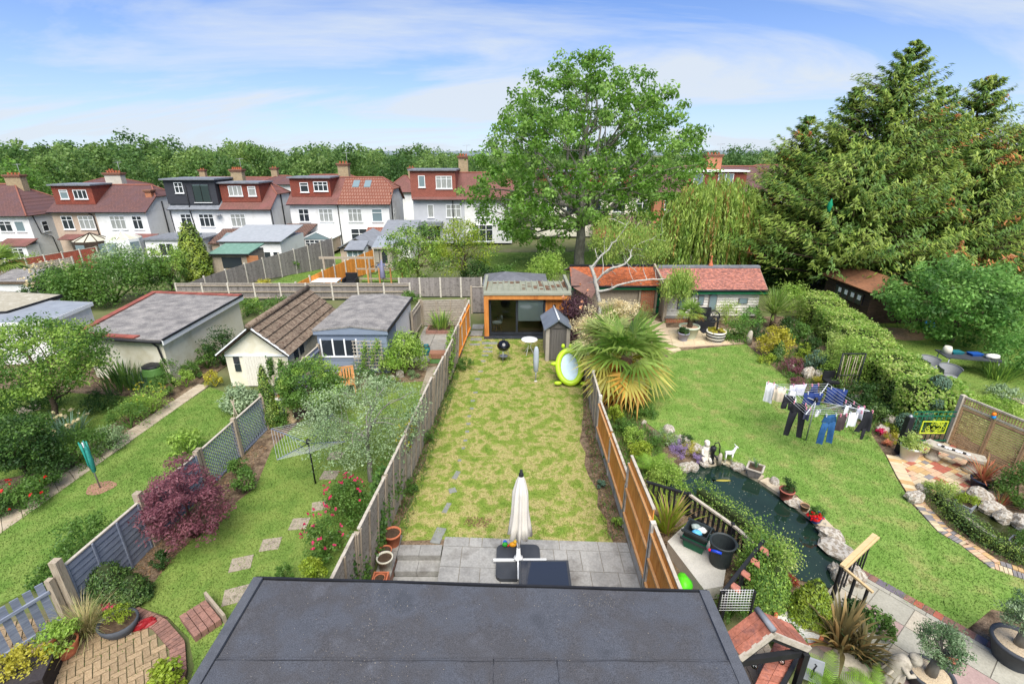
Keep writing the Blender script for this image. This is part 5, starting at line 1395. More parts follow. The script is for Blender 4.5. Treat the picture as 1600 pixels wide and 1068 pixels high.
fence('timber_gate_screen','narrow diagonal-braced timber screen beside the grey-blue shed',(-4.85,22.4),(-4.8,24.3),1,1.35,1.35,'close',WGREY,OAK,-1)
fence('dark_board_fence','shaded board fence between office and tiled outbuilding',(3.0,22.5),(3.0,28),3,1.5,1.5,'close',WDARK,OAK,1)
fence('dark_board_fence','plain board fence behind the garden office',(-2.3,26.6),(3.0,26.9),3,1.5,1.5,'close',WDARK,OAK,1)

# ------------------------------------------------------------------ trees
def woodland():
 rs=np.random.RandomState(11); parts=[]; lines=[]
 for i in range(350):
  x=rs.uniform(-215,150); y=rs.uniform(104,190)
  if abs(x/y)>1.35: continue
  sky_v=np.interp(x/y,[-1.1,-.7,-.25,-.1,.1,.5,.9],[7.3,7.8,6.6,5.5,5.8,6.2,6.3])
  top=8.5+(sky_v-6.2)*y/130+rs.normal(0,1.3); zb=zt(x,60)
  H=max(6,top-zb); rr=H*rs.uniform(.32,.46)
  K=30
  C=clump_centres(K,(rr,rr,H*.42),rs,.6,-.5)+np.array([x,y,zb+H*.56])
  n=40
  V,F=clump_leaves(C,rr*.36*rs.uniform(.7,1.2,len(C)),n,H*.046,rs,.5,.8,.7)
  parts.append((V,F,int(rs.random()<.38)))
 V,F,m=cat_(parts)
 # vary tone tree by tree through material slots
 o=link('woodland',npmesh('woodland',V,F,[LF['oak'],LF['oak2']],m)); tag(o,'dense dark green woodland along the skyline behind the houses','woodland',kind='stuff')
woodland()
p=GT(905,413)
def ash_shape(C):
 C=C.copy(); z=C[:,2]/7.6
 k=np.interp(z,[-1,-.5,0,.5,.85,1],[1.2,1.22,1.14,1.0,.88,.92])
 C[:,0] *= k; C[:,1] *= k
 C[:,0]+=np.where(z<-.3,-1.0,0)
 keep=~((C[:,2]<-3.6) & (np.hypot(C[:,0]-.6,C[:,1])<3.4)) & ~((C[:,2]<-5.2) & (C[:,0]>-1.5))
 return C[keep]
broadtree('ash_tree','tall spreading broadleaf tree with pale trunk behind the tiled outbuildings',p,17,.4,5.0,(.3,0,8.7),(8.8,7.2,7.9),720,.8,60,.3,21,[LF['ash'],LF['ash2']],BARKG,nlimb=30,inner=.42,dual=.35,twig=3,shape=ash_shape)
CONM=[LF['con'],LF['con2'],LF['dead']]
def con_at(label,u,vt,Y,rb,seed,**k):
 q=D(u,vt,Y); z=zt(q.x,Y)
 return conifer('conifer_tree',label,(q.x,Y,z),q.z-z,rb,seed,CONM,group='tall golden-green conifers on the right',**k)
con_at('tallest golden-green conifer with leaning tip',1407,62,33,9.4,31,nl=34,per=36,L=.34,lean=(.9,0),n=70,dead=.01,pw=.9)
con_at('second tall conifer just right of the tallest one',1522,112,34,8.6,32,nl=31,per=32,L=.34,lean=(1.2,0),n=66,dead=.02,pw=.9)
con_at('conifer cut off by the right edge of the picture',1618,146,33,7.5,33,nl=30,per=22,L=.34,lean=(1.0,0),n=56,dead=.03,pw=.85)
con_at('shorter conifer wedged between the two tallest ones',1462,128,34.5,6.5,37,nl=26,per=26,L=.34,lean=(.8,0),n=54,dead=.01,pw=.8)
con_at('conifer on the left shoulder of the tallest one',1330,130,34.5,6.6,38,nl=26,per=28,L=.34,lean=(.6,0),n=58,dead=.015,pw=.85)
con_at('lowest conifer standing left of the group beside the willow',1258,180,35.5,5.6,34,nl=30,per=24,L=.32,lean=(.4,0),n=56,dead=.02,pw=.7)
con_at('broad drooping conifer in front of the group, above the dark shed',1360,225,30.5,7.2,35,nl=26,per=26,L=.32,lean=(.2,0),n=62,dead=.008,zmin=.22,pw=.65)
con_at('lower conifer with brown dead sprays near the right edge',1535,235,29.5,6.8,36,nl=26,per=24,L=.32,lean=(.3,0),n=60,dead=.06,zmin=.22,pw=.65)
def strands(starts,lens,rs,out,step=.16,L=.26,W=.035,mats=3,sway=.15):
 Ps,Ts,Ms=[],[],[]
 for s,l in zip(starts,lens):
  k=max(3,int(l/step)); o=np.array(out(s)); tt=np.linspace(0,1,k)[:,None]
  P=s+o*(np.sqrt(tt)*.35*l**.5)+np.array([0,0,-1])*tt*l+rs.normal(0,.03,(k,3))+np.array([rs.normal(0,sway),rs.normal(0,sway),0])*tt**2
  Ps.append(P); Ts.append(np.tile(np.array([o[0]*.3,o[1]*.3,-1.]),(k,1))); Ms.append(np.full(k,rs.choice(3,p=[.5,.4,.1])))
 P=np.concatenate(Ps); Tn=np.concatenate(Ts); m=np.concatenate(Ms)
 N=unit(rs.normal(size=P.shape)*np.array([1,1,.3])+np.array([.2,-.7,.55]))
 V,F=leafquads(P,N,L*rs.uniform(.7,1.3,len(P)),W*rs.uniform(.7,1.4,len(P)),rs,unit(Tn))
 return V,F,m
q=D(1128,275,36); zb=zt(q.x,36)
t=T('weeping_willow','weeping willow with long hanging yellow-green strands behind the pink tiled roof','tree',(q.x,36,zb))
rs=np.random.RandomState(41); n=1500
d=unit(rs.normal(size=(n*3,3))); d=d[d[:,2]>-.05][:n]
hh=q.z-zb
S=d*np.array([3.7,3.2,hh*.44])*rs.uniform(.62,1.02,(n,1))**.7+np.array([0,0,hh*.56])
V,F,m=strands(S,np.minimum(S[:,2]-.4,rs.uniform(1.6,4.6,n)),rs,lambda s: (s[0]/4,s[1]/4,0),.13,.36,.1)
link('crown',npmesh('crown',V,F,[LF['wil'],LF['wil2'],LF['wilb']],m),t)['kind']='stuff'
ls=[limb((0,0,-.1),(0,0,2.2),.32,.26,rs)]+[limb((0,0,2.2),tuple(s*.92),.14,.03,rs) for s in S[:16]]
tv,tf=tubesnp(ls); link('trunk',npmesh('trunk',tv,tf,BARKG,smooth=True),t)
# grey contorted tree leaning over the outbuilding roofs
Yc=24.6
bp=D(938,466,Yc); zb=0
t=T('twisted_willow','leaning pale-barked twisted tree with sparse weeping twigs over the orange tiles','tree',(bp.x,Yc,0))
def dl(pts): return [tuple(D(u,v,y)-X((bp.x,Yc,0))) for u,v,y in pts]
lines=[([(0,0,0)]+dl([(936,462,Yc),(930,440,Yc),(922,415,Yc)]),[.2,.19,.17,.14]),
 (dl([(924,418,Yc),(940,400,Yc),(955,385,Yc+.2),(965,370,Yc+.3),(978,352,Yc+.5),(950,342,Yc+.6)]),[.1,.09,.08,.06,.04,.02]),
 (dl([(931,440,Yc),(950,422,Yc-.2),(975,412,Yc-.3),(985,400,Yc),(988,388,Yc+.2),(1010,376,Yc+.3),(1035,366,Yc+.3)]),[.12,.1,.09,.07,.06,.04,.02]),
 (dl([(936,455,Yc-.1),(965,447,Yc-.4),(995,438,Yc-.5),(1020,435,Yc-.5),(1042,437,Yc-.4),(1062,432,Yc-.3)]),[.11,.09,.08,.07,.05,.02]),
 (dl([(940,428,Yc),(965,417,Yc-.1),(978,410,Yc),(995,425,Yc-.2)]),[.07,.06,.04,.02]),
 (dl([(975,412,Yc),(990,395,Yc+.3),(975,385,Yc+.5),(1000,347,Yc+.7)]),[.05,.04,.03,.02])]
def wobble(p_,rr,sd):
 rs=np.random.RandomState(sd); P=[np.array(q) for q in p_]; out,ro=[],[]
 for i in range(len(P)-1):
  for k in range(3):
   t_=k/3; a0,a1,a2,a3=P[max(0,i-1)],P[i],P[i+1],P[min(len(P)-1,i+2)]
   q=.5*(2*a1+(a2-a0)*t_+(2*a0-5*a1+4*a2-a3)*t_**2+(3*a1-a0-3*a2+a3)*t_**3)
   out.append(tuple(q+(rs.normal(0,.03,3) if len(out) else 0))); ro.append(.58*(rr[i]+(rr[i+1]-rr[i])*t_)*rs.uniform(.9,1.12))
 out.append(tuple(P[-1])); ro.append(.58*rr[-1]); return out,ro
base_l=lines; lines=[wobble(p_,rr,60+i) for i,(p_,rr) in enumerate(base_l)]
rs=np.random.RandomState(66)
for p_,rr in list(lines):
 for k in range(2,len(p_),2):
  q=np.array(p_[k]); e=q+rs.normal(0,.35,3)+np.array([.1,0,.28]); lines.append(limb(q,e,rr[k]*.5,.006,rs,4,.18))
tv,tf=tubesnp(lines); link('trunk',npmesh('trunk',tv,tf,M('bark_pale',[lin(140,138,130),lin(178,176,168),lin(110,106,98)],8,.9,.4,30),smooth=True),t)
rs=np.random.RandomState(43); st=[]
for (u,v,y,su,sv_,n_) in [(960,352,Yc+.6,26,12,130),(1000,358,Yc+.5,30,14,150),(1030,378,Yc+.3,20,14,90),(985,375,Yc+.3,30,14,80),(1064,428,Yc-.3,15,10,150),(1072,440,Yc-.3,12,12,80),(1045,440,Yc-.4,12,8,40)]:
 for _ in range(int(n_*(1.9 if u>1040 else 1.15))): st.append(np.array(D(u+rs.normal(0,su*.6),v+rs.normal(0,sv_*.6),y+rs.normal(0,.5))-X((bp.x,Yc,0))))
V,F,m=strands(np.array(st),rs.uniform(.3,.95,len(st)),rs,lambda s: (rs.normal(0,.5),rs.normal(0,.5),0),.1,.16,.05)
link('crown',npmesh('crown',V,F,[LF['wil'],LF['wil2'],LF['wilb']],np.minimum(m,1)),t)['kind']='stuff'
def tree_px(name,label,u,v,wpx,vtop,mats,K=90,n=60,L=.1,seed=1,Y=None,fork=.35,bark=None,r=None,inner=.45,depth=1.0,zlo=-1,dual=.35,crownlow=.25,**k):
 """tree whose foot shows at pixel (u, v) and whose crown spans wpx and reaches vtop"""
 b=GT(u,v) if Y is None else Vector((D(u,v,Y).x,Y,zt(D(u,v,Y).x,Y)))
 H=D(u,vtop,b.y).z-b.z; rx=wpx/2*(b-X((0,0,CAMH))).dot(X((0,_c,-_s)))/FOC
 ch=H*(1-crownlow)/2
 return broadtree(name,label,b,H,max(.04,H*.022),H*fork,(0,0,H*crownlow+ch),(rx*.85,rx*.85*depth,ch*.9),K,r or rx*.22,n,L,seed,mats,bark or WOODM,inner=inner,zlo=zlo,dual=dual,**k)
tree_px('laurel_tree','big glossy light-green bushy tree right of the dark shed',1490,520,270,398,[LF['lau'],LF['lau2']],240,80,.16,51,Y=22.0,crownlow=.02,depth=.8,r=.55)
tree_px('apple_tree','spreading apple tree in front of the cream workshop',95,660,205,497,[LF['mid'],LF['lt']],190,100,.085,52,crownlow=.3,r=.42,dual=.4)
tree_px('small_fruit_tree','round dark-leaved small tree at the left edge beside the path',48,752,120,655,[LF['dk'],LF['mid']],110,100,.07,53,crownlow=.3,r=.3,dual=.3,inner=.55)
tree_px('fruit_tree','dense leafy fruit tree shading the wooden chair',492,655,120,560,[LF['mid'],LF['lt']],110,110,.075,54,crownlow=.22,r=.3,dual=.25,inner=.5)
tree_px('silver_olive_tree','wide silvery-leaved tree spilling over the weathered fence',580,750,235,595,[LF['sil2'],LF['sil']],220,58,.055,55,bark=BARKG,nlimb=9,twig=2,crownlow=.3,r=.33,dual=.45,inner=.35,fork=.45)
tree_px('yellow_green_tree','straggly yellow-green tree overhanging the dark board fence',725,445,120,335,[LF['lime'],LF['mid']],110,60,.13,56,Y=33,crownlow=.15,r=.6,dual=.3,inner=.35)
tree_px('green_tree','rounded green tree left of the straggly yellow-green one',655,445,110,342,[LF['lt'],LF['mid']],110,60,.14,57,Y=33.5,crownlow=.1,r=.6,dual=.4)
tree_px('round_tree','pale rounded tree behind the twisted branches',975,405,130,325,[LF['wil'],LF['mid']],110,60,.16,58,Y=37,crownlow=.1,r=.7,dual=.3,inner=.6)
tree_px('bright_tree','bright rounded tree at the woodland edge behind the left house',38,330,110,248,[LF['mid'],LF['ash']],90,50,.5,59,Y=78,crownlow=.1,r=2.0,inner=.6)
tree_px('spindle_tree','small light tree between the cream conservatories and the slim conifer',268,440,60,378,[LF['lt'],LF['mid']],50,45,.12,60,Y=31.5,crownlow=.3,r=.4)
cone_shrub('column_conifer','slim dense column conifer beside the white extension',(D(303,400,37).x,37,zt(-20,37)),D(300,345,37).z-zt(-20,37),1.2,[LF['yew'],LF['lime']],61,5000,.2,.42,.07,'tree')
# the clipped hedge
def hedge(name,label,line,wd,h,mats,n,L,seed,dual=.35,lump=.08):
 rs=np.random.RandomState(seed)
 P=[np.array(p,float) for p in line]; seg=[np.linalg.norm(P[i+1]-P[i]) for i in range(len(P)-1)]; tot=sum(seg)
 t=T(name,label,'hedge',(P[0][0],P[0][1],0)); off=np.array([P[0][0],P[0][1],0])
 def at(s):
  s *= tot
  for i,l in enumerate(seg):
   if s<=l or i==len(seg)-1:
    d=(P[i+1]-P[i])/l; return P[i]+d*min(s,l),d
   s-=l
 s=rs.random(n); c=rs.random(n); V_,N_=[],[]
 ends=rs.random(n)<(2*wd*h)/(tot*(2*h+wd))
 per=2*h+wd
 for a,b,en in zip(s,c,ends):
  if en:
   a0=float(a>.5); p,d=at(a0); nn=np.array([-d[1],d[0]]); o=(b-.5)*wd; z=h*rs.random(); z-=max(0,abs(o)/(wd/2)+z/h-1.75)*.2*h; sg=1 if a0 else -1
   V_.append((p[0]+nn[0]*o+d[0]*sg*.05,p[1]+nn[1]*o+d[1]*sg*.05,max(.02,z))); N_.append((d[0]*sg,d[1]*sg,.3)); continue
  p,d=at(a); nn=np.array([-d[1],d[0]]); k=b*per
  lz=lump*(math.sin(a*tot*2.3)+math.sin(a*tot*5.1+1)+math.sin(a*tot*1.1+3*b))
  ee=.04
  if k<h: o,z,N=-wd/2-lz,k,(-nn[0],-nn[1],.3)
  elif k<h+wd: o,z,N=k-h-wd/2,h+lz,(0,0,1)
  else: o,z,N=wd/2+lz,k-h-wd,(nn[0],nn[1],.3)
  cut=max(0,abs(o)/(wd/2)+z/h-1.75); z-=cut*.35*h*.6
  V_.append((p[0]+nn[0]*o,p[1]+nn[1]*o,max(.02,z))); N_.append(N)
 Pn=np.array(V_)+rs.normal(0,.05,(n,3))-off; Nn=unit(np.array(N_)+.55*rs.normal(size=(n,3)))
 LL=L*rs.uniform(.6,1.4,n); V,F=leafquads(Pn,Nn,LL,LL*.6,rs)
 mi=(rs.random(n)<dual).astype(int)
 V[:,2]=np.maximum(V[:,2],.01)
 link('foliage',npmesh('foliage',V,F,mats,mi),t)['kind']='stuff'
 mb=MB(); w2=max(.05,wd/2-.16); k=len(P)
 P[0]=P[0]+(P[1]-P[0])/seg[0]*.1; P[-1]=P[-1]-(P[-1]-P[-2])/seg[-1]*.14
 for i in range(k):
  d=(P[min(k-1,i+1)]-P[max(0,i-1)]); d /= np.linalg.norm(d); nn=np.array([-d[1],d[0]])
  for o,z in ((-w2,0),(-w2,h*.72),(-w2*.7,h-min(.2,h*.2)),(w2*.7,h-min(.2,h*.2)),(w2,h*.72),(w2,0)):
   mb.v.append((P[i][0]+nn[0]*o-off[0],P[i][1]+nn[1]*o-off[1],z))
 for i in range(k-1):
  for j in range(5): mb.f.append((i*6+j,i*6+j+1,(i+1)*6+j+1,(i+1)*6+j)); mb.sm.append(False)
 mb.f+=[tuple(range(6)),tuple((k-1)*6+j for j in range(5,-1,-1))]; mb.sm+=[False,False]
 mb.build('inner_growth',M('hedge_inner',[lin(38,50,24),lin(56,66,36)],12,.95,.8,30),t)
 return t
hedge('clipped_hedge','long thick clipped hedge between the pond garden and the chairs',[(16.6,25.4),(15.9,22.5),(14.85,18.6),(14.1,15.4),(13.85,13.9)],1.6,1.42,[LF['hed'],LF['hed2']],30000,.095,71,.5)
hedge('box_hedge','low curved box hedge round the small pond',[tuple(G(u,v)[:2]) for u,v in ((1458,778),(1480,806),(1520,840),(1560,862),(1620,890))],.42,.36,[LF['yew2'],LF['yew']],6000,.035,72,.4,.02)
hedge('box_hedge','tiny box hedge edging the far pot patio',[tuple(G(u,v)[:2]) for u,v in ((1125,531),(1165,529))],.4,.4,[LF['mid'],LF['hed']],1200,.05,73,.4,.02)

# ------------------------------------------------------------------ paved areas with single pavers
def strip(parent,name,pts,wd,n,mats,z=.02,side=1,gap=.012,seed=1):
 """pavers laid across a polyline band"""
 P=[Vector((p[0],p[1],0)) for p in pts]; L_=[(P[i+1]-P[i]).length for i in range(len(P)-1)]; tot=sum(L_); rs=random.Random(seed)
 def at(s):
  for i,l in enumerate(L_):
   if s<=l or i==len(L_)-1:
    return lerp(P[i],P[i+1],min(1,s/l)),(P[i+1]-P[i]).normalized()
   s-=l
 for k in range(n):
  a,d0=at(tot*k/n+gap/2); b,d1=at(tot*(k+1)/n-gap/2)
  n0,n1=Vector((-d0.y,d0.x,0))*side*wd,Vector((-d1.y,d1.x,0))*side*wd
  q=[a,b,b+n1,a+n0]
  MB().prism([(p.x,p.y) for p in q],z-.06,z+rs.uniform(-.003,.004)).build(name,rs.choice(mats),parent)
BR1=M('brick_paver_red',[lin(112,82,72),lin(136,102,90),lin(98,76,70)],8,.9,.4,50,ob=.16,fine=(40,.18))
BR2=M('brick_paver_buff',[lin(128,108,82),lin(152,132,104),lin(112,96,76)],5,.9,.4,50,ob=.16,fine=(40,.18))
pat=struct(link('patio',None)); pat.empty_display_size=.2
arc=[(-9.9,6.95),(-9.2,7.2),(-8.4,7.28),(-7.5,7.18),(-6.75,6.9),(-6.1,6.45),(-5.72,5.9),(-5.5,5.2),(-5.45,4.4)]
MB().prism(arc+[(-5.5,3.6),(-10.5,3.6)],-.06,.008).build('bedding',M('joint_moss',[lin(92,92,62),lin(112,106,80)],9,.95,.6,40,world=True),pat)
strip(pat,'brick',arc[2:],.24,46,[BR1],.05,-1,.014,3)
inner_=[(x+(.0 if i<2 else -.0),y) for i,(x,y) in enumerate(arc)]
core=[(-10.5,6.6),(-9.2,6.94),(-8.4,7.0),(-7.55,6.92),(-6.9,6.66),(-6.32,6.28),(-5.98,5.8),(-5.77,5.2),(-5.72,4.4),(-5.7,3.6),(-10.5,3.6)]
ub=.118; cand=[]
ca,sa=math.cos(R(38)),math.sin(R(38))
for i in range(-60,61):
 for j in range(-40,41):
  ox,oy=i+2*j,i-2*j
  for (x0,x1,y0,y1) in ((0,2,0,1),(0,1,1,3)):
   cx_,cy_=(ox+(x0+x1)/2)*ub,(oy+(y0+y1)/2)*ub
   wx,wy=-7.6+cx_*ca-cy_*sa,5.8+cx_*sa+cy_*ca
   if 4.9<wy<7.2 and -10.3<wx<-5.6 and wx/wy>-1.58: cand.append((wx,wy,R(38)+(0 if x1-x0==2 else PI/2)))
inn_=inpoly(np.array([c[0] for c in cand]),np.array([c[1] for c in cand]),core)
cand=sorted([c for c,k in zip(cand,inn_) if k],key=lambda c:-c[1])
bme=MB().box(-ub+.008,ub-.008,-ub/2+.008,ub/2-.008,-.03,.03).mesh('brick',BR2)
rs_=random.Random(2)
for k,c in enumerate(cand[:300]): link('brick',bme,pat,(c[0],c[1],rs_.uniform(-.003,.003)),c[2]+rs_.uniform(-.02,.02))
mb=MB()
for c in cand[300:]:
 d_=Vector((math.cos(c[2]),math.sin(c[2]),0)); mb.beam(Vector((c[0],c[1],0))-d_*(ub-.008),Vector((c[0],c[1],0))+d_*(ub-.008),ub-.016,.06)
if mb.v: mb.build('bricks',BR2,pat)['kind']='stuff'
bs_=T('brick_step','small raised brick step at the corner of the brick patio','step',(-6.0,6.9,0),R(-38))
for i in range(3):
 for j in range(4): MB().box(-.36+i*.24+.006,-.36+(i+1)*.24-.006,-.3+j*.12+.006,-.3+(j+1)*.12-.006,0,.14).build('brick',BR1,bs_)
MB().box(-.45,.42,.2,.25,0,.24).build('edging_board',OAK,bs_)
# colourful paving by the bench
PV=[M('paver_'+n_,[lin(*a),lin(*b)],5,.85,.3,40,ob=.08) for n_,a,b in (('cream',(180,162,130),(196,180,150)),('ochre',(172,140,95),(188,158,114)),('red',(150,84,68),(168,100,82)),('grey',(116,112,112),(132,128,127)),('peach',(178,146,118),(192,162,135)),('cream2',(172,156,127),(188,174,147)))]
pv=struct(link('patio',None)); pv.empty_display_size=.2
pp=[G(*p) for p in ((1396,712),(1470,692),(1480,690),(1535,745),(1520,770),(1440,770),(1428,762),(1414,738))]
c0=G(1465,735)
MB().prism([(p.x,p.y) for p in pp],-.05,.004).build('bedding',MORT,pv)
e1=(G(1515,765)-G(1420,765)); e1=e1.normalized(); ang=math.atan2(e1.y,e1.x)+.42; e1=Vector((math.cos(ang),math.sin(ang),0)); e2=Vector((-e1.y,e1.x,0)); rs_=random.Random(8)
for j in range(-16,17):
 x=-2.6+rs_.uniform(0,.2)
 while x<2.6:
  l=rs_.choice((.14,.28,.28,.42,.2)); m_=c0+e1*(x+l/2)+e2*(j*.15+.075)
  if inpoly(np.array([m_.x]),np.array([m_.y]),pp)[0]:
   o_=MB().box(-l/2+.006,l/2-.006,-.069,.069,-.03,.016).build('paver',rs_.choices(PV,(5,4,2.4,1.6,3,3))[0],pv)
   o_.location=m_; o_.rotation_euler.z=ang
  x+=l
strip(pv,'paver',[G(*p)[:2] for p in ((1384,710),(1400,742),(1420,775))],.32,11,PV[:2]+PV[5:],.02,1,.01,4)
strip(pv,'paver',[G(*p)[:2] for p in ((1426,786),(1466,831),(1502,852),(1548,887),(1620,912))],.2,40,PV[:1]+PV[3:],.02,1,.012,5)
strip(pv,'paver',[G(*p)[:2] for p in ((1434,783),(1473,826),(1508,847),(1555,880),(1630,905))],.14,30,[PV[1],PV[4],PV[3]],.021,1,.012,6)
# slabs with brick bands at the bottom right
ba,bb_=G(1347,889),G(1512,982); e1=(bb_-ba).normalized(); e2=Vector((e1.y,-e1.x,0)); ang=math.atan2(e1.y,e1.x)
br_pat=struct(link('patio',None)); br_pat.empty_display_size=.2
q=[ba,bb_+e1*2.5,bb_+e1*2.5+e2*3,ba+e2*3-e1*.2]
MB().prism([(p.x,p.y) for p in q],-.05,.004).build('bedding',MORT,br_pat)
REDB=[PV[2],BR1,M('paver_bluebrick',[lin(92,86,96),lin(112,104,112)],5,.8,.3)]
SLB=[M('slab_sage',[lin(144,141,128),lin(160,157,144)],2,.85,.3,40,ob=.08,fine=(30,.12)),M('slab_mauve',[lin(144,122,117),lin(156,134,128)],3,.85,.3,40,ob=.08,fine=(30,.12)),M('slab_buff',[lin(158,150,133),lin(172,164,148)],2,.85,.3,40,ob=.08,fine=(30,.12))]
def lay(s0,s1,d0,d1,mat,nm,z=.018):
 o=MB().box(s0+.008,s1-.008,-d1+.008,-d0-.008,-.04,z).build(nm,mat,br_pat); o.location=ba; o.rotation_euler.z=ang
rs_=random.Random(12)
L_=(bb_-ba).length
for k in range(int((L_+2.5)/.16)): lay(k*.16,k*.16+.16,0,.2,rs_.choice(REDB),'brick')
for k in range(8): lay(k*.6,k*.6+.6,.2,.32,SLB[0],'slab')
d0=.32; s_=0
for j in range(4):
 s_=-.2
 for k in range(8):
  if j in (1,2) and k in (3,):
   for b_ in range(6): lay(s_,s_+.2,d0+b_*.1,d0+b_*.1+.1,rs_.choice(REDB),'brick')
   s_+=.2; continue
  lay(s_,s_+.62,d0,d0+.6,rs_.choice(SLB),'slab'); s_+=.62
 d0+=.6
# far pot patio
fp=struct(link('patio',None)); fp.empty_display_size=.2
q=[G(*p) for p in ((1046,543),(1170,536),(1168,520),(1120,512),(1036,512),(1040,530))]
MB().prism([(p.x,p.y) for p in q],-.05,.012).build('bedding',M('gravel_tan',[lin(168,146,118),lin(196,176,150),lin(140,120,98)],40,.95,.8,90,world=True),fp)
q=[G(*p) for p in ((985,545),(1046,543),(1040,505),(1015,498),(985,505))]
MB().prism([(p.x,p.y) for p in q],-.05,.008).build('gravel',MATS['gravel_tan'],fp)
for j in range(4):
 for k in range(7):
  a=lerp(lerp(G(1052,541),G(1170,534),k/7),lerp(G(1044,516),G(1160,514),k/7),j/4); b=lerp(lerp(G(1052,541),G(1170,534),(k+.97)/7),lerp(G(1044,516),G(1160,514),(k+.97)/7),j/4)
  c_=lerp(lerp(G(1052,541),G(1170,534),(k+.97)/7),lerp(G(1044,516),G(1160,514),(k+.97)/7),(j+.96)/4); d_=lerp(lerp(G(1052,541),G(1170,534),k/7),lerp(G(1044,516),G(1160,514),k/7),(j+.96)/4)
  MB().prism([(p.x,p.y) for p in (a,b,c_,d_)],-.02,.03).build('slab',PV[0] if (j+k) % 3 else PV[5],fp)
for q in (((1040,548),(1060,545),(1064,548),(1044,552)),): MB().prism([tuple(G(*p)[:2]) for p in q],-.03,.07).build('step_slab',PV[0],fp)
# paved end of the olive garden
op=struct(link('patio',None)); op.empty_display_size=.2
for j in range(7):
 for k in range(3): MB().box(-4.6+k*.72+.01,-4.6+(k+1)*.72-.01,19.6+j*.66+.01,19.6+(j+1)*.66-.01,-.05,.012).build('slab',STONE,op)
MB().prism([tuple(G(*p)[:2]) for p in ((668,575),(682,572),(672,605),(655,618))],-.05,.01).build('slab',GRAV,op)
# ------------------------------------------------------------------ pots and furniture
BLKP=M('pot_charcoal',[lin(58,62,68),lin(76,80,86)],3,.6,.1); CRM=M('pot_cream',[lin(190,186,168),lin(206,202,186)],4,.6,.1)
SAGEP=M('pot_sage',[lin(176,186,164),lin(190,198,178)],3,.7,.1); BLUP=M('pot_blue',[lin(30,70,140),lin(40,86,160)],3,.3,0); TEAL=M('pot_teal',[lin(30,96,104),lin(46,116,122)],3,.3,0)
GREYP=M('pot_grey',[lin(126,130,136),lin(146,150,154)],3,.8,.2); WHTP=M('pot_white',[lin(198,196,188),lin(214,212,206)],4,.7,.2)
COMP=M('compost',[lin(54,42,32),lin(84,68,52)],20,.95,.8,60); GRAVT=M('pot_gravel',[lin(190,166,130),lin(214,196,166),lin(150,126,98)],45,.9,1.0,90,bdist=.02)
STN=M('cast_stone',[lin(150,143,128),lin(170,163,148),lin(120,113,100)],6,.95,.5,40); ROCK=M('limestone_rock',[lin(166,160,148),lin(204,198,186),lin(140,128,112),lin(190,176,154)],4,.95,.9,25,bdist=.03)
STEEL=M('steel_grey',[lin(150,154,158),lin(170,174,178)],5,.4,0,metal=.6); ALU=M('aluminium_line',[lin(190,194,198)],rough=.5,bump=0)
def potted(name,label,loc,r,h,pm,plant=None,fill=None,prof=None,n=20,sx=1,sy=1,rim=.03,cat='potted plant',rz=0,kind='pot',ph=None):
 t=T(name,label,cat,loc,rz)
 pr_=prof or [(r*.68,0),(r*.95,h*.86),(r,h*.86),(r,h),(r*.88,h),(r*.84,h*.88)]
 MB().lathe(pr_,n,sx=sx,sy=sy,cap=False).lathe([(.001,.005),(pr_[0][0],.004)],n,sx=sx,sy=sy,cap=False).build(kind,pm,t)
 MB().lathe([(.001,h*.9),(r*.88,h*.88)],n,sx=sx,sy=sy,cap=False).build('soil',fill or COMP,t)
 if plant is not None:
  link('plant',plant,t,(0,0,h*.88 if ph is None else ph))
 return t
def bm(rad,K,n,L,seed,mats,**k): return bush_mesh('foliage',(rad[0]*.82,rad[1]*.82,rad[2]*.56),K,k.pop('r',.34*min(rad)),n,L,seed,mats,**k)
# parasol
t=T('closed_parasol','closed cream garden parasol on a four-slab base','parasol',(.14,8.3,.012))
MB().tube([(0,0,.1),(.02,-.02,1.3),(.05,-.03,2.4)],.026,10).build('pole',FRAME,t)
pm_=MB(); prof=[(.05,2.36),(.09,2.25),(.13,2.0),(.135,1.97),(.15,1.5),(.19,1.1),(.22,.84),(.2,.83)]; n_=48; V=[]
for r_,z in prof:
 for j in range(n_):
  a=2*PI*j/n_; rr=r_*(1+(.26+.08*math.sin(3*a+2*z))*math.cos(8*a+.5*math.sin(z*3))*min(1,(2.4-z)*2)); V.append((.045*z/2.4+rr*math.cos(a),-.03*z/2.4+rr*math.sin(a),z+.03*math.sin(8*a)*(z<.9)))
pm_.add(V,[(i*n_+j,(i+1)*n_+j,(i+1)*n_+(j+1) % n_,i*n_+(j+1) % n_) for i in range(len(prof)-1) for j in range(n_)],True)
pm_.build('canopy',M('parasol_canvas',[lin(204,200,190),lin(216,212,204)],3,.9,.3,120),t)
MB().lathe([(.03,2.34),(.05,2.36),(.05,2.42),(.03,2.44),(.03,2.5),(.005,2.52)],10,(.048,-.03,0)).build('finial',BLACK,t)
MB().tube([(-.02,0,.9),(.05,-.05,.72)],.02,6).build('strap',BLACK,t)
PLB=M('base_black',[lin(54,57,62),lin(66,69,74)],3,.55,.1)
for sx_ in (-1,1):
 for sy_ in (-1,1):
  P=[(.03,.03),(.49,.03)]+[(.49-.14+.14*math.cos(a),.49-.14+.14*math.sin(a)) for a in (0,.4,.8,1.2,PI/2)]+[(.03,.49)]
  MB().prism([(sx_*x,sy_*y) for x,y in P],0,.085).build('weight_slab',PLB,t)
MB().box(-.55,.62,-.025,.025,.086,.13).build('cross_bar',FRAME,t); MB().box(-.024,.024,-.55,.55,.131,.16).build('cross_bar',FRAME,t)
MB().lathe([(.1,.16),(.1,.19),(.05,.22),(.04,.45)],12).build('hub',FRAME,t)
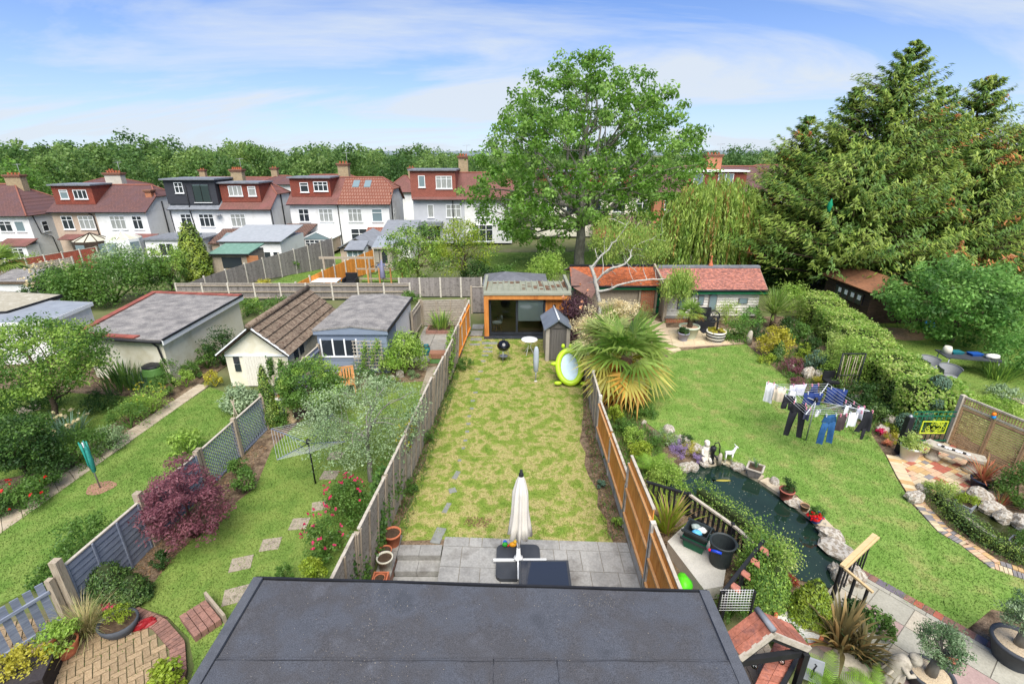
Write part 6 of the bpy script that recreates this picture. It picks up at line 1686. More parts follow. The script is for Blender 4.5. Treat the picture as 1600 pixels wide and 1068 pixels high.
t=T('toy','green and blue plastic toy on the parasol base','toy',(-.16,8.72,.1)); MB().ball((0,0,.06),(.07,.05,.06)).build('body',M('toy_green',[lin(50,150,50)],rough=.4,bump=0),t); MB().ball((.0,.06,.07),(.05,.04,.05)).build('blob',M('toy_blue',[lin(40,90,200)],rough=.4,bump=0),t); MB().ball((.07,0,.03),.03).build('wheel',M('toy_red',[lin(200,40,40)],rough=.4,bump=0),t)
t=T('toy','orange plastic duck-shaped toy on the parasol base','toy',(.02,8.72,.1)); MB().ball((0,0,.06),(.09,.06,.06)).build('body',M('toy_orange',[lin(230,160,40)],rough=.4,bump=0),t); MB().ball((.05,0,.14),.045).build('head',M('toy_yellow',[lin(240,190,60)],rough=.4,bump=0),t)
# dark glass table just above the roof edge
t=T('glass_table','dark glass-topped garden table at the edge of the felt roof','table',(.66,7.5,.012))
MB().box(-.52,.52,-.55,.38,.50,.53).build('frame',PLB,t); MB().box(-.47,.47,-.5,.33,.531,.54).build('table_top',M('smoked_glass',[lin(40,46,58)],rough=.05,bump=0,spec=.8),t)
for sx_ in (-.47,.47):
 for sy_ in (-.5,.33): MB().box(sx_-.025,sx_+.025,sy_-.025,sy_+.025,0,.5).build('leg',PLB,t)
# pots on the ledge
potted('flower_pot','large empty terracotta pot on the brick ledge',(-2.76,8.85,.052),.21,.34,TERRA,cat='pot')
potted('flower_pot','small terracotta pot tucked behind the large one',(-2.83,8.45,.052),.15,.22,TERRA,cat='pot')
potted('flower_pot','cream glazed pot with bare soil on the brick ledge',(-2.75,8.12,.052),.18,.34,CRM,cat='pot')
t=T('terracotta_trough','terracotta trough holding a small pot and blue watering can','planter',(-2.76,7.5,.052))
MB().box(-.14,.14,-.35,.35,0,.02).box(-.16,-.13,-.36,.36,0,.2).box(.13,.16,-.36,.36,0,.2).box(-.13,.13,-.36,-.33,0,.2).box(-.13,.13,.33,.36,0,.2).build('trough',TERRA,t)
potted('flower_pot','orange plastic pot standing in the trough',(-2.76,7.68,.075),.12,.2,TERRA,cat='pot')
t=T('watering_can','blue-grey watering can lying in the terracotta trough','watering can',(-2.77,7.38,.075)); MB().lathe([(.08,0),(.1,.05),(.09,.22),(.05,.28)],12).build('body',GREYP,t); MB().tube([(0,.07,.08),(0,.2,.22)],[.02,.012],6).build('spout',GREYP,t)
# kettle barbecues
def kettle(loc,label,sc=1):
 t=T('kettle_barbecue',label,'barbecue',loc)
 GL=M('enamel_black',[lin(18,19,22)],rough=.12,bump=0,spec=.6)
 MB().lathe([(.03,.46),(.2,.52),(.28,.66),(.29,.7),(.285,.7)],20).build('bowl',GL,t); MB().lathe([(.292,.7),(.28,.76),(.2,.88),(.08,.94),(.001,.95)],20,cap=False).build('lid',GL,t)
 MB().tube([(-.06,0,.94),(-.05,0,.99),(.05,0,.99),(.06,0,.94)],.012,6).build('handle',BLACK,t)
 for k in range(3): a=k*2.1+.4; MB().tube([(.17*math.cos(a),.17*math.sin(a),.56),(.3*math.cos(a),.3*math.sin(a),0)],.012,6).build('leg',STEEL,t)
 MB().lathe([(.001,.2),(.18,.2),(.19,.23)],16,cap=False).build('ash_tray',STEEL,t)
 return t
kettle(G(787,563),'black kettle barbecue on the lawn before the garden office')
kettle((-4.5,20.6,.012),'black kettle barbecue behind the round bush in the olive garden')
t=T('bistro_table','round white metal bistro table beside the grey plastic shed','table',G(827,553))
MB().lathe([(.001,.7),(.36,.7),(.37,.715),(.36,.73),(.001,.73)],24,cap=False).build('table_top',FRAME,t)
for k in range(4): a=k*PI/2+.5; MB().tube([(.28*math.cos(a),.28*math.sin(a),.7),(.05*math.cos(a),.05*math.sin(a),.4),(.27*math.cos(a+.5),.27*math.sin(a+.5),0)],.012,6).build('leg',FRAME,t)
t=T('folded_drier','folded grey rotary drier under a pale cover on the dry lawn','clothes drier',G(837,596))
MB().tube([(0,0,0),(0,0,.45)],.022,8).build('pole',STEEL,t); MB().lathe([(.02,.4),(.09,.46),(.11,.9),(.1,1.35),(.05,1.5),(.01,1.52)],8,sx=1,sy=.7).build('folded_cover',M('cover_bluegrey',[lin(150,160,170),lin(172,180,188)],6,.8,.5,20,stretch=(4,4,.3)),t)
MB().lathe([(.07,0),(.06,.04),(.03,.05)],10).build('ground_socket',CONC,t)
# paddling pool propped against the fence
LIME=M('vinyl_lime',[lin(156,186,36),lin(168,198,52)],3,.35,.05)
pb=G(889,594)
t=T('paddling_pool','lime green inflatable paddling pool propped up beside the plastic shed','paddling pool',pb)
ring=MB(); V=[]; nu,nv=36,10; tilt=R(40)
def tl(x,y,z): return (x,y*math.cos(tilt)-z*math.sin(tilt),y*math.sin(tilt)+z*math.cos(tilt)+.6)
for i in range(nu):
 for j in range(nv):
  a,b=2*PI*i/nu,2*PI*j/nv; rx_,ry_=.46+.12*math.cos(b),.72+.12*math.cos(b)
  V.append(tl(rx_*math.cos(a),ry_*math.sin(a),.12*math.sin(b)))
ring.add(V,[(i*nv+j,((i+1) % nu)*nv+j,((i+1) % nu)*nv+(j+1) % nv,i*nv+(j+1) % nv) for i in range(nu) for j in range(nv)],True); ring.build('ring',LIME,t)
fl=MB(); fl.add([tl(.44*math.cos(2*PI*i/nu),.7*math.sin(2*PI*i/nu),-.02) for i in range(nu)]+[tl(.44*math.cos(2*PI*i/nu),.7*math.sin(2*PI*i/nu),-.06) for i in range(nu)],[tuple(range(nu)),tuple(range(2*nu-1,nu-1,-1))]); fl.build('pool_floor',M('vinyl_pale',[lin(150,172,188),lin(170,190,204)],5,.4,.2,12),t)
for x,y in ((-.5,-.72),(.52,-.74),(-.6,.12)): MB().ball(tl(x,y,.02),(.16,.09,.08)).build('foot',LIME,t)
for x in (-.22,.08): MB().ball(tl(x,.9,.06),(.08,.08,.1)).build('eye_lobe',LIME,t)
# ------------------------------------------------------------------ olive garden things
p=G(455,658)
t=T('bird_table','octagonal stone-topped bird table on a pale pedestal','bird table',p)
SND=M('sandstone',[lin(186,160,124),lin(204,180,146)],5,.9,.3)
MB().lathe([(.22,0),(.2,.06),(.13,.1),(.11,.5),(.1,.86),(.16,.9)],8).build('pedestal',SND,t); MB().lathe([(.2,.9),(.36,.93),(.38,.98),(.36,1.02),(.3,1.0)],8,cap=True).build('table_top',WHTP,t)
lt_=MB()
for k in range(-2,3):
 for s in (-1,1): lt_.beam((k*.11-.18,-.2*s,1.015),(k*.11+.1,.2*s,1.015),.025,.02)
lt_.build('lattice',M('wood_ochre',[lin(168,116,50),lin(186,134,66)],6,.8),t)['kind']='stuff'
def rotary(label,base,hub_z,ends,polem,armm,lines,linem,lo=.15):
 t=T('rotary_drier',label,'clothes drier',base); b=Vector(base)
 MB().tube([(0,0,0),(0,0,hub_z+.1)],.022,8).build('pole',polem,t)
 MB().lathe([(.04,hub_z-.04),(.06,hub_z),(.06,hub_z+.06),(.04,hub_z+.12)],8).build('hub',BLACK,t)
 E_=[Vector(e)-b for e in ends]
 for e in E_:
  MB().tube([(0,0,hub_z),e],.013,6).build('arm',armm,t); MB().tube([(0,0,hub_z-.35),e*.5+Vector((0,0,hub_z*.5))],.009,5).build('strut',armm,t)
 ln=MB(); h0=Vector((0,0,hub_z))
 for i in range(len(E_)):
  for k in range(lines):
   f=.35+.65*k/(lines-1); a,c_=lerp(h0,E_[i],f),lerp(h0,E_[(i+1) % len(E_)],f); m_=(a+c_)/2-Vector((0,0,.03))
   ln.tube([a,m_,c_],.0035,4,cap=False)
 ln.build('lines',linem,t)['kind']='stuff'
 return t
hb=G(493,755); zc=1.35
ends=[G(402,674,1.5),G(404,722,1.5) ,G(505,724,1.5),G(520,672,1.5)]
cen=sum(ends,Vector())/4
ends=[Vector((hb.x+s*1.15*ca_ ,hb.y+1.15*sa_,1.55)) for s,ca_,sa_ in ((-1,.96,.28),(-1,.25,-.97),(1,.96,-.28),(1,.25,.97))]
rotary('open rotary clothes drier with bare lines beside the silvery tree',hb,1.3,ends,BLACK,M('arm_bluegrey',[lin(90,102,122)],rough=.5,bump=0),9,ALU)
p=G(425,628)
t=T('trellis_arch','arched grey lattice panel behind the bird table','trellis',(-7.85,15.9,0))
ar=MB(); la=MB()
for k in range(10):
 a,b=PI*k/10,PI*(k+1)/10; f=lambda q_: (-.75*math.cos(q_),0,.95+.3*math.sin(q_))
 ar.beam(f(a),f(b),.07,.05)
ar.build('arch_rail',OAK,t)
for k in range(-3,8):
 for s in (-1,1):
  x0_,x1_=-.75+k*.22,-.75+k*.22+s*.9
  la.beam((max(-.72,min(.72,x0_)),s*.012,.2),(max(-.72,min(.72,x1_)),s*.012,1.05),.03,.015)
la.build('lattice',BLUGF,t)['kind']='stuff'
for x in (-.75,.75): MB().box(x-.04,x+.04,-.04,.04,0,1.05).build('post',OAK,t)
CHW=M('chair_wood',[lin(176,122,72),lin(196,146,94)],6,.7,.3,stretch=(1,1,6))
t=T('wooden_chair','slatted wooden garden chair half under the fruit tree','chair',G(545,612),R(20))
for x in (-.25,.25): MB().box(x-.025,x+.025,-.25,-.2,0,.62).build('leg',CHW,t); MB().beam((x,.22,0),(x,.34,.92),.05,.05).build('leg',CHW,t); MB().box(x-.03,x+.03,-.27,.26,.62,.65).build('armrest',CHW,t)
for k in range(5): MB().box(-.24,.24,-.24+k*.095,-.24+k*.095+.08,.38,.4).build('seat_slat',CHW,t)
for k in range(5): MB().beam((-.2+k*.1,.235,.42),(-.2+k*.1,.33,.88),.06,.018).build('back_slat',CHW,t)
MB().beam((-.26,.335,.9),(.26,.335,.9),.04,.07).build('top_rail',CHW,t)
t=T('wall_trellis','square white trellis fixed to the grey-blue shed front','trellis',(-6.35,18.2,0))
ga=MB()
for k in range(9): ga.box(-.05+k*.14,-.03+k*.14,-.012,.0,.25,1.5)
for k in range(9): ga.box(-.08,1.13,-.03,-.0125,.28+k*.15,.31+k*.15)
ga.build('lattice',CAPW,t)['kind']='stuff'
t=T('planter_box','brown wicker planter standing on a green crate by the far patio','planter',(-3.25,19.6,.0))
MB().box(-.32,.32,-.2,.2,0,.22).build('crate',M('crate_green',[lin(80,120,70),lin(96,136,84)],4,.6),t); MB().box(-.34,.34,-.22,.22,.222,.45).build('basket',M('wicker_brown',[lin(120,84,66),lin(150,110,88)],30,.9,.6,60),t)
potted('glazed_urn','teal glazed urn behind the round bush',(-3.85,20.3,.012),.17,.5,TEAL,prof=[(.1,0),(.17,.2),(.17,.35),(.1,.45),(.12,.5),(.1,.5),(.09,.45)],cat='urn')
t=T('raised_bed','brick-edged raised bed with strap-leaved clump by the lap fence','raised bed',(-3.4,23.5,0)); MB().box(-.95,.95,-.45,.45,0,.18).build('edging',BR1,t); MB().box(-.85,.85,-.36,.36,.181,.2).build('soil',COMP,t); link('plant',blades(110,1.0,.045,.8,91,[LF['lt'],LF['mid']],base=.5,droop=1.0),t,(-.2,0,.18))
# pots on the brick patio
potted('bowl_planter','grey bowl planter with golden conifer and flowers on the brick patio',G(190,985),.3,.27,BLKP,bm((.26,.26,.4),16,60,.03,101,[LF['lime'],LF['lt']]),sx=1.15,prof=[(.2,0),(.28,.15),(.3,.27),(.27,.27),(.25,.22)])
fo=bush('pansies','pink and purple pansies in the grey bowl planter','flowers',G(178,962)+X((0,-.02,.24)),(.14,.1,.12),[LF['mid'],LF['dk']],.03,8,30,102,(LF['pink'],26,.05))
potted('terracotta_planter','ribbed terracotta pot with leafy green shrub on the brick patio',G(105,1022),.24,.3,TERRA,bm((.42,.36,.5),26,60,.06,103,[LF['lt'],LF['mid']]),prof=[(.15,0),(.19,.1),(.185,.11),(.215,.2),(.21,.21),(.24,.3),(.21,.3),(.2,.25)])
potted('teal_planter','teal pot with golden yellow shrub in the bottom left corner',(-8.35,5.75,0),.26,.3,TEAL,bm((.5,.42,.5),26,70,.05,104,[LF['yel'],LF['lime']]))
potted('flower_pot','pale round pot at the very left edge of the brick patio',G(4,1058),.16,.26,WHTP,cat='pot')
t=T('storage_box','dark brown rattan-effect storage box on the brick patio','storage box',G(35,1078),R(24))
RAT=M('rattan_dark',[lin(46,42,44),lin(60,56,58)],30,.7,.5,80)
MB().box(-.46,.46,-.3,.3,0,.36).build('body',RAT,t); MB().box(-.48,.48,-.32,.32,.375,.43).build('lid',RAT,t); MB().box(-.465,.465,-.305,.305,.36,.375).build('rim',CAPW,t)
t=T('compost_sack','crumpled red plastic sack lying on the brick patio','sack',G(226,978),R(35)); mb=MB(); rs_=random.Random(4); mb.ball((0,0,.06),(.2,.11,.075),13,9,.24,rs_); mb.sm=[False]*len(mb.f); mb.build('sack',M('plastic_red',[lin(116,18,24),lin(140,34,38)],8,.4,.4,20),t); MB().add([(-.2,-.1,.03),(-.34,-.05,.02),(-.33,.1,.02),(-.2,.1,.05)],[(0,1,2,3),(3,2,1,0)]).build('open_end',CAPW,t)
link_=link('ornamental_grass',blades(420,.85,.008,1.0,105,[LF['straw'],LF['cord']],segs=5,droop=1.3,base=.12),None,(-8.05,6.62,0)); tag(link_,'fountain of pale straw-coloured ornamental grass by the picket fence','grass clump')
# path garden things
t=T('folded_drier','folded teal rotary drier standing in the lush lawn','clothes drier',G(157,762),0)
TL=M('drier_teal',[lin(20,118,104),lin(40,136,122)],6,.5,.1); MB().tube([(0,0,0),(-.04,0,1.45)],.02,8).build('pole',STEEL,t)
for k,(dx,dy) in enumerate(((-.1,0),(.06,.05),(.02,-.08),(-.04,.08))): MB().tube([(-.02,0,.52),(dx*.6-.03,dy,.8),(dx-.04,dy,1.45)],.018,6).build('folded_arm',TL,t)
MB().lathe([(.0,.5),(.05,.55),(.07,.9),(.04,1.3),(0,1.35)],8).build('folded_lines',M('lines_teal',[lin(60,150,140),lin(30,110,100)],20,.8,.3),t)
mu=MB().prism([(.35*math.cos(a)*(1+.15*math.sin(3*a)),.3*math.sin(a)) for a in [k*PI/8 for k in range(16)]],0,.012); o_=mu.build('bark_mulch',M('mulch_pink',[lin(130,96,80),lin(166,128,108)],30,.95,.9,70),t)
t=T('water_butt','green ribbed plastic water butt under the workshop downpipe','water butt',G(246,600))
GB_=M('plastic_green',[lin(74,112,52),lin(90,128,66)],4,.5,.1)
MB().lathe([(.3,0),(.36,.2),(.37,.22),(.36,.24),(.38,.45),(.39,.47),(.38,.49),(.36,.7),(.33,.78)],20).build('barrel',GB_,t); MB().lathe([(.35,.78),(.36,.82),(.3,.85),(.001,.86)],20,cap=False).build('lid',BLACK,t)
t=T('bean_canes','wigwam of three bare canes in front of the lattice fence','canes',G(378,690))
for a in (0,2.1,4.2): MB().tube([(.25*math.cos(a),.25*math.sin(a),0),(-.05*math.cos(a),-.05*math.sin(a),1.5)],.012,5).build('cane',OAK,t)
# ------------------------------------------------------------------ pond garden: rocks, copings, ornaments
RM=[rockmesh(k,ROCK,.62) for k in range(6)]
def rock(label,u,v,w_,h=None,rz=0,k=0,d=None,name='rock',group='rocks round the ponds',z=0):
 p=G(u,v,z) if z<.01 else G(u,v,z)
 o=link(name,RM[k % 6],None,p+X((0,0,(h or w_*.5)*.35)),rz,(w_/2,(d or w_*.75)/2,(h or w_*.5)))
 return tag(o,label,'rock',group)
rr_=random.Random(6)
for k,(u,v,w_,h,lab) in enumerate([(1087,703,.55,.2,'grey slanting rock at the head of the waterfall'),(1066,690,.6,.2,'long mossy rock in the middle of the rockery'),(1044,672,.5,.18,'pale rock high in the rockery'),(1006,662,.2,.14,'round white boulder at the top of the rockery'),(1070,735,.4,.3,'upright split rock at the pond end of the rockery'),(1083,733,.35,.26,'tilted flat rock dipping into the pond'),(1100,725,.4,.14,'low rock under the kneeling statue'),(1153,733,.5,.22,'square pale boulder beside the white deer'),(1208,756,.36,.22,'small round boulder beside the red pot'),(1240,788,.5,.16,'flat cream rock behind the brown cup pot'),(1287,822,.2,.1,'little white stone beyond the blue pot'),(1297,838,.6,.24,'large speckled boulder on the pond bank'),(1308,862,.8,.22,'widest pale boulder at the near pond bank'),(1303,893,.36,.2,'grey stone below the widest boulder'),(1310,905,.4,.22,'speckled stone under the wooden handrail'),(1330,905,.55,.4,'tall pale rockwork beneath the handrail corner')]):
 rock(lab,u,v,w_,h,rr_.uniform(0,3),k)
CPM=M('coping_sandstone',[lin(164,150,126),lin(184,171,148),lin(142,128,106)],4,.9,.4,40,ob=.06)
cop=T('pond_coping','flat sandstone coping stones along the pond edge','coping',(6.5,11,0))
cl_=[G(*p) for p in ((1098,728),(1130,722),(1158,736),(1188,752),(1232,782),(1270,812),(1300,842))]
for i in range(len(cl_)-1):
 a,b=cl_[i],cl_[i+1]; d_=(b-a).normalized(); nn=Vector((-d_.y,d_.x,0)); q=[a+d_*.02-nn*.08,b-d_*.02-nn*.07,b-d_*.03+nn*.24,a+d_*.02+nn*.26]
 MB().prism([(p.x,p.y) for p in q],-.05,.075+.01*(i % 2)).build('coping_stone',CPM,cop,True)
t=T('kneeling_statue','small pale stone figure sitting by the pond','statue',G(1101,717,.09)); STW=M('statue_stone',[lin(196,188,172),lin(214,208,196),lin(160,150,132)],10,.95,.4)
mb=MB(); mb.tube([(0,0,.0),(0,0,.1),(.0,0,.22),(0,.01,.34),(0,0,.42),(0,0,.46)],[.16,.15,.1,.12,.1,.045],10); mb.tube([(.1,-.02,.36),(.14,-.1,.25),(.06,-.14,.2)],[.04,.035,.03],8); mb.tube([(-.1,-.02,.36),(-.14,-.1,.25),(-.06,-.14,.2)],[.04,.035,.03],8); mb.tube([(.07,0,.08),(.1,-.16,.12),(.09,-.2,.0)],[.07,.06,.05],8); mb.tube([(-.07,0,.08),(-.1,-.16,.12),(-.09,-.2,.0)],[.07,.06,.05],8); mb.ball((0,-.01,.53),(.075,.085,.09)); mb.build('figure',STW,t); MB().ball((0,.02,.57),(.085,.085,.07)).build('hair',STW,t)
t=T('hand_pump','black cast-iron hand pump on the pond edge','pump',G(1111,722,.08)); MB().lathe([(.1,0),(.06,.05),(.055,.4),(.08,.42),(.085,.52),(.05,.55)],12).build('body',BLACK,t); MB().tube([(0,0,.55),(.03,0,.66),(.12,0,.68),(.18,0,.55),(.2,0,.3),(.26,0,.18)],.016,6).build('handle',BLACK,t); MB().tube([(0,-.05,.3),(.06,-.16,.28),(.08,-.19,.2)],.03,8).build('spout',BLACK,t)
t=T('stone_marker','short upright pinkish stone beside the hand pump','stone',G(1123,724,.07)); mb=MB(); mb.tube([(0,0,0),(0,0,.2),(.01,0,.32),(.01,0,.36)],[.07,.065,.05,.02],8); mb.build('stone',STN,t)
t=T('deer_ornament','white deer-shaped garden ornament on the pond edge','ornament',G(1137,722,.07)); mb=MB(); mb.tube([(-.12,0,.34),(0,0,.33),(.1,0,.35),(.14,0,.44),(.16,0,.52)],[.05,.065,.06,.035,.03],8); mb.tube([(.15,0,.54),(.23,0,.5)],[.035,.018],8)
for x in (-.1,.09):
 for y in (-.03,.03): mb.tube([(x,y,.32),(x+.01,y,.16),(x,y,0)],[.022,.013,.012],6)
for y in (-.03,.03): mb.tube([(.14,y*.5,.56),(.12,y*1.3,.62)],[.014,.004],5)
mb.build('figure',M('ornament_white',[lin(222,222,218)],rough=.6,bump=0),t); MB().box(-.16,.16,-.07,.07,-.03,-.001).build('base',STN,t)
t=T('timber_planter','tapered black timber planter with wispy plant on the coping','planter',G(1178,742,.08),R(-35)); s_=MB(); s_.add([(-.13,-.13,0),(.13,-.13,0),(.13,.13,0),(-.13,.13,0),(-.2,-.2,.26),(.2,-.2,.26),(.2,.2,.26),(-.2,.2,.26)],[(3,2,1,0),(4,5,6,7),(0,1,5,4),(1,2,6,5),(2,3,7,6),(3,0,4,7)]); s_.build('box',WDARK,t); MB().box(-.16,.16,-.16,.16,.261,.27).build('soil',COMP,t); link('plant',blades(24,.3,.015,.9,107,[LF['blue'],LF['mid']]),t,(0,0,.26))
for a,b in (((-.2,-.2),(.2,-.2)),((.2,-.2),(.2,.2)),((.2,.2),(-.2,.2)),((-.2,.2),(-.2,-.2))): MB().beam((a[0],a[1],.27),(b[0],b[1],.27),.04,.03).build('rim',CAPW,t)
potted('box_ball_pot','red-brown pot with upright clipped box plant on the pond edge',G(1227,778,.07),.19,.28,M('pot_redbrown',[lin(150,84,72),lin(168,100,86)],4,.8),bm((.2,.2,.48),20,60,.03,108,[LF['dk'],LF['mid']]))
potted('cup_pot','plain brown cup-shaped pot on the pond edge',G(1256,797,.07),.11,.17,M('pot_tan',[lin(150,118,88),lin(170,138,108)],4,.8),cat='pot')
potted('geranium_pot','glossy blue pot with red and cream flowers on the pond edge',G(1273,813,.07),.17,.2,BLUP,bm((.22,.2,.24),14,50,.04,109,[LF['mid'],LF['lt']]))
bush('geranium','bright red and cream flower heads above the blue pot','flowers',G(1273,811,.3),(.2,.16,.14),[LF['mid'],LF['lt']],.03,6,16,110,(LF['flred'],22,.06))
# koi
t=T('koi','yellow koi carp just under the pond surface','fish',G(1130,750,.0)); MB().ball((0,0,.0),(.22,.045,.012),12,6).build('body',M('koi_yellow',[lin(150,140,60)],rough=.4,bump=0),t); MB().add([(-.2,0,.004),(-.3,.06,.004),(-.3,-.06,.004)],[(0,1,2),(2,1,0)]).build('tail',MATS['koi_yellow'],t)
# black railing round the bins
t=T('railing','black picket railing with worn grey handrail round the bins','railing',(4.5,9.8,0))
rp_=[G(*p,.62) for p in ((1010,752),(1077,772),(1145,820),(1200,866))]
for i in range(3):
 a,b=rp_[i],rp_[i+1]
 MB().beam(a,b,.07,.05).build('handrail',CAPW if i else BLACK,t,True); MB().beam(a-X((0,0,.5)),b-X((0,0,.5)),.04,.05).build('bottom_rail',BLACK,t,True)
 n_=max(4,int((b-a).length/.13))
 for k in range(n_):
  q=lerp(a,b,(k+.5)/n_); MB().box(q.x-.022,q.x+.022,q.y-.022,q.y+.022,0,q.z-.027).build('baluster',BLACK,t,True)
for p in rp_[1:]: MB().box(p.x-.035,p.x+.035,p.y-.035,p.y+.035,0,p.z+.06).build('post',BLACK,t,True)
# concrete plinth, recycling boxes, dustbin
t=T('concrete_plinth','pale concrete plinth carrying the recycling boxes and dustbin','plinth',(4.35,8.35,0))
MB().prism([tuple(G(*p,.3)[:2]) for p in ((1043,845),(1075,815),(1140,850),(1130,915),(1100,920))],-.02,.3).build('block',CPM if False else M('concrete_pale',[lin(160,158,151),lin(178,176,168)],3,.9,.3,40,fine=(30,.1)),t,True)
BG=M('crate_dark',[lin(38,44,46),lin(50,56,58)],4,.5,.1); GRN=M('crate_bottle',[lin(20,74,54),lin(28,90,66)],4,.45,.1)
def crate(label,loc,rz,m,z0):
 t=T('recycling_box',label,'recycling box',loc,rz); w0,w1,d0,d1,h=.2,.26,.16,.21,.3; V=[]
 for a,b,z in ((w0,d0,0),(w1,d1,h),(w1-.025,d1-.025,h),(w0-.01,d0-.01,.03)): V+=[(-a,-b,z),(a,-b,z),(a,b,z),(-a,b,z)]
 F=[(3,2,1,0),(12,13,14,15)]
 for k in range(3): F+=[(k*4+i,k*4+(i+1) % 4,(k+1)*4+(i+1) % 4,(k+1)*4+i) for i in range(4)]
 MB().add(V,F).build('box',m,t)
 MB().box(-w1-.03,w1+.03,-d1-.03,-d1-.001,h-.06,h-.01).box(-w1-.03,w1+.03,d1+.001,d1+.03,h-.06,h-.01).build('rim',BG,t)
 return t
cp=G(1087,858,.3)
crate('bottle-green recycling box at the bottom of the stack',cp+X((.02,.1,0)),R(-38),GRN,0)
crate('dark recycling box stacked on the green one with plastic bags inside',cp+X((.02,.1,.2)),R(-38),BG,0)
for k,(dx,dy,m_,lab) in enumerate([(-.02,0,M('bag_blue',[lin(40,140,200),lin(120,190,220)],8,.3,.3,20),'crumpled blue plastic bag in the top recycling box'),(.12,.08,M('bag_white',[lin(190,190,186),lin(214,214,210)],8,.4,.3,20),'white plastic bag in the top recycling box'),(.04,.2,M('bag_clear',[lin(120,134,130),lin(150,160,156)],8,.2,.3,20),'clear crumpled plastic in the top recycling box')]):
 rs_=random.Random(k); solo(MB().ball((0,0,.06),(.12,.08,.06),10,7,.2,rs_),'plastic_bag',m_,lab,'bag',cp+X((.0+dx,.05+dy,.36)),'bags in the recycling box',world=False)
t=T('dustbin','black ribbed dustbin with open top beside the recycling boxes','dustbin',G(1124,878,.3)); pr_=[]
V=[]; n_=40
for r_,z in ((.2,0),(.21,.06),(.245,.5),(.27,.52),(.28,.57),(.26,.58),(.235,.56),(.2,.2)):
 for j in range(n_): a=2*PI*j/n_; k_=r_*(1+(.018 if j % 2 and .05<z<.5 else 0)); V.append((k_*math.cos(a),k_*math.sin(a),z))
MB().add(V,[(i*n_+j,i*n_+(j+1) % n_,(i+1)*n_+(j+1) % n_,(i+1)*n_+j) for i in range(7) for j in range(n_)]+[tuple(7*n_+j for j in range(n_))]).build('bin',BG,t)
MB().tube([(.26,-.08,.5),(.33,-.05,.47),(.33,.05,.47),(.26,.08,.5)],.015,6).build('handle',BG,t)
t=T('plastic_bottle','blue plastic bottle with red cap in the dustbin','bottle',G(1118,862,.78)); MB().tube([(-.08,.05,.0),(.0,0,.02),(.1,-.06,.02)],[.03,.035,.03],8).build('bottle',M('bottle_blue',[lin(30,60,170)],rough=.3,bump=0),t); MB().ball((-.1,.062,.0),.032).build('cap',M('cap_red',[lin(210,30,50)],rough=.4,bump=0),t)
t=T('compost_bag','bright green bag wedged between the orange fence and the plinth','bag',G(1066,918,.15)); rs_=random.Random(9); MB().ball((0,0,.1),(.18,.24,.2),12,8,.12,rs_).build('bag',M('bag_green',[lin(90,200,30),lin(50,160,40)],5,.4,.2,10),t)
# wooden handrail with black spindles
PINE=M('pine_rail',[lin(186,158,114),lin(202,176,134)],6,.7,.2,stretch=(1,6,1))
t=T('handrail','pale timber handrail with black metal spindles beside the pond steps','handrail',G(1340,920))
ha,hb_,hc=G(1367,835,.9),G(1316,884,.9),G(1364,925,.9)
MB().beam(ha,hb_,.09,.045).build('top_rail',PINE,t,True); MB().beam(hb_+X((.01,-.05,.002)),hc,.045,.04).build('top_rail',PINE,t,True); MB().beam(ha+X((.08,-.02,-.05)),hb_+X((.08,0,-.05)),.045,.04).build('second_rail',PINE,t,True)
for k in range(7): q=lerp(ha,hb_,(k+.5)/7); MB().box(q.x-.012,q.x+.012,q.y-.012,q.y+.012,0,.87).build('spindle',BLACK,t,True)
for f in (.45,.85): q=lerp(hb_,hc,f); MB().box(q.x-.02,q.x+.02,q.y-.02,q.y+.02,0,.87).build('post',BLACK,t,True)
MB().box(hb_.x-.03,hb_.x+.03,hb_.y-.03,hb_.y+.03,0,.87).build('post',BLACK,t,True)

rs=np.random.RandomState(77); n=260; a_=np.array([(p.x,p.y) for p in pond]); x=rs.uniform(a_[:,0].min(),a_[:,0].max(),n*3); y=rs.uniform(a_[:,1].min(),a_[:,1].max(),n*3); k=inpoly(x,y,a_); x,y=x[k][:n],y[k][:n]
V,F=leafquads(np.stack([x,y,np.full(len(x),-.003)],1),unit(np.array([0,0,1.])+.02*rs.normal(size=(len(x),3))),rs.uniform(.01,.03,len(x)),rs.uniform(.008,.02,len(x)),rs)
V[:,2]=np.maximum(V[:,2],-.006)
tag(link('pond_debris',npmesh('pond_debris',V,F,M('petal_pale',[lin(176,178,160),lin(130,134,110)],20,.8,0,isl=.3))),'pale petals and bits floating on the koi pond','debris',kind='stuff')

# ------------------------------------------------------------------ pond garden, continued
# far pot patio
pt_=potted('palm_pot','large sage-green pot with small palm in front of the weatherboards',G(1075,527),.5,.62,SAGEP,None,M('pot_pebbles',[lin(196,160,132),lin(214,184,158)],30,.9,.6,60),n=24)
MB().tube([(0,0,.55),(.02,0,.9),(0,0,1.25)],[.14,.12,.09],8).build('stem',WOODM,pt_); link('leaves',palm_head(16,.55,121,[LF['palm'],LF['palm2'],LF['palmo']],-.2,1.3,.1),pt_,(0,0,1.25))
potted('lavender_pot','small lilac-grey pot with dark bushy plant on the far patio',G(1067,532),.27,.42,M('pot_lilac',[lin(132,132,148),lin(148,148,162)],4,.7),bm((.3,.3,.4),16,50,.06,122,[LF['dk'],LF['mid']]))
t=T('barrel_planter','white half-barrel with dark hoops, yellow plants and black wheel pump','planter',G(1117,533)); MB().lathe([(.36,0),(.44,.3),(.46,.55),(.42,.55),(.41,.48)],22,cap=False).build('barrel',PWHT,t)
for z,r_ in ((.1,.395),(.28,.44),(.42,.456)): MB().lathe([(r_,z),(r_+.012,z+.01),(r_+.014,z+.06),(r_+.004,z+.07)],22,cap=False).build('hoop',BLACK,t)
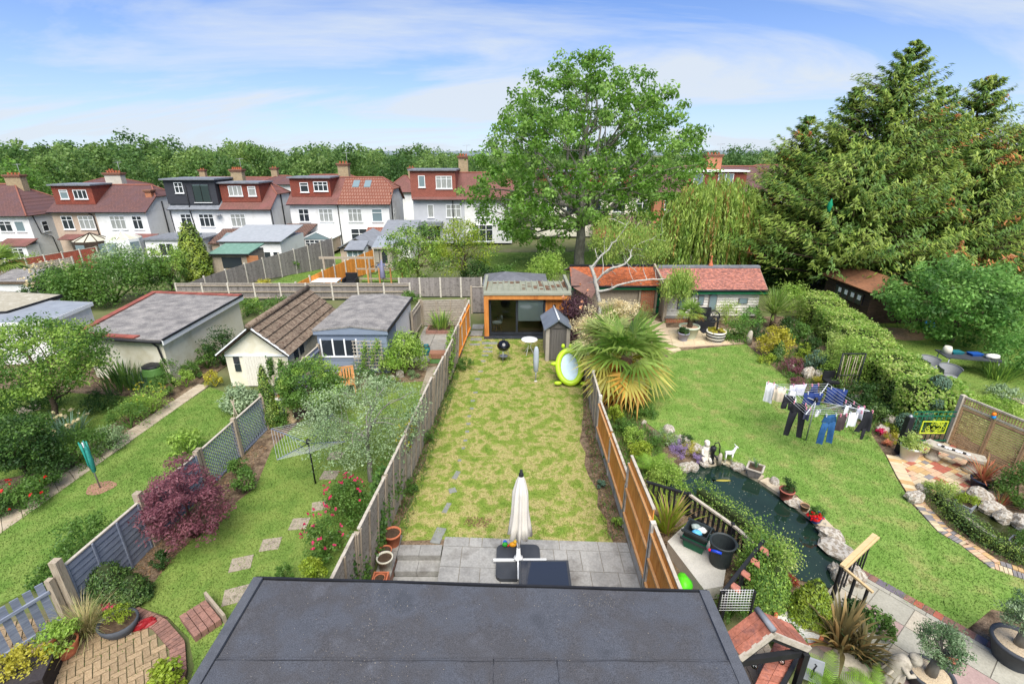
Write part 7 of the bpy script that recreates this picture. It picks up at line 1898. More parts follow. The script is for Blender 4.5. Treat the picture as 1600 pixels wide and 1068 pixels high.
MB().lathe([(.001,.49),(.42,.48)],22,cap=False).build('soil',COMP,t); link('plant',bm((.52,.52,.26),24,60,.06,123,[LF['yel'],LF['lime']],zlo=-.1),t,(0,0,.44))
w_=MB(); nn_=20
w_.tube([(-.25+.28*math.cos(2*PI*k/nn_),0,1.25+.28*math.sin(2*PI*k/nn_)) for k in range(nn_+1)],.03,6,cap=False); w_.build('wheel',BLACK,t)
for k in range(3): MB().tube([(-.25+.27*math.cos(k*PI/3),0,1.25+.27*math.sin(k*PI/3)),(-.25-.27*math.cos(k*PI/3),0,1.25-.27*math.sin(k*PI/3))],.014,5).build('spoke',BLACK,t)
MB().tube([(0,0,.5),(0,0,1.0),(-.06,0,1.25),(-.25,0,1.25)],.04,8).build('pump_column',BLACK,t)
t=T('black_garden_bench','black covered bench against the white weatherboards','bench',(10.0,24.2,0))
MB().box(-.55,.5,-.4,.4,0,.5).build('seat',BLACK,t); MB().box(-.55,.5,.3,.42,.5,.95).build('backrest',BLACK,t); MB().box(-.6,-.48,-.42,.42,.5,.72).build('armrest',BLACK,t); MB().box(-.35,.45,-1.1,-.5,.0,.06).build('foot_mat',BLACK,t)
t=T('wall_lantern','black lantern on the weatherboards beside the narrow window','lantern',(D(1081,462,25.1).x,25.1,1.35)); MB().lathe([(.02,0),(.07,.05),(.08,.22),(.02,.3)],6).build('lantern',BLACK,t)
t=T('standing_stone','upright pinkish stone at the lawn corner beside the far patio','stone',G(1169,537)); mb=MB(); mb.tube([(0,0,0),(0,0,.4),(.03,0,.62),(.04,0,.68)],[.16,.13,.09,.03],8); mb.build('stone',STN,t)
cd=T('cordyline','big spiky green cordyline at the far end of the hedge','plant',G(1205,512)); link('leaves',blades(260,1.5,.06,1.3,124,[LF['palm'],LF['cord']],droop=.6,stiff=.8,base=.08),cd,(0,0,.75)); MB().tube([(0,0,0),(0,0,.85)],.12,8).build('stem',WOODM,cd)
# palm and flowering cordyline beside the fence
pm_t=T('fan_palm','large fan palm with drooping yellow old leaves beside the fence','palm',(4.1,15.95,0))
HAIR=M('palm_trunk_hair',[lin(60,44,34),lin(96,74,58)],14,.95,.9,30,stretch=(3,3,1))
MB().tube([(0,0,0),(.02,0,.8),(0,.05,1.75)],[.2,.22,.2],10).build('trunk',HAIR,pm_t); link('leaves',palm_head(38,1.3,125,[LF['palm'],LF['palm2'],LF['palmo']],-1.15,1.3,.48),pm_t,(0,.05,1.75))
p2=T('fan_palm','smaller fan palm just behind the large one','palm',(3.75,17.9,0)); MB().tube([(0,0,0),(0,0,1.5)],.16,8).build('trunk',HAIR,p2); link('leaves',palm_head(36,1.0,126,[LF['cord'],LF['palm2'],LF['palmo']],-.7,1.3,.3),p2,(0,0,1.6))
cdf=T('flowering_cordyline','tall cordyline topped with creamy flower plumes behind the palms','plant',(4.0,19.0,0)); MB().tube([(0,0,0),(0,0,2.0)],.14,8).build('trunk',WOODM,cdf); link('leaves',blades(240,1.15,.05,1.3,127,[LF['cord'],LF['lt']],droop=.7,stiff=.8),cdf,(0,0,1.75))
for k,(dx,dy,dz,rx_) in enumerate(((.1,0,2.65,1.0),(-1.0,-.3,2.05,.65),(-1.0,-1.0,1.6,.6),(.75,.2,2.5,.55))):
 V,F,mi,C=crown(26,(rx_,rx_*.7,.35),.22,60,.07,130+k,inner=.3); o_=link('flower_plume',npmesh('plume',V,F,[LF['cream'],LF['straw']],mi),cdf,(dx,dy,dz)); o_['kind']='stuff'
# ---- clothes drier with washing
b0=G(1259,688)
ends=[G(1210,600,1.78),G(1259,647,1.72),G(1359,642,1.72),G(1294,599,1.78)]
rotary('open rotary drier full of washing on the vivid lawn',b0,1.42,ends,STEEL,ALU,6,ALU)
CL={n_: M('cloth_'+n_,[lin(*a),lin(*b)],5,.95,.3,60) for n_,a,b in (('white',(206,208,212),(222,222,224)),('cream',(206,190,168),(222,208,188)),('black',(26,27,32),(38,39,44)),('jean',(28,66,108),(46,88,132)),('navy',(28,44,92),(42,60,112)),('slate',(60,62,84),(74,76,98)),('stripe',(206,206,216),(170,174,196)),('brown',(58,48,50),(70,60,60)),('pink',(206,120,140),(220,150,166)))}
def cloth(mb,rows,y0=0,seed=0,th=.014,nx_=12):
 """rows: (z, x0, x1) from top to bottom; a wavy double-sided panel with thickness"""
 rs_=random.Random(seed); ph=rs_.uniform(0,6); V=[]; k=len(rows)
 for s in (0,1):
  for i,(z,a,b) in enumerate(rows):
   for j in range(nx_+1):
    x=a+(b-a)*j/nx_; V.append((x,y0+(.035*math.sin(x*19+ph+z)+.02*math.sin(x*43-ph+3*z))*min(1,.3+i*.5)+(th if s else 0),z))
 F=[]; m=nx_+1
 for i in range(k-1):
  for j in range(nx_):
   q=(i*m+j,i*m+j+1,(i+1)*m+j+1,(i+1)*m+j); F.append(q[::-1]); F.append(tuple(x+k*m for x in q))
 for i in range(k-1): F.append((i*m,(i+1)*m,(i+1)*m+k*m,i*m+k*m)); F.append((i*m+nx_,i*m+nx_+k*m,(i+1)*m+nx_+k*m,(i+1)*m+nx_))
 F.append(tuple(range(m))+tuple(k*m+j for j in range(nx_,-1,-1))); mb.add(V,F,True)
def garment(name,label,u,v,vb,wpx,mat,kind,rz,z=1.62,seed=1):
 p=G(u,v,z); t_=(p-X((0,0,CAMH))).dot(X((0,_c,-_s))); W_=wpx*t_/FOC; H_=z-D(u,vb,p.y).z; mb=MB()
 if kind=='trousers':
  cloth(mb,[(0,-W_*.34,W_*.34),(-H_*.12,-W_*.4,W_*.4),(-H_*.26,-W_*.44,W_*.44)],0,seed)
  for s in (-1,1): cloth(mb,[(-H_*.255,min(0,s*W_*.44),max(0,s*W_*.44)),(-H_*.6,min(s*W_*.12,s*W_*.47),max(s*W_*.12,s*W_*.47)),(-H_,min(s*W_*.2,s*W_*.5),max(s*W_*.2,s*W_*.5))],.02*s,seed+s,nx_=5)
 elif kind=='shorts':
  cloth(mb,[(0,-W_*.42,W_*.42),(-H_*.5,-W_*.46,W_*.46)],0,seed)
  for s in (-1,1): cloth(mb,[(-H_*.49,min(0,s*W_*.46),max(0,s*W_*.46)),(-H_,min(s*W_*.06,s*W_*.5),max(s*W_*.06,s*W_*.5))],0,seed+s,nx_=4)
 elif kind=='shirt':
  cloth(mb,[(0,-W_*.3,W_*.3),(-H_*.4,-W_*.32,W_*.32),(-H_,-W_*.34,W_*.34)],0,seed)
  for s in (-1,1): cloth(mb,[(-H_*.62,min(s*.3*W_,s*.42*W_),max(s*.3*W_,s*.42*W_)),(-H_*1.15,min(s*.36*W_,s*.5*W_),max(s*.36*W_,s*.5*W_))],.02,seed,nx_=3)
 elif kind=='jacket':
  cloth(mb,[(0,-W_*.1,W_*.3),(-H_*.3,-W_*.22,W_*.42),(-H_*.7,-W_*.42,W_*.5)],0,seed); cloth(mb,[(-H_*.6,-.0,W_*.22),(-H_,.02,W_*.2)],-.03,seed,nx_=3)
 else:
  cloth(mb,[(0,-W_*.5,W_*.5),(-H_*.5,-W_*.47,W_*.47),(-H_,-W_*.5,W_*.48)],0,seed)
 o=link(name,mb.mesh(name,mat),None,p,rz); tag(o,label,'clothing' if kind != 'sheet' else 'washing','washing on the rotary drier')
 pg=MB()
 for s in (-.3,.3): pg.box(s*W_-.012,s*W_+.012,-.02,.03,-.05,.04)
 pg.build('peg',CL['pink'] if seed % 2 else ALU,o)['kind']='stuff'
aL,aR=R(-30),R(5)
garment('black_trousers','long black trousers hanging at the front of the drier',1250,630,682,26,CL['black'],'trousers',aL,1.65,1)
garment('blue_jeans','blue denim jeans hanging at the front of the drier',1299,648,692,27,CL['jean'],'trousers',aR,1.6,2)
garment('black_jacket','black jacket hanging from the right arm of the drier',1355,643,686,30,CL['black'],'jacket',aR,1.68,3)
garment('black_shorts','black shorts hanging left of the black trousers',1234,618,639,18,CL['black'],'shorts',aL,1.66,4)
garment('white_shirt','white long garment at the far left end of the line',1205,598,628,13,CL['white'],'sheet',aL,1.74,5)
garment('cream_blouse','cream cotton top beside the long white garment',1220,605,627,17,CL['cream'],'sheet',aL,1.7,6)
garment('striped_towel','pale striped cloth on the back line',1248,601,618,30,CL['stripe'],'sheet',R(10),1.72,7)
garment('white_vest','white vest hanging behind the black shorts',1240,612,628,16,CL['white'],'shirt',R(-10),1.68,8)
garment('navy_jumper','navy top on the back line',1274,601,616,18,CL['navy'],'shirt',R(10),1.72,9)
garment('navy_sheet','wide navy cloth below the navy top',1272,614,633,30,CL['navy'],'sheet',R(-5),1.66,10)
garment('grey_sock','single slate-blue sock near the pole',1263,638,656,8,CL['slate'],'sheet',aL,1.6,11)
garment('dark_leggings','dark patterned leggings on the right back line',1309,607,631,28,CL['navy'],'sheet',R(-25),1.68,12)
garment('black_jumper','black top hanging behind the leggings',1328,628,640,18,CL['black'],'sheet',R(-20),1.64,13)
garment('white_tee','white shirt beside the brown garment on the front line',1325,634,658,14,CL['white'],'shirt',aR,1.66,14)
garment('brown_skirt','dark brown garment with white shirt before it',1318,648,672,16,CL['brown'],'sheet',aR,1.58,15)
garment('white_blouse','pale blouse hanging right of the brown garment',1334,645,666,16,CL['white'],'sheet',aR,1.6,16)
garment('white_towel','white cloth beside the black jacket',1346,636,654,16,CL['stripe'],'shirt',aR,1.66,17)
garment('white_underwear','little white cloth between jeans and drier pole',1279,642,651,8,CL['white'],'sheet',aR,1.58,18)
# black arbour frame with small seat in the border
t=T('metal_arbour','black metal arbour frame in the border behind the washing','arbour',G(1315,612)); 
for x in (-.35,.5): MB().tube([(x,0,0),(x+.02,0,1.6)],.03,6).build('post',BLACK,t)
MB().tube([(-.33,0,1.58),(.52,0,1.58)],.03,6).build('top_bar',BLACK,t); MB().tube([(-.34,0,.7),(.51,0,.7)],.02,6).build('cross_bar',BLACK,t); MB().box(-.75,-.3,-.2,.2,.42,.5).build('seat',BLACK,t); MB().box(-.75,-.3,.16,.2,.5,.8).build('backrest',BLACK,t)
for k in range(6): MB().tube([(-.2+k*.12,.02,0),(-.25+k*.13+.05*(k % 2),.02,1.5)],.012,5).build('cane',OAK,t)
# green gate with lime panel, black post
ga,gb_=G(1428,692),G(1472,690)
t=T('metal_gate','dark green metal gate with lime scrollwork panel','gate',(ga+gb_)/2); gw=(gb_-ga).length+.55; DG=M('gate_green',[lin(12,84,60),lin(20,98,72)],4,.45,.05); LM=M('gate_lime',[lin(186,204,44),lin(196,212,64)],4,.5,.05)
MB().beam((-gw/2,0,1.1),(gw/2,0,1.1),.03,.03).beam((-gw/2,0,.95),(gw/2,0,.95),.03,.03).beam((-gw/2,0,.08),(gw/2,0,.08),.03,.03).build('frame_bar',DG,t)['kind']='stuff'
for k in range(11): MB().tube([(-gw/2+k*gw/10,0,.08),(-gw/2+k*gw/10,0,1.1)],.012,6).build('bar',DG,t)
MB().box(-.42,.38,-.04,-.02,.76,.79).box(-.42,.38,-.04,-.02,.35,.38).box(-.42,-.39,-.04,-.02,.38,.76).box(.35,.38,-.04,-.02,.38,.76).build('panel_frame',LM,t)
sc_=MB(); rs_=random.Random(3)
for k in range(16):
 cx_,cz_=rs_.uniform(-.35,.3),rs_.uniform(.42,.72); r_=rs_.uniform(.04,.09); a0=rs_.uniform(0,6)
 sc_.tube([(max(-.39,min(.35,cx_+r_*(1-i/16)*math.cos(a0+i*.6))),-.03,max(.38,min(.76,cz_+r_*(1-i/16)*math.sin(a0+i*.6)))) for i in range(12)],.009,5)
sc_.build('scrollwork',LM,t)['kind']='stuff'
t=T('gate_post','leaning black square post at the left of the green gate','post',G(1404,706)); MB().beam((0,0,0),(.12,.12,1.15),.16,.16).build('post',BLACK,t); MB().lathe([(.07,0),(.05,.05),(.02,.08)],8,(.12,.12,1.15)).build('cap_light',STEEL,t)
# slatted screen with lattice top
sa_,sb_=G(1482,692),G(1640,770); d_=(sb_-sa_).normalized(); SLT=M('screen_slat',[lin(160,128,92),lin(184,154,118),lin(144,112,80)],6,.85,.3,30,ob=.08)
t=T('slatted_screen','tall slatted timber screen with lattice top behind the stone bench','screen',sa_); L_=(sb_-sa_).length; nn=Vector((d_.y,-d_.x,0))
q=lambda s,z,o=0: d_*s+nn*o+X((0,0,z))
MB().beam(q(-.06,0),q(-.06,1.66),.12,.12).build('post',CAPW,t)
npan=3; pw_=L_/npan
for i in range(npan):
 s0,s1=i*pw_+.02,(i+1)*pw_-.02
 for z in (.04,1.28): MB().beam(q(s0,z),q(s1,z),.05,.06).build('frame_rail',SLT,t)
 for s in (s0,s1): MB().beam(q(s,.03,.002),q(s,1.3,.002),.055,.06,up=nn).build('frame_stile',SLT,t)
 for k in range(17): MB().beam(q(s0+.03,.1+k*.07),q(s1-.03,.1+k*.07),.02,.042).build('slat',SLT,t)
for z in (1.36,1.62): MB().beam(q(0,z),q(L_,z),.05,.05).build('lattice_rail',CAPW,t)
lt2=MB()
for k in range(int(L_/.07)): lt2.beam(q(k*.07+.03,1.36),q(k*.07+.03,1.62),.02,.018,up=nn)
for z in (1.43,1.5,1.57): lt2.beam(q(0,z,.012),q(L_,z,.012),.014,.02)
lt2.build('lattice',SLT,t)['kind']='stuff'
t=T('bird_ornament','orange and blue bird ornament on the lattice top of the screen','ornament',sa_+q(L_*.33,1.36,.06)); mb=MB(); mb.ball((0,0,.05),(.06,.05,.06)); mb.build('body',M('orn_blue',[lin(40,140,210)],rough=.4,bump=0),t); MB().ball((-.02,0,.14),(.06,.05,.06)).build('head',M('orn_orange',[lin(230,120,30)],rough=.4,bump=0),t); MB().add([(-.08,0,.16),(-.14,.01,.13),(-.08,.02,.12)],[(0,1,2),(2,1,0)]).build('beak',M('orn_yellow',[lin(240,190,40)],rough=.4,bump=0),t)
# curved stone bench with cloth
bc=(G(1468,716)+G(1500,738))/2
t=T('stone_bench','curved cast-stone bench on two scrolled legs before the slatted screen','bench',bc,R(-47)); n_=14; V=[]
for r_,z in ((2.1,.42),(2.1,.5),(2.5,.5),(2.5,.42)):
 for k in range(n_+1): a=R(-17+34*k/n_); V.append((r_*math.sin(a),2.3-r_*math.cos(a),z))
m=n_+1; MB().add(V,[(i*m+j,((i+1) % 4)*m+j,((i+1) % 4)*m+j+1,i*m+j+1) for i in range(4) for j in range(n_)]+[(0,m,2*m,3*m),(3*m+n_,2*m+n_,m+n_,n_)]).build('seat',STN,t)
for s in (-1,1): MB().tube([(s*.42,.05,0),(s*.42,.05,.08),(s*.42,.05,.14),(s*.42,.05,.28),(s*.42,.05,.42)],[.2,.19,.12,.1,.15],8).build('leg',STN,t)
t=T('folded_cloth','black and white patterned cloth strip lying on the stone bench','cloth',bc+X((0,0,.505)),R(-47)); cm=MB(); rs_=random.Random(2)
for k in range(9):
 a=R(-9+2*k); MB().ball((2.3*math.sin(a),2.3-2.3*math.cos(a),.012),(.06,.055+.01*(k % 2),.012),8,5).build('patch',CL['black'] if k % 3==1 else CL['white'],t)
potted('variegated_pot','white pot with cream-variegated shrub beside the green gate',G(1418,716),.28,.46,WHTP,bm((.42,.4,.5),24,70,.05,141,[LF['hed2'],LF['cream']],dual=.45),n=22)
potted('red_cordyline_pot','dark glazed pot with red-bronze spiky cordyline',G(1530,762),.26,.3,M('pot_night',[lin(36,46,66),lin(50,62,84)],4,.3),blades(70,.75,.035,1.2,142,[LF['cordr'],LF['phor2']],droop=.7,stiff=.8),n=20)
for k,(u,v,lab) in enumerate(((1503,800,'square grey planter with golden box shrub by the small pond'),(1588,862,'square grey planter with dark box shrub at the right edge'))):
 t=T('square_planter',lab,'planter',G(u,v),R(30)); s_=MB(); s_.add([(-.14,-.14,0),(.14,-.14,0),(.14,.14,0),(-.14,.14,0),(-.18,-.18,.3),(.18,-.18,.3),(.18,.18,.3),(-.18,.18,.3)],[(3,2,1,0),(4,5,6,7),(0,1,5,4),(1,2,6,5),(2,3,7,6),(3,0,4,7)]); s_.build('box',GREYP,t); MB().box(-.15,.15,-.15,.15,.301,.31).build('soil',COMP,t); link('plant',bm((.26,.26,.42),18,60,.035,143+k,[LF['lime'] if k==0 else LF['mid'],LF['yew']]),t,(0,0,.28))
for k,(u,v,w_,h,lab) in enumerate([(1428,782,.5,.3,'pale angular rock at the end of the box hedge'),(1480,783,.5,.24,'flat pale rock behind the box hedge end'),(1440,765,.4,.16,'brown stone beside the coloured paving'),(1530,780,.6,.34,'largest limestone block above the small pond'),(1548,800,.55,.3,'cream limestone block at the pond corner'),(1565,812,.5,.3,'second limestone block along the small pond'),(1592,822,.55,.32,'limestone block at the right edge of the pond'),(1550,775,.3,.2,'small white stone beside the red cordyline'),(1485,800,.2,.12,'white cobble by the golden box planter')]): rock(lab,u,v,w_,h,k*.7,k)
sc2=T('pond_coping','thin slate coping strip between box hedge and small pond','coping',(11.5,9.3,0)); cl_=[G(*p) for p in ((1500,806),(1525,825),(1550,842),(1580,862),(1620,888))]
for i in range(4):
 a,b=cl_[i],cl_[i+1]; d2=(b-a).normalized(); n2=Vector((-d2.y,d2.x,0))*.13; MB().prism([((a+d2*.01).x,(a+d2*.01).y),((b-d2*.01).x,(b-d2*.01).y),((b-d2*.01+n2).x,(b-d2*.01+n2).y),((a+d2*.01+n2).x,(a+d2*.01+n2).y)],-.03,.05).build('coping_stone',STONE,sc2,True)
for k,(u,v,w_,h,lab) in enumerate([(1262,590,.5,.5,'upright pale rock in the far border'),(1277,588,.5,.3,'rounded grey boulder left of the black arbour'),(1335,628,.5,.3,'arched stone behind the washing'),(1393,660,.6,.25,'long grey rock beside the ball topiary'),(1378,673,.5,.2,'pale rock above the pink flowers'),(1404,684,.2,.14,'small white stone by the gate post'),(1235,575,.3,.2,'buff stone under the purple maple'),(625,588,.35,.3,'pale stone in the olive garden rockery'),(662,576,.4,.4,'pitted grey stone beside the paved strip'),(612,592,.4,.16,'low flat stone in the olive garden rockery'),(600,594,.3,.14,'reddish stone at the rockery edge')]): rock(lab,u,v,w_,h,k*.9,k,group='rocks in the borders')
# ---- bottom right: tiled canopy, tile strip, statue, olives
CLT=M('clay_tile_mixed',[lin(136,82,66),lin(160,102,84),lin(116,80,76)],5,.9,.4,40,ob=.24,fine=(30,.2))
rt,l0,r0=G(1190,962,1.75),G(1140,1000,1.35),G(1245,985,1.35)
t=T('tiled_canopy','small gabled tile canopy on black beams beside the felt roof','canopy',(rt.x,rt.y,0))
fr=X((.06,-.26,0)); bk=X((-.02,.12,0))
A0,A1=l0+bk,rt+bk
for nm,a,b in (('l',l0,rt),('r',r0,rt)):
 for i in range(3):
  for j in range(3):
   p0,p1=lerp(a,b,i/3),lerp(a,b,(i+1.04)/3); o0,o1=bk+(fr-bk)*(j/3),bk+(fr-bk)*((j+.96)/3)
   MB().slab([p0+o0,p0+o1,p1+o1+X((0,0,.01)),p1+o0+X((0,0,.01))],.025).build('roof_tile',CLT,t,True)
MB().tube([rt+bk+X((0,0,.015)),rt+fr+X((0,0,.015))],.05,8).build('ridge_cap',LEAD,t,True)
for a,b in ((l0,rt),(r0,rt)): MB().beam(a+fr+X((0,0,-.06)),b+fr+X((0,0,-.06)),.05,.1).build('bargeboard',CAPW,t,True); MB().beam(a+fr*.9+X((0,0,-.14)),b+fr*.9+X((0,0,-.14)),.06,.1).build('beam',BLACK,t,True)
MB().beam(l0+fr*.9+X((0,0,-.16)),r0+fr*.9+X((0,0,-.16)),.08,.12).build('tie_beam',BLACK,t,True)
for p in (l0,r0): MB().beam(X((p.x,p.y-.3,0)),X((p.x,p.y-.3,p.z-.1)),.09,.09).build('post',BLACK,t,True)
for k in range(2): MB().ball(tuple(lerp(l0,r0,.25+.4*k)+fr*.95+X((0,0,-.28))),.05,8,6).build('festoon_bulb',panemat(),t,True)
a,b,c_,d_=G(1212,1000,.85),G(1252,1010,.7),G(1215,1075,.7),G(1180,1068,.85)
t=T('tiled_wall_top','strip of old red clay tiles capping a wall at the bottom edge','tiled wall',((a+c_)/2)*1-X((0,0,.78)))
for j in range(8):
 for i in range(2):
  q=lambda s,f: lerp(lerp(a,b,s),lerp(d_,c_,s),f)
  MB().slab([q(i/2+.01,j/8),q((i+1)/2-.01,j/8),q((i+1)/2-.01,(j+1.1)/8)+X((0,0,.015)),q(i/2+.01,(j+1.1)/8)+X((0,0,.015))],.03).build('roof_tile',CLT,t,True)
MB().prism([(p.x,p.y) for p in (lerp(a,b,.1),lerp(a,b,.9),lerp(d_,c_,.9),lerp(d_,c_,.1))],0,.68).build('wall',BLACK,t,True); MB().beam(b+X((.05,0,.0)),c_+X((.05,0,0)),.06,.12).build('gutter',BLACK,t,True)
t=T('timber_deck','weathered brown boards seen under the canopy','decking',G(1175,1040,.2)); 
for k in range(7): MB().box(-.55+k*.15,-.41+k*.15,-.7,.6,-.05,0).build('board',OAK,t)
t=T('wire_mesh_screen','stiff white wire mesh panel leaning behind the canopy','mesh panel',G(1150,940,.9)); ms=MB()
for k in range(13): ms.tube([(-.3+k*.05,0,-.2),(-.3+k*.05,.05,.25)],.004,4); 
for k in range(9): ms.tube([(-.3,0.005*k,-.2+k*.056),(.3,.005*k,-.2+k*.056)],.004,4)
ms.build('wires',FRAME,t)['kind']='stuff'; MB().box(-.32,-.29,-.02,.02,-.9,.26).build('post',BLACK,t); MB().box(.29,.32,-.02,.02,-.9,.26).build('post',BLACK,t)
t=T('black_trellis_rail','black rail with red tiles running through the creeper','rail',(0,0,0)); ra_,rb3=G(1193,845,1.1),G(1130,925,1.1); t.location=(ra_+rb3)/2-X((0,0,1.1)); MB().beam(ra_,rb3,.06,.08).build('rail',BLACK,t,True)
for f in (.1,.5,.9): p=lerp(ra_,rb3,f); MB().box(p.x-.03,p.x+.03,p.y-.03,p.y+.03,0,1.07).build('post',BLACK,t,True)
for k in range(4): p=lerp(ra_,rb3,.12+k*.24); MB().slab([p+X((.03,.05,.02)),p+X((.2,.0,-.08)),p+X((.13,-.16,-.08)),p+X((-.03,-.1,.02))],.02).build('tile',CLT,t,True)
t=T('slate_sign','small blue-grey slate sign with a black bird motif','sign',G(1272,1052,.25),R(-25)); MB().add([(-.14,0,-.2),(.14,0,-.2),(.14,.12,.18),(-.14,.12,.18),(-.14,.03,-.2),(.14,.03,-.2),(.14,.15,.18),(-.14,.15,.18)],[(0,1,2,3),(7,6,5,4),(3,2,6,7),(0,3,7,4),(1,5,6,2)]).build('plate',GREYP,t); mb=MB(); mb.tube([(-.02,.0,-.12),(0,.03,-.02),(.0,.06,.04),(.03,.09,.1),(.0,.1,.12)],.012,5); mb.ball((0,.03,-.03),(.04,.012,.03)); mb.build('motif',BLACK,t)
def olive_std(label,loc,r,h,pr_,cr,cz,seed,lean=0):
 t=potted('olive_tree_pot',label,loc,r,h,BLKP,None,GRAVT,n=28); MB().tube([(0,0,h*.8),(lean*.4,0,h+.2),(lean,0,cz-cr*.4)],[.09,.075,.06],8).build('trunk',BARKG,t)
 V,F,mi,C=crown(70,(cr*.85,cr*.85,cr*.7),cr*.26,80,.045,seed,inner=.4,wl=.32,dual=.5); V+=np.array([lean,0,cz]); o=link('crown',npmesh('crown',V,F,[LF['oliv'],LF['oliv2']],mi),t); o['kind']='stuff'
 tv,tf=tubesnp([([(lean,0,cz-cr*.45),tuple(np.array([lean,0,cz])+c*.8)],[.03,.008]) for c in C[:10]]); link('branches',npmesh('branches',tv,tf,BARKG),t)
olive_std('standard olive tree in charcoal pot with gravel near the stone statue',G(1445,1072),.34,.36,None,.42,1.0,151,.02)
olive_std('standard olive tree in charcoal pot with gravel at the right edge',G(1580,1030),.4,.44,None,.5,1.12,152,-.02)
t=T('draped_statue','weathered stone draped figure bending by the olive pot','statue',G(1390,1062),R(-20)); mb=MB(); mb.tube([(0,0,0),(0,0,.12),(.02,0,.3),(.05,0,.45),(.1,-.02,.56),(.15,-.03,.6)],[.19,.17,.14,.15,.12,.06],12); mb.tube([(.04,-.1,.5),(.12,-.2,.42),(.2,-.18,.46)],[.05,.045,.035],8); mb.tube([(.08,.1,.52),(.2,.1,.46),(.24,-.02,.5)],[.05,.045,.035],8); mb.ball((.21,-.04,.64),(.09,.085,.095)); mb.build('figure',STN,t)
for k in range(7): a=k*.9; MB().tube([(.15*math.cos(a),.15*math.sin(a),.02),(.15*math.cos(a+.2),.15*math.sin(a+.2),.2),(.11*math.cos(a+.5)+.03,.11*math.sin(a+.5),.4)],[.035,.03,.02],6).build('drapery_fold',STN,t)
MB().ball((.2,-.02,.69),(.095,.09,.06)).build('hair',STN,t)
# ---- garden beyond the hedge
GCH=M('chair_grey',[lin(92,94,98),lin(112,114,118)],4,.6,.1); MESHG=M('mesh_seat',[lin(120,122,124),lin(140,142,144)],60,.8,.4,120)
def gchair(label,loc,rz):
 t=T('mesh_garden_chair',label,'chair',loc,rz,'grey garden chairs'); V=[]; n_=14
 for i,z in enumerate((.42,.62,.82)):
  for k in range(n_+1): a=R(-30+240*k/n_); r_=.27+.05*i; V.append((r_*math.cos(a),r_*math.sin(a),z-.1*(i==2)*(1-math.sin(a))*.5))
 m=n_+1; MB().add(V,[(i*m+j,i*m+j+1,(i+1)*m+j+1,(i+1)*m+j) for i in range(2) for j in range(n_)],True).build('backrest',MESHG,t)
 MB().tube(V[2*m:],.018,6).build('top_rail',GCH,t); MB().lathe([(.001,.42),(.28,.42),(.28,.44),(.001,.44)],16,cap=False).build('seat',MESHG,t)
 for a in (.8,2.3,3.9,5.5): MB().tube([(.2*math.cos(a),.2*math.sin(a),.42),(.26*math.cos(a),.26*math.sin(a),0)],.014,6).build('leg',GCH,t)
gchair('grey mesh garden chair farther from the hedge topiary',G(1447,588),R(20)); gchair('grey mesh garden chair nearer the hedge topiary',G(1476,602),R(-10))
p=G(1505,580)
t=T('garden_table','long dark glass garden table loaded with pots and trays','table',p,R(-14)); MB().box(-1.0,1.0,-.45,.45,.68,.72).build('table_top',PLB,t)
for x in (-.85,.85):
 for y in (-.38,.38): MB().tube([(x,y,.68),(x*1.05,y*1.05,0)],.02,6).build('leg',STEEL,t)
for k,(x,y,m_,lab,nm) in enumerate(((-.75,.1,CRM,'pale upturned pot on the dark garden table','pot'),(-.4,.15,TEAL,'teal tray of seedlings on the dark garden table','tray'),(.25,.1,BLUP,'blue tray on the dark garden table','tray'),(.75,-.1,WHTP,'crumpled white and green bag on the dark garden table','bag'))):
 c_=p+Matrix.Rotation(R(-14),3,'Z') @ X((x,y,.72)); mb=MB(); rs_=random.Random(k)
 if nm=='tray': mb.add([(-.2,-.13,0),(.2,-.13,0),(.2,.13,0),(-.2,.13,0),(-.24,-.16,.1),(.24,-.16,.1),(.24,.16,.1),(-.24,.16,.1)],[(3,2,1,0),(4,5,6,7),(0,1,5,4),(1,2,6,5),(2,3,7,6),(3,0,4,7)])
 elif nm=='pot': mb.lathe([(.18,0),(.16,.2),(.12,.3),(.11,.3)],14)
 else: mb.ball((0,0,.08),(.26,.16,.1),12,7,.2,rs_)
 solo(mb,'table_'+nm,m_,lab,nm,c_,world=False)
t=T('mulch_mound','low brown mound of bark mulch by the dark shed','mound',G(1405,522)); MB().lathe([(1.3,0),(1.0,.12),(.5,.2),(.01,.22)],14,sx=1,sy=.7,cap=False).build('heap',M('mulch',[lin(112,90,68),lin(140,116,92)],12,.95,.9,50),t)
solo(MB().ball((0,0,.25),(.3,.2,.28),10,7,.15,random.Random(3)),'blue_bag',M('tarp_blue',[lin(50,130,200),lin(80,160,214)],5,.5,.3,15),'blue plastic bag under the laurel tree','bag',G(1448,516),world=False)
solo(MB().slab([(0,0,0),(.4,-.25,.02),(.4,-.9,.02),(0,-.75,0)],.08),'stone_step',PAVE,'pale stone step at the right edge of the hedge garden','step',G(1575,622)+X((0,0,.06)),world=False)
solo(MB().ball((0,0,0),(.12,.1,.32),9,7,.25,random.Random(5)),'green_netting',M('net_green',[lin(16,116,82),lin(24,136,98)],5,.8,.3),'scrap of bright green netting caught in the conifer','netting',D(1297,322,26.5),world=False)
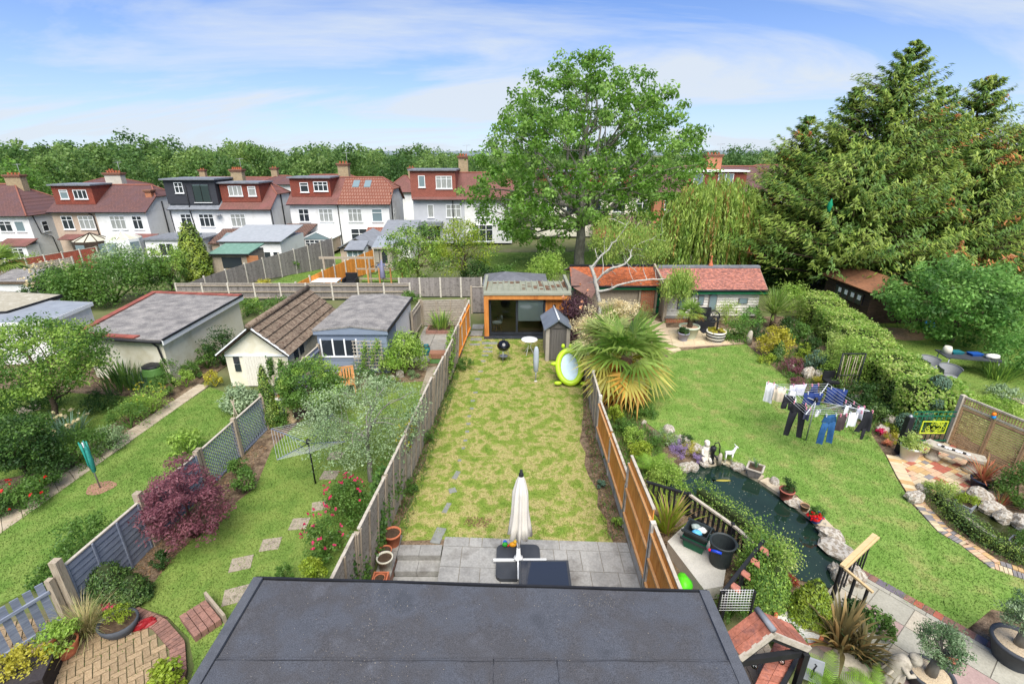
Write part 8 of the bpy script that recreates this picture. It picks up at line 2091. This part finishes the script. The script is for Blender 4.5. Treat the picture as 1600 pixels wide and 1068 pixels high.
# mid garden furniture
def on(u,v,Y): q=D(u,v,Y); return X((q.x,Y,zt(q.x,Y)))
t=T('patio_table','white table behind the concrete-post fence','table',on(505,440,32.5)); z_=D(505,437,32.5).z-t.location.z
MB().box(-1.1,1.1,-.5,.5,z_-.05,z_).build('table_top',FRAME,t)
for x in (-1,1):
 for y in (-.4,.4): MB().box(x-.04,x+.04,y-.04,y+.04,0,z_-.05).build('leg',FRAME,t)
t=T('rattan_chair','black rattan armchair beside the orange fence','chair',on(548,440,33)); MB().box(-.4,.4,-.35,.35,.1,.45).build('seat',BLACK,t); MB().box(-.4,.4,.25,.38,.45,1.0).build('backrest',BLACK,t); MB().box(-.48,-.38,-.35,.35,.1,.7).build('armrest',BLACK,t); MB().box(.38,.48,-.35,.35,.1,.7).build('armrest',BLACK,t)
t=T('deck_railing','timber deck railing round the small garden','railing',on(585,440,33.5))
for k in range(5): MB().box(-1.2+k*.8-.05,-1.2+k*.8+.05,-.05,.05,0,1.3).build('post',CHW,t)
for z in (.5,1.2): MB().box(-1.25,2.05,-.03,.03,z,z+.1).build('rail',OAK,t)
t=T('closed_parasol','closed grey-mauve parasol in the small far garden','parasol',on(599,440,33)); MB().tube([(0,0,0),(0,0,1.9)],.03,6).build('pole',STEEL,t); MB().lathe([(.16,.7),(.2,.75),(.12,1.5),(.04,1.95)],10).build('canopy',M('canvas_mauve',[lin(120,120,150),lin(140,140,166)],4,.9),t)
t=T('bicycle','blue bicycle leaning near the cream shed','bicycle',on(592,405,39.5))
for x in (-.5,.5): MB().tube([(x+.33*math.cos(k*PI/8),0,.34+.33*math.sin(k*PI/8)) for k in range(17)],.03,5,cap=False).build('wheel',BLACK,t)
MB().tube([(-.5,0,.34),(-.1,0,.8),(.4,0,.85),(.5,0,.34)],.03,5).tube([(-.1,0,.8),(.05,0,.34),(.4,0,.85)],.03,5).build('frame',BLUP,t); MB().box(-.25,-.02,-.06,.06,.88,.94).build('saddle',BLACK,t); MB().tube([(.4,-.25,1.0),(.38,0,.9),(.4,.25,1.0)],.02,5).build('handlebar',BLACK,t)
t=T('garden_bench_pergola','grey timber crossbeam frame behind the long fence','pergola',on(545,438,34)); 
for x in (-1.6,1.6): MB().box(x-.06,x+.06,-.06,.06,0,1.9).build('post',OAK,t)
MB().box(-1.9,1.9,-.05,.05,1.9,2.05).build('beam',OAK,t)
t=T('grey_gazebo','dark grey canvas gazebo roof behind the garden office','gazebo',(1.5,30,zt(1.5,30))); az_=D(800,424,30).z-t.location.z; ez_=az_-.5
for sx_,sy_ in ((-1,-1),(1,-1),(1,1),(-1,1)): MB().tube([(sx_*1.9,sy_*1.4,0),(sx_*1.9,sy_*1.4,ez_)],.03,6).build('pole',BLACK,t)
C4=[(-2,-1.5,ez_),(2,-1.5,ez_),(2,1.5,ez_),(-2,1.5,ez_)]; MB().add(C4+[(-.6,0,az_)],[(0,1,4),(1,2,4),(2,3,4),(3,0,4),(3,2,1,0)]).build('canopy',M('canvas_grey',[lin(88,90,96),lin(104,106,112)],3,.9,.2),t)
t.location.x=D(800,430,30).x+.2
# office interior
t=T('white_chair','white shell chair with wooden legs inside the garden office','chair',(-.75,23.35,.06),R(-60)); MB().lathe([(.001,.42),(.22,.43),(.26,.48)],14,cap=False).build('seat',FRAME,t)
V=[]; 
for i,z in enumerate((.46,.62,.8)):
 for k in range(9): a=R(30+120*k/8); V.append(((.25+.02*i)*math.cos(a),(.25+.02*i)*math.sin(a),z-.12*(abs(k-4)/4)**2*(i==2)))
MB().add(V,[(i*9+j,i*9+j+1,(i+1)*9+j+1,(i+1)*9+j) for i in range(2) for j in range(8)]+[((i+1)*9+j,(i+1)*9+j+1,i*9+j+1,i*9+j) for i in range(2) for j in range(8)],True).build('backrest',FRAME,t)
for a in (.8,2.4,3.9,5.5): MB().tube([(.12*math.cos(a),.12*math.sin(a),.42),(.24*math.cos(a),.24*math.sin(a),0)],.016,6).build('leg',CHW,t)

# ------------------------------------------------------------------ shrubs, climbers and border plants
_bs=[200]
def B(name,label,u,v,wpx,vtop,mats,L=.06,K=26,n=60,cat='shrub',flowers=None,Y=None,depth=1.,wl=.55,dual=.35,zlo=-.25,r=None,up=.35,inner=.5,group=None,flat=.8):
 b=GT(u,v) if Y is None else Vector((D(u,v,Y).x,Y,zt(D(u,v,Y).x,Y)))
 dep=(b-X((0,0,CAMH))).dot(X((0,_c,-_s)))
 rx=wpx/2*dep/FOC; rx=max(.06,rx); H_=max(.1,D(u,vtop,b.y+.0).z-b.z)
 _bs[0]+=1
 return bush(name,label,cat,b,(rx,rx*depth,H_),[LF[m] for m in mats],L,K,n,_bs[0],(LF[flowers[0]],flowers[1],flowers[2]) if flowers else None,group,wl,r,(_bs[0]*1.7) % 6,zlo,inner,up,dual,flat)
def S(name,label,u,v,nb,L,W_,mats,spread=1.,droop=1.,cat='plant',Y=None,base=.1,stiff=.5):
 _bs[0]+=1; b=GT(u,v)
 return tag(link(name,blades(nb,L,W_,spread,_bs[0],[LF[m] for m in mats],droop=droop,base=base,stiff=stiff),None,b),label,cat)
# path garden and its border
S('iris_clump','tall strap-leaved iris clump below the workshop window',195,602,150,1.0,.05,['mid','dk'],.55,.7,base=.9)
S('iris_clump','second iris clump nearer the water butt',225,606,110,.85,.045,['mid','blue'],.6,.8,base=.6)
B('rose_shrub','thin leggy shrub right of the water butt',272,602,40,545,['mid','lt'],.07,22,26)
B('border_plant','fresh green clump at the path corner near the shed',292,604,32,572,['lt','mid'],.06,18,50)
B('golden_shrub','small golden-yellow shrub beside the cream shed',337,603,28,572,['yel','lime'],.06,18,60)
B('camellia','glossy dark camellia between workshop and cream shed',350,570,62,503,['dk','oliv'],.08,36,60)
B('rhododendron','broad grey-green rhododendron before the cream shed door',377,640,66,600,['oliv','mid'],.09,34,55)
B('feathery_border_plant','tall feathery yellow-green plants along the path',238,645,60,598,['lt','lime'],.07,28,45,flowers=('yel',30,.05))
B('border_plant','loose grey-green perennials beside the path middle',205,668,70,622,['mid','sil2'],.06,34,55)
B('border_plant','silvery low perennials edging the path',172,700,60,660,['sil2','mid'],.05,28,60)
S('iris_clump','cream-flowered iris clump under the apple tree',105,690,120,.9,.05,['blue','mid'],.7,.8,base=.5)
B('cream_iris_flowers','cream iris blooms among the blue-green leaves',108,680,60,645,['mid','blue'],.05,14,16,'flowers',('cream',26,.1))
B('border_plant','leafy mid-green perennials left of the teal drier',130,722,80,665,['mid','dk'],.06,40,60)
B('border_plant','dark leafy shrub below the fruit tree',85,752,80,690,['dk','mid'],.06,40,60)
B('red_flowered_shrub','low leafy shrub with red flowers near the left edge',40,795,80,752,['mid','dk'],.06,36,60,flowers=('flred',14,.06))
B('border_plant','low shrub at the left edge below the red-flowered one',-8,806,70,770,['dk','mid'],.06,30,60)
B('dense_shrub','dense leafy shrub behind the fruit tree at the left edge',5,690,90,600,['mid','lt'],.08,50,60)
B('dense_shrub','shady shrub under the apple tree',55,640,90,585,['dk','mid'],.08,44,55)
B('photinia','photinia with orange-red young leaves beside the blue-grey fence',142,868,88,798,['mid','red'],.075,40,46,dual=.22,wl=.45)
B('low_shrub','low leafy shrub beside the picket fence',78,912,55,880,['mid','dk'],.06,22,50)
B('small_rhododendron','small open rhododendron on the lush lawn edge',293,708,58,667,['lt','mid'],.09,24,40)
# olive garden
B('japanese_maple','spreading purple japanese maple beside the blue-grey fence',305,838,185,702,['map','map2'],.075,120,75,'maple',depth=.75,wl=.4,r=.24,zlo=-.1,inner=.35,up=.8,flat=.45)
cone_shrub('dwarf_conifer','dense dark green dwarf conifer at the end of the bed',G(182,940),.98,.46,[LF['yew2'],LF['dk']],361,7000,.05,.42,.1)
cone_shrub('dwarf_conifer','lower lobe of dark conifer beside the dwarf one',G(212,936),.62,.34,[LF['yew2'],LF['dk']],362,3600,.05,.4,.1)
B('small_shrub','little dark shrub in the bare soil bed',255,884,34,858,['dk','blue'],.045,16,50)
B('rose_bush','rose bush with bright pink flowers over the fence',548,810,92,745,['mid','ivy'],.06,60,60,flowers=('pink',34,.06),depth=.8)
B('rose_bush','lower pink rose beside the fence near the roof edge',508,868,66,800,['mid','lt'],.06,36,50,flowers=('pink',24,.06))
B('lime_shrub','small lime-green shrub beside the fence foot',492,905,44,865,['lime','lt'],.06,20,50)
B('small_conifer','small upright conifer at the roof edge',446,905,30,876,['mid','yew'],.04,18,40)
def ivy(label,pts,n,seed,mats=('ivy','mid'),L=.075,sp=.14,name='ivy'):
 """climber sprawling over a fence: pts are (x, y, z, radius) in the world"""
 rs=np.random.RandomState(seed); P=[]
 for x,y,z,r_ in pts: P.append(rs.normal(0,1,(n,3))*np.array([sp*.6,r_,r_])*.55+np.array([x,y,z]))
 P=np.concatenate(P); c=np.array([pts[0][0],pts[0][1],0]); P[:,2]=np.maximum(P[:,2],.03)
 V,F=leafquads(P-c,unit(np.array([.5,-.5,.5])+.7*rs.normal(size=P.shape)),L*rs.uniform(.6,1.3,len(P)),L*.8,rs)
 o=link(name,npmesh(name,V,F,[LF[m] for m in mats],(rs.random(len(F))<.35).astype(int)),None,tuple(c)); return tag(o,label,'climber')
ivy('ivy hanging thickly over the near end of the weathered fence',[(-3.0,8.9,1.5,.4),(-2.98,8.8,1.0,.4),(-2.96,8.7,.5,.35),(-3.0,9.3,1.4,.4),(-2.95,9.2,.9,.4)],420,301)
ivy('ivy patch low on the fence above the trough',[(-3.08,7.4,1.3,.3),(-3.05,7.2,.8,.35),(-3.05,7.6,.5,.3)],320,302)
ivy('leafy climber along the fence behind the pots',[(-2.95,9.9,1.2,.4),(-2.9,10.2,.7,.3)],300,303,('mid','ivy'))
ivy('yellow-flowered climber draped over the fence beside the silvery tree',[(-2.85,10.8,1.6,.3),(-2.8,11.2,1.4,.35),(-2.75,11.6,1.5,.3)],220,304,('sil2','yel'))
ivy('fresh green climber spilling over the far part of the weathered fence',[(-2.45,17.6,1.5,.4),(-2.4,18.2,1.3,.5),(-2.45,18.8,1.4,.4),(-2.4,17.4,.9,.4)],420,305,('lt','mid'))
ivy('roses and leaves climbing the white trellis',[(-5.9,18.12,1.2,.35),(-5.6,18.12,.9,.4),(-5.4,18.12,1.3,.3),(-6.0,18.1,.6,.35),(-5.3,18.1,.5,.35)],170,306,('lt','mid'))
ivy('twin climbers trained on the cream shed front',[(-9.3,17.1,1.0,.22),(-9.3,17.1,.6,.22),(-8.9,17.1,.9,.25),(-8.85,17.1,.5,.2)],200,307,('mid','dk'))
ivy('creeper scrambling along the near rail by the pond',[(5.1,7.9,.9,.35),(4.9,7.6,.8,.35),(5.4,8.2,.8,.35),(4.75,7.2,.8,.4),(5.0,7.3,.4,.4),(5.5,7.9,.4,.4),(4.7,6.9,.6,.4)],520,308,('mid','lt'),.05,.35)
ivy('pale creeper hanging from the trellis rail',[(5.35,8.35,.5,.3),(5.75,8.0,.7,.3),(5.6,7.6,.9,.3)],420,309,('lt','hed2'),.045,.35)
B('ground_cover','low green plants at the fence foot on the dry lawn',640,770,30,745,['mid','ivy'],.05,14,40)
B('ground_cover','trailing green weeds along the weathered fence foot',665,690,28,668,['mid','ivy'],.05,12,40)
B('ground_cover','leafy clump at the fence foot beyond the climber',727,578,30,552,['mid','lime'],.06,16,46)
B('ground_cover','small leafy weed in the right soil strip',938,760,18,747,['blue','mid'],.06,8,30)
B('ground_cover','weeds at the foot of the tall orange panel',962,822,22,800,['lt','mid'],.05,10,30)
B('ground_cover','weeds along the foot of the low orange fence',945,720,16,695,['mid','lt'],.05,10,26)
B('round_bush','vivid round green bush before the grey-blue shed',633,582,74,504,['lt','mid'],.09,70,70)
B('low_shrub','leafy low shrubs along the grey-blue shed foot',560,598,60,565,['mid','ivy'],.07,28,46)
B('heather','rounded grey-green heather in the small rockery',646,590,24,574,['sil2','oliv'],.04,14,50)
B('alpine','tiny yellow-green alpine between the rockery stones',617,597,22,588,['lime','yel'],.035,10,36)
cone_shrub('slender_cypress','slender upright cypress beside the bird table',G(426,664),2.3,.3,[LF['yew'],LF['mid']],311,3600,.07,.5,.08,'conifer')
B('low_shrub','mixed low greenery under the lattice fence',375,745,40,708,['mid','lt'],.06,20,44)
B('low_shrub','leafy shrub between lattice fence and maple',385,765,46,728,['mid','dk'],.06,24,46)
B('low_shrub','shrub beneath the bird table',440,668,40,640,['mid','dk'],.06,20,46)
B('rear_shrub','shrub against the back fence behind the cream shed',432,492,50,449,['mid','red'],.1,28,46,dual=.12)
B('rear_shrub','rounded green shrub just below the long back fence',397,480,36,462,['lt','mid'],.1,20,46,Y=27)
B('rear_shrub','dense shrub at the workshop rear corner',385,490,40,460,['mid','lt'],.09,22,46,Y=26)
# far left and centre
B('large_shrubbery','big mixed green shrubbery behind the workshop',185,488,205,388,['mid','lt'],.16,150,70,Y=29,depth=.55)
B('large_shrubbery','left flank of the shrubbery with pale blossom',100,490,80,410,['dk','mid'],.15,60,60,Y=29.5,flowers=('cream',60,.14))
B('white_flowering_shrub','pale grey-white flowering shrub behind the shrubbery',198,430,88,367,['sil','white'],.16,60,60,Y=36)
B('white_flowering_shrub','small cream-flowered bush beside the column conifer',275,425,46,376,['mid','cream'],.14,34,50,Y=35)
B('golden_flowers','bright yellow flower clump beside the long fence',408,446,40,430,['yel','lime'],.1,22,50,Y=31.5)
B('clipped_shrub','golden hedge along the front of the brown fence',55,402,55,388,['lt','lime'],.14,24,46,Y=41)
for k,(u,v,w_,vt,m_,lab) in enumerate([(460,428,22,391,'mid','tall bushy shrub in the narrow garden border'),(474,418,14,404,'dk','first small round shrub along the narrow lawn'),(483,412,13,399,'mid','second small round shrub along the narrow lawn'),(492,408,14,396,'dk','third small round shrub along the narrow lawn'),(507,402,14,391,'mid','shrub near the far end of the narrow lawn'),(515,398,16,388,'lt','last light green shrub at the end of the narrow lawn'),(526,392,16,376,'lt','small standard tree at the end of the narrow lawn'),(500,375,46,370,'lime','yellow-green hedge top behind the climbing fence')]):
 B('border_shrub',lab,u,v,w_,vt,[m_,'lt'],.11,18,40,group='shrubs in the narrow garden')
B('dark_shrub','dark shrub beneath the straggly yellow-green tree',745,445,62,395,['dk','mid'],.13,50,55,Y=32)
B('light_bush','fresh light green bush behind the garden office',852,440,72,382,['lt','lime'],.13,56,60,Y=33)
B('low_shrub','greenery trailing along the dark board fence',640,468,44,452,['mid','lt'],.1,22,40,Y=28.8)
pf=link('phoenix_palm',palm_head(26,1.3,320,[LF['palm'],LF['palm'],LF['palm2']],-.4,1.3,.1),None,D(-4,412,33)); tag(pf,'fan palm head peeping in at the left edge','palm')
B('dark_shrub','dark green shrub behind the big ash trunk',790,432,50,402,['mid','dk'],.14,34,50,Y=34)
B('dark_shrub','dark shrub mass right of the willow',1195,430,60,395,['dk','mid'],.15,34,50,Y=33)
B('low_shrub','leafy shrub behind the weatherboarded outbuilding end',1235,470,70,434,['lt','lau'],.11,40,55,Y=27)
# by the office and the palms
B('purple_elder','dark purple elder with pinkish-white flower heads',902,512,74,446,['pur','map2'],.11,80,60,flowers=('peach',9,.12),Y=21.3,wl=.45)
B('climber_shrub','green shrub squeezed behind the plastic shed',905,560,36,522,['lt','mid'],.08,24,46,Y=18.9)
B('euphorbia','lime euphorbia under the palm at the fence',960,660,28,624,['lime','lt'],.06,22,50)
S('grass_clump','grassy strap leaves below the palm trunk',985,640,80,.6,.03,['mid','cord'],1.0,1.2)
# rockery
B('thyme_mat','grey-green creeping mat high on the rockery',1040,690,60,672,['sil2','cord'],.035,30,60,depth=.7,zlo=-.05)
B('heather','pink-tinged heather sprawling down the rockery',1062,705,60,690,['mauve','sil2'],.03,30,50,depth=.7,zlo=-.05)
B('rockery_shrub','coppery-green spreading shrub above the pond',1040,768,74,715,['lt','red'],.05,54,60,dual=.25)
B('golden_sedum','bright yellow sedum cushion beside the statue',1080,708,38,690,['yel','yel'],.03,20,60)
B('box_ball','small dark clipped ball on the lawn edge',1072,693,26,675,['dk','mid'],.035,24,60)
B('aubrieta','lilac flower cushion in front of the statue',1090,722,26,706,['mauve','mid'],.03,14,40)
S('grass_clump','yellow-green grassy tuft on the rockery',1043,695,60,.4,.02,['lime','lt'],1.0,1.3)
fn=link('fern',frond_mesh(16,.85,331,LF['fern']),None,G(1018,740)); tag(fn,'bright green fern beside the tall orange panel','fern')
fn=link('fern',frond_mesh(12,.6,332,LF['fern']),None,G(1130,716)); tag(fn,'low spreading fern behind the white deer','fern')
S('phormium','yellow-striped phormium crowding the black railing',1042,832,90,1.05,.05,['lime','phor2'],.9,.8,base=.12,stiff=.8)
hedge('ivy_bank','bank of small leaves between railing and pond',[tuple(G(u,v)[:2]) for u,v in ((1085,778),(1140,818),(1185,850),(1225,885))],.5,.5,[LF['lt'],LF['mid']],3200,.045,333,.5,.05)
cone_shrub('conical_yew','taller clipped cone-shaped shrub by the pond steps',G(1262,968),1.02,.44,[LF['lime'],LF['yew']],334,6500,.055,.62)
cone_shrub('conical_yew','bushier cone-shaped shrub between creeper and pond',G(1203,942),1.0,.38,[LF['lt'],LF['mid']],335,5200,.055,.5)
potted('terracotta_bowl','wide shallow terracotta bowl of white pebbles round the cone shrub',G(1245,985,.0),.42,.16,TERRA,None,M('pebble_white',[lin(190,188,182),lin(214,212,206)],26,.9,.9,50,bdist=.03),cat='bowl',n=26)
B('red_acer','little red-leaved acer at the near pond edge',1232,915,26,893,['red','map'],.04,12,36)
S('phormium','large bronze phormium with arching tan leaves',1312,1010,90,1.0,.075,['phor','phor2'],1.05,1.0,base=.14,stiff=.8)
S('phormium','second bronze phormium clump nearer the statue',1345,1030,50,.75,.06,['phor','oliv2'],1.1,1.0,base=.1,stiff=.8)
fn=link('fern',frond_mesh(9,.8,336,LF['fern'],el0=1.0),None,G(1300,1072)); tag(fn,'vivid fern fronds at the bottom edge','fern')
fn=link('fern',frond_mesh(8,.5,337,LF['fern'],el0=.8),None,G(1370,1078)); tag(fn,'small fern beneath the stone statue','fern')
B('euphorbia','leafy green plant between phormium and statue',1368,990,52,955,['mid','lt'],.06,22,50)
B('leafy_corner','yellow-green leaves at the bottom edge beside the felt roof',268,1072,64,1030,['lime','lt'],.07,26,46)
# border under the hedge
B('choisya','golden choisya below the spiky cordyline',1208,556,56,502,['yel','lime'],.09,44,60)
cone_shrub('dwarf_cone_conifer','dwarf green cone conifer in front of the golden choisya',G(1214,562),.9,.36,[LF['mid'],LF['yew2']],341,3000,.07,.55)
B('lime_perennials','lime and cream perennials at the lawn corner',1198,566,34,548,['lime','cream'],.06,18,46)
B('dwarf_maple','dwarf purple maple in the far border',1233,582,40,550,['map','map2'],.06,28,50,wl=.4)
B('golden_conifer','upright yellow-green conifer behind the dwarf maple',1250,572,26,525,['lime','mid'],.06,26,46)
B('blue_shrub','blue-green rounded shrub in the far border',1270,582,36,542,['blue','sil2'],.06,28,50)
B('pink_perennials','crimson-pink flowers near the washing',1246,602,26,588,['map','pink'],.05,14,36,'flowers')
B('red_geranium','scarlet flower beside the grass edge',1234,590,14,578,['mid','flred'],.06,8,30,'flowers')
B('golden_mound','golden yellow mound plant behind the washing',1282,600,26,582,['yel','yel'],.05,16,50)
B('pieris','orange-pink tinted pieris above the arbour',1328,560,74,506,['lt','red'],.07,46,50,Y=17.4,dual=.42)
B('variegated_climber','pale variegated climber on the hedge face',1300,545,52,500,['hed2','cream'],.07,36,46,Y=18.6)
B('dark_bush','dark glossy bush at the hedge foot behind the arbour',1342,636,58,585,['dk','mid'],.07,36,60)
B('low_juniper','dark low juniper below the hedge',1365,660,44,626,['yew2','dk'],.06,24,50)
B('rust_shrub','large rust and cream variegated shrub behind the gate',1480,668,96,616,['hed2','red'],.08,54,60,Y=14.2,dual=.3)
def ball(label,u,v,z0,r_,mats=('blue','blue'),seed=1):
 rs=np.random.RandomState(seed); n=1500; d=unit(rs.normal(size=(n,3))); p=G(u,v)
 V,F=leafquads(d*r_*rs.uniform(.9,1.03,(n,1))+np.array([0,0,z0]),unit(d+.35*rs.normal(size=(n,3))),.05,.03,rs); return p,V,F
t=T('cloud_topiary','blue-green cloud-pruned conifer with three stacked balls','topiary',G(1438,670))
MB().tube([(0,0,0),(.05,.05,.5),(.2,.15,1.2),(.28,.2,1.7)],[.05,.045,.03,.02],7).build('stem',WOODM,t)
for k,(dx,dy,z,r_) in enumerate(((-.02,0,.5,.24),(.18,.12,.98,.34),(.34,.22,1.55,.3))):
 _,V,F=ball('',1437,662,z,r_,seed=350+k); o=link('foliage_ball',npmesh('foliage_ball',V+np.array([dx,dy,0]),F,LF['blue']),t); o['kind']='stuff'
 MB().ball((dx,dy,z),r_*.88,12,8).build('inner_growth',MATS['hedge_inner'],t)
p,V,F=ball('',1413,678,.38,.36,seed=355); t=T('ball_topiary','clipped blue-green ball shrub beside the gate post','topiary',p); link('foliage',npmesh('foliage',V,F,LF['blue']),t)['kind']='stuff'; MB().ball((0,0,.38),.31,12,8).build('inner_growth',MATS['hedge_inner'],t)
B('pink_flowers','magenta flowers beside the pale rock',1375,680,16,668,['pink','mid'],.05,10,30,'flowers')
B('golden_heather','golden-green heather beneath the ball topiary',1394,674,32,656,['lime','yel'],.04,18,50)
B('golden_heather','second golden-green heather nearer the lawn',1391,690,26,672,['yel','lime'],.04,16,50)
B('peach_flowers','peach-flowered low plant by the lawn edge',1386,696,16,684,['peach','mid'],.05,10,30,'flowers')
B('low_variegated','low variegated ground cover beside the coloured paving',1472,775,58,752,['hed2','sil2'],.05,30,60,zlo=-.1)
B('corner_shrub','dense leafy shrub at the right edge by the screen',1588,790,76,716,['mid','lau2'],.06,60,60)
S('grass_clump','reddish grass tuft among the limestone blocks',1562,790,60,.55,.015,['cordr','cord'],.8,1.0)
B('laurel_hedge','bright laurel bush at the right edge beyond the hedge',1580,580,96,506,['lau','lt'],.11,60,60,Y=18.5)
S('iris_clump','arching strap-leaved clump below the laurel at the right',1560,592,140,1.0,.04,['mid','lt'],1.0,1.0,base=.5)
B('low_shrub','tufty grey-green plants at the lawn edge on the right',1570,622,60,600,['oliv','lt'],.06,26,50)
B('pieris','mid-green shrub right of the barrel planter',1150,530,50,492,['mid','lau'],.08,34,56)
B('feathery_shrub','light feathery shrub against the weatherboards',1135,505,50,462,['wil','lt'],.07,34,36,Y=24.6)
B('variegated_shrub','bluish-green leafy shrub below the small weatherboard window',1172,515,44,472,['lau','mid'],.09,30,50,Y=24.3)
B('dark_shrub','dark low shrub by the standing stone',1182,528,36,505,['dk','pur'],.07,22,50)
B('cordyline_young','arching strappy plant near the green door',1003,500,44,462,['cord','palm'],.16,20,20,Y=25.4,wl=.12)
S('young_cordyline','young spiky cordyline beside the brick panel',1005,505,70,.9,.05,['cord','palm'],1.1,.8,stiff=.8)
# fallen leaves and bark in the soil strips
def litter(label,poly,n,seed,z=.0):
 rs=np.random.RandomState(seed); a=np.array(poly); lo,hi=a.min(0),a.max(0); x=rs.uniform(lo[0],hi[0],n); y=rs.uniform(lo[1],hi[1],n); k=inpoly(x,y,poly); x,y=x[k],y[k]; m=len(x)
 V,F=leafquads(np.stack([x,y,np.full(m,z)+rs.uniform(0,.015,m)],1),unit(np.array([0,0,1.])+.4*rs.normal(size=(m,3))),rs.uniform(.02,.07,m),rs.uniform(.01,.035,m),rs)
 tag(link('leaf_litter',npmesh('leaf_litter',V,F,M('litter_brown',[lin(96,74,54),lin(150,122,90)],8,.95,0,isl=.45,spec=.1))),label,'leaf litter',kind='stuff')
litter('dead leaves in the soil strip by the orange fence',[(2.2,9),(2.7,9),(2.7,15.5),(2.95,18),(2.5,15)],2600,401)
litter('dead leaves in the soil strip by the weathered fence',[(-3.0,9),(-2.5,9),(-2.3,15),(-2.5,16.5),(-2.85,12)],1600,402)
litter('bark chips in the bed by the maple',[(-8.4,7.3),(-7.6,7.3),(-7.5,10),(-7.6,13),(-8.2,13)],1800,403)
litter('bark chips in the far border',[(11,21),(10.9,18),(10.3,15),(11.3,12.6),(12.5,13),(13,15),(14,19),(14.6,22)],3000,404)
litter('crumbled soil and leaves on the worn lawn patch',[(-1.2,9.5),(-.6,9.4),(-.5,9.75),(-1.1,9.8)],260,405,.02)

# fuller borders
for k,(u,v,w_,vt,m1,m2,L_,lab) in enumerate([
 (1008,650,40,628,'mid','lt',.06,'leafy clump between palm and rockery top'),(975,672,34,650,'mid','sil2',.05,'grey-green cushion along the low orange fence'),
 (990,690,40,666,'lt','mid',.06,'fresh green rockery plant against the low fence'),(1000,712,44,684,'lime','lt',.05,'lime-tinted rockery shrub beside the fern'),
 (1025,700,36,682,'mid','red',.04,'bronze tinted cushion plant on the upper rockery'),(1245,535,40,498,'mid','lt',.09,'leafy shrub below the hedge left of the variegated climber'),
 (1232,520,44,488,'dk','mid',.09,'dark leafy shrub beside the spiky cordyline'),(1262,555,34,515,'dk','lt',.08,'shady shrub behind the upright golden conifer'),
 (1290,580,36,545,'mid','hed',.07,'green shrub at the hedge foot beside the arbour'),(1300,612,34,590,'yew2','mid',.06,'low green hummock behind the washing'),
 (1352,640,40,612,'dk','red',.06,'dark shrub with rusty leaves below the hedge'),(1385,650,36,625,'dk','mid',.06,'shaded shrub left of the cloud topiary'),
 (1420,655,40,625,'mid','hed',.07,'leafy shrub behind the ball topiary'),(1500,655,60,622,'hed','hed2',.08,'bright shrub at the hedge end behind the screen post'),
 (250,622,44,588,'mid','lt',.06,'bushy perennials before the water butt'),(215,650,50,612,'lt','sil2',.05,'airy pale perennials along the path'),
 (150,705,60,668,'mid','dk',.06,'dense perennials along the middle of the path'),(65,770,60,730,'mid','lt',.06,'leafy perennials beside the path near the left edge'),
 (30,720,80,650,'mid','dk',.07,'thick shrub filling the left border'),(160,640,60,605,'dk','mid',.06,'low shade plants under the apple branches'),
 (300,590,30,560,'mid','oliv',.06,'slim shrub along the workshop wall'),(325,575,40,530,'mid','lt',.08,'leafy bush by the workshop side wall'),
 (520,610,40,580,'mid','ivy',.07,'leafy growth at the shed corner beside the fruit tree'),(600,602,44,585,'mid','lt',.05,'low plants edging the small rockery'),
 (690,598,30,575,'lt','mid',.06,'green growth on the near side of the far fence'),(650,655,30,630,'mid','lt',.05,'weedy green growth behind the weathered fence'),
 (1170,905,60,858,'lt','mid',.045,'pale small-leaved shrub beside the near rail'),(1140,965,50,915,'mid','ivy',.05,'leafy clump against the roof kerb'),
 (1230,1010,50,975,'mid','lt',.05,'low greenery around the pebble bowl'),(1335,965,44,935,'dk','mid',.05,'dark leafy plant below the handrail'),
 (1595,735,50,690,'lau','mid',.07,'leafy shrub before the slatted screen at the right edge'),(1555,640,70,615,'lt','mid',.07,'low shrubs behind the lattice-topped screen'),
 (1210,940,40,915,'sil2','mid',.04,'grey-leaved plant at the foot of the bushier cone')]):
 B('border_plant',lab,u,v,w_,vt,[m1,m2],L_,28,56)
def weeds(label,poly,n,seed,h=.09):
 g=link('weeds',grassblades(poly,n,h,LF['mid'],seed,wd=.014)); tag(g,label,'weeds',kind='stuff')
weeds('weedy green strip at the foot of the weathered fence',[(-3.0,9.1),(-2.55,9.1),(-2.2,17),(-2.2,20),(-2.4,20),(-2.85,12)],500,411)
weeds('sparse weeds in the soil by the orange fence',[(2.2,9),(2.7,9),(2.7,15.5),(2.95,18),(2.4,15)],180,412)
weeds('moss and weeds between the patio bricks',[(-8.2,5.2),(-6.0,5.5),(-6.3,6.3),(-7.5,6.9),(-8.2,6.9)],160,413,.05)
weeds('ground cover under the rockery plants',[(2.9,11.2),(4.4,11.2),(4.6,13.5),(4.3,15.5),(2.9,15.2)],700,414,.12)
weeds('low ground cover in the hedge border',[(11.2,13.2),(12.6,14.2),(13.6,18),(14.6,22),(11.4,20),(10.6,15.4)],300,415,.14)
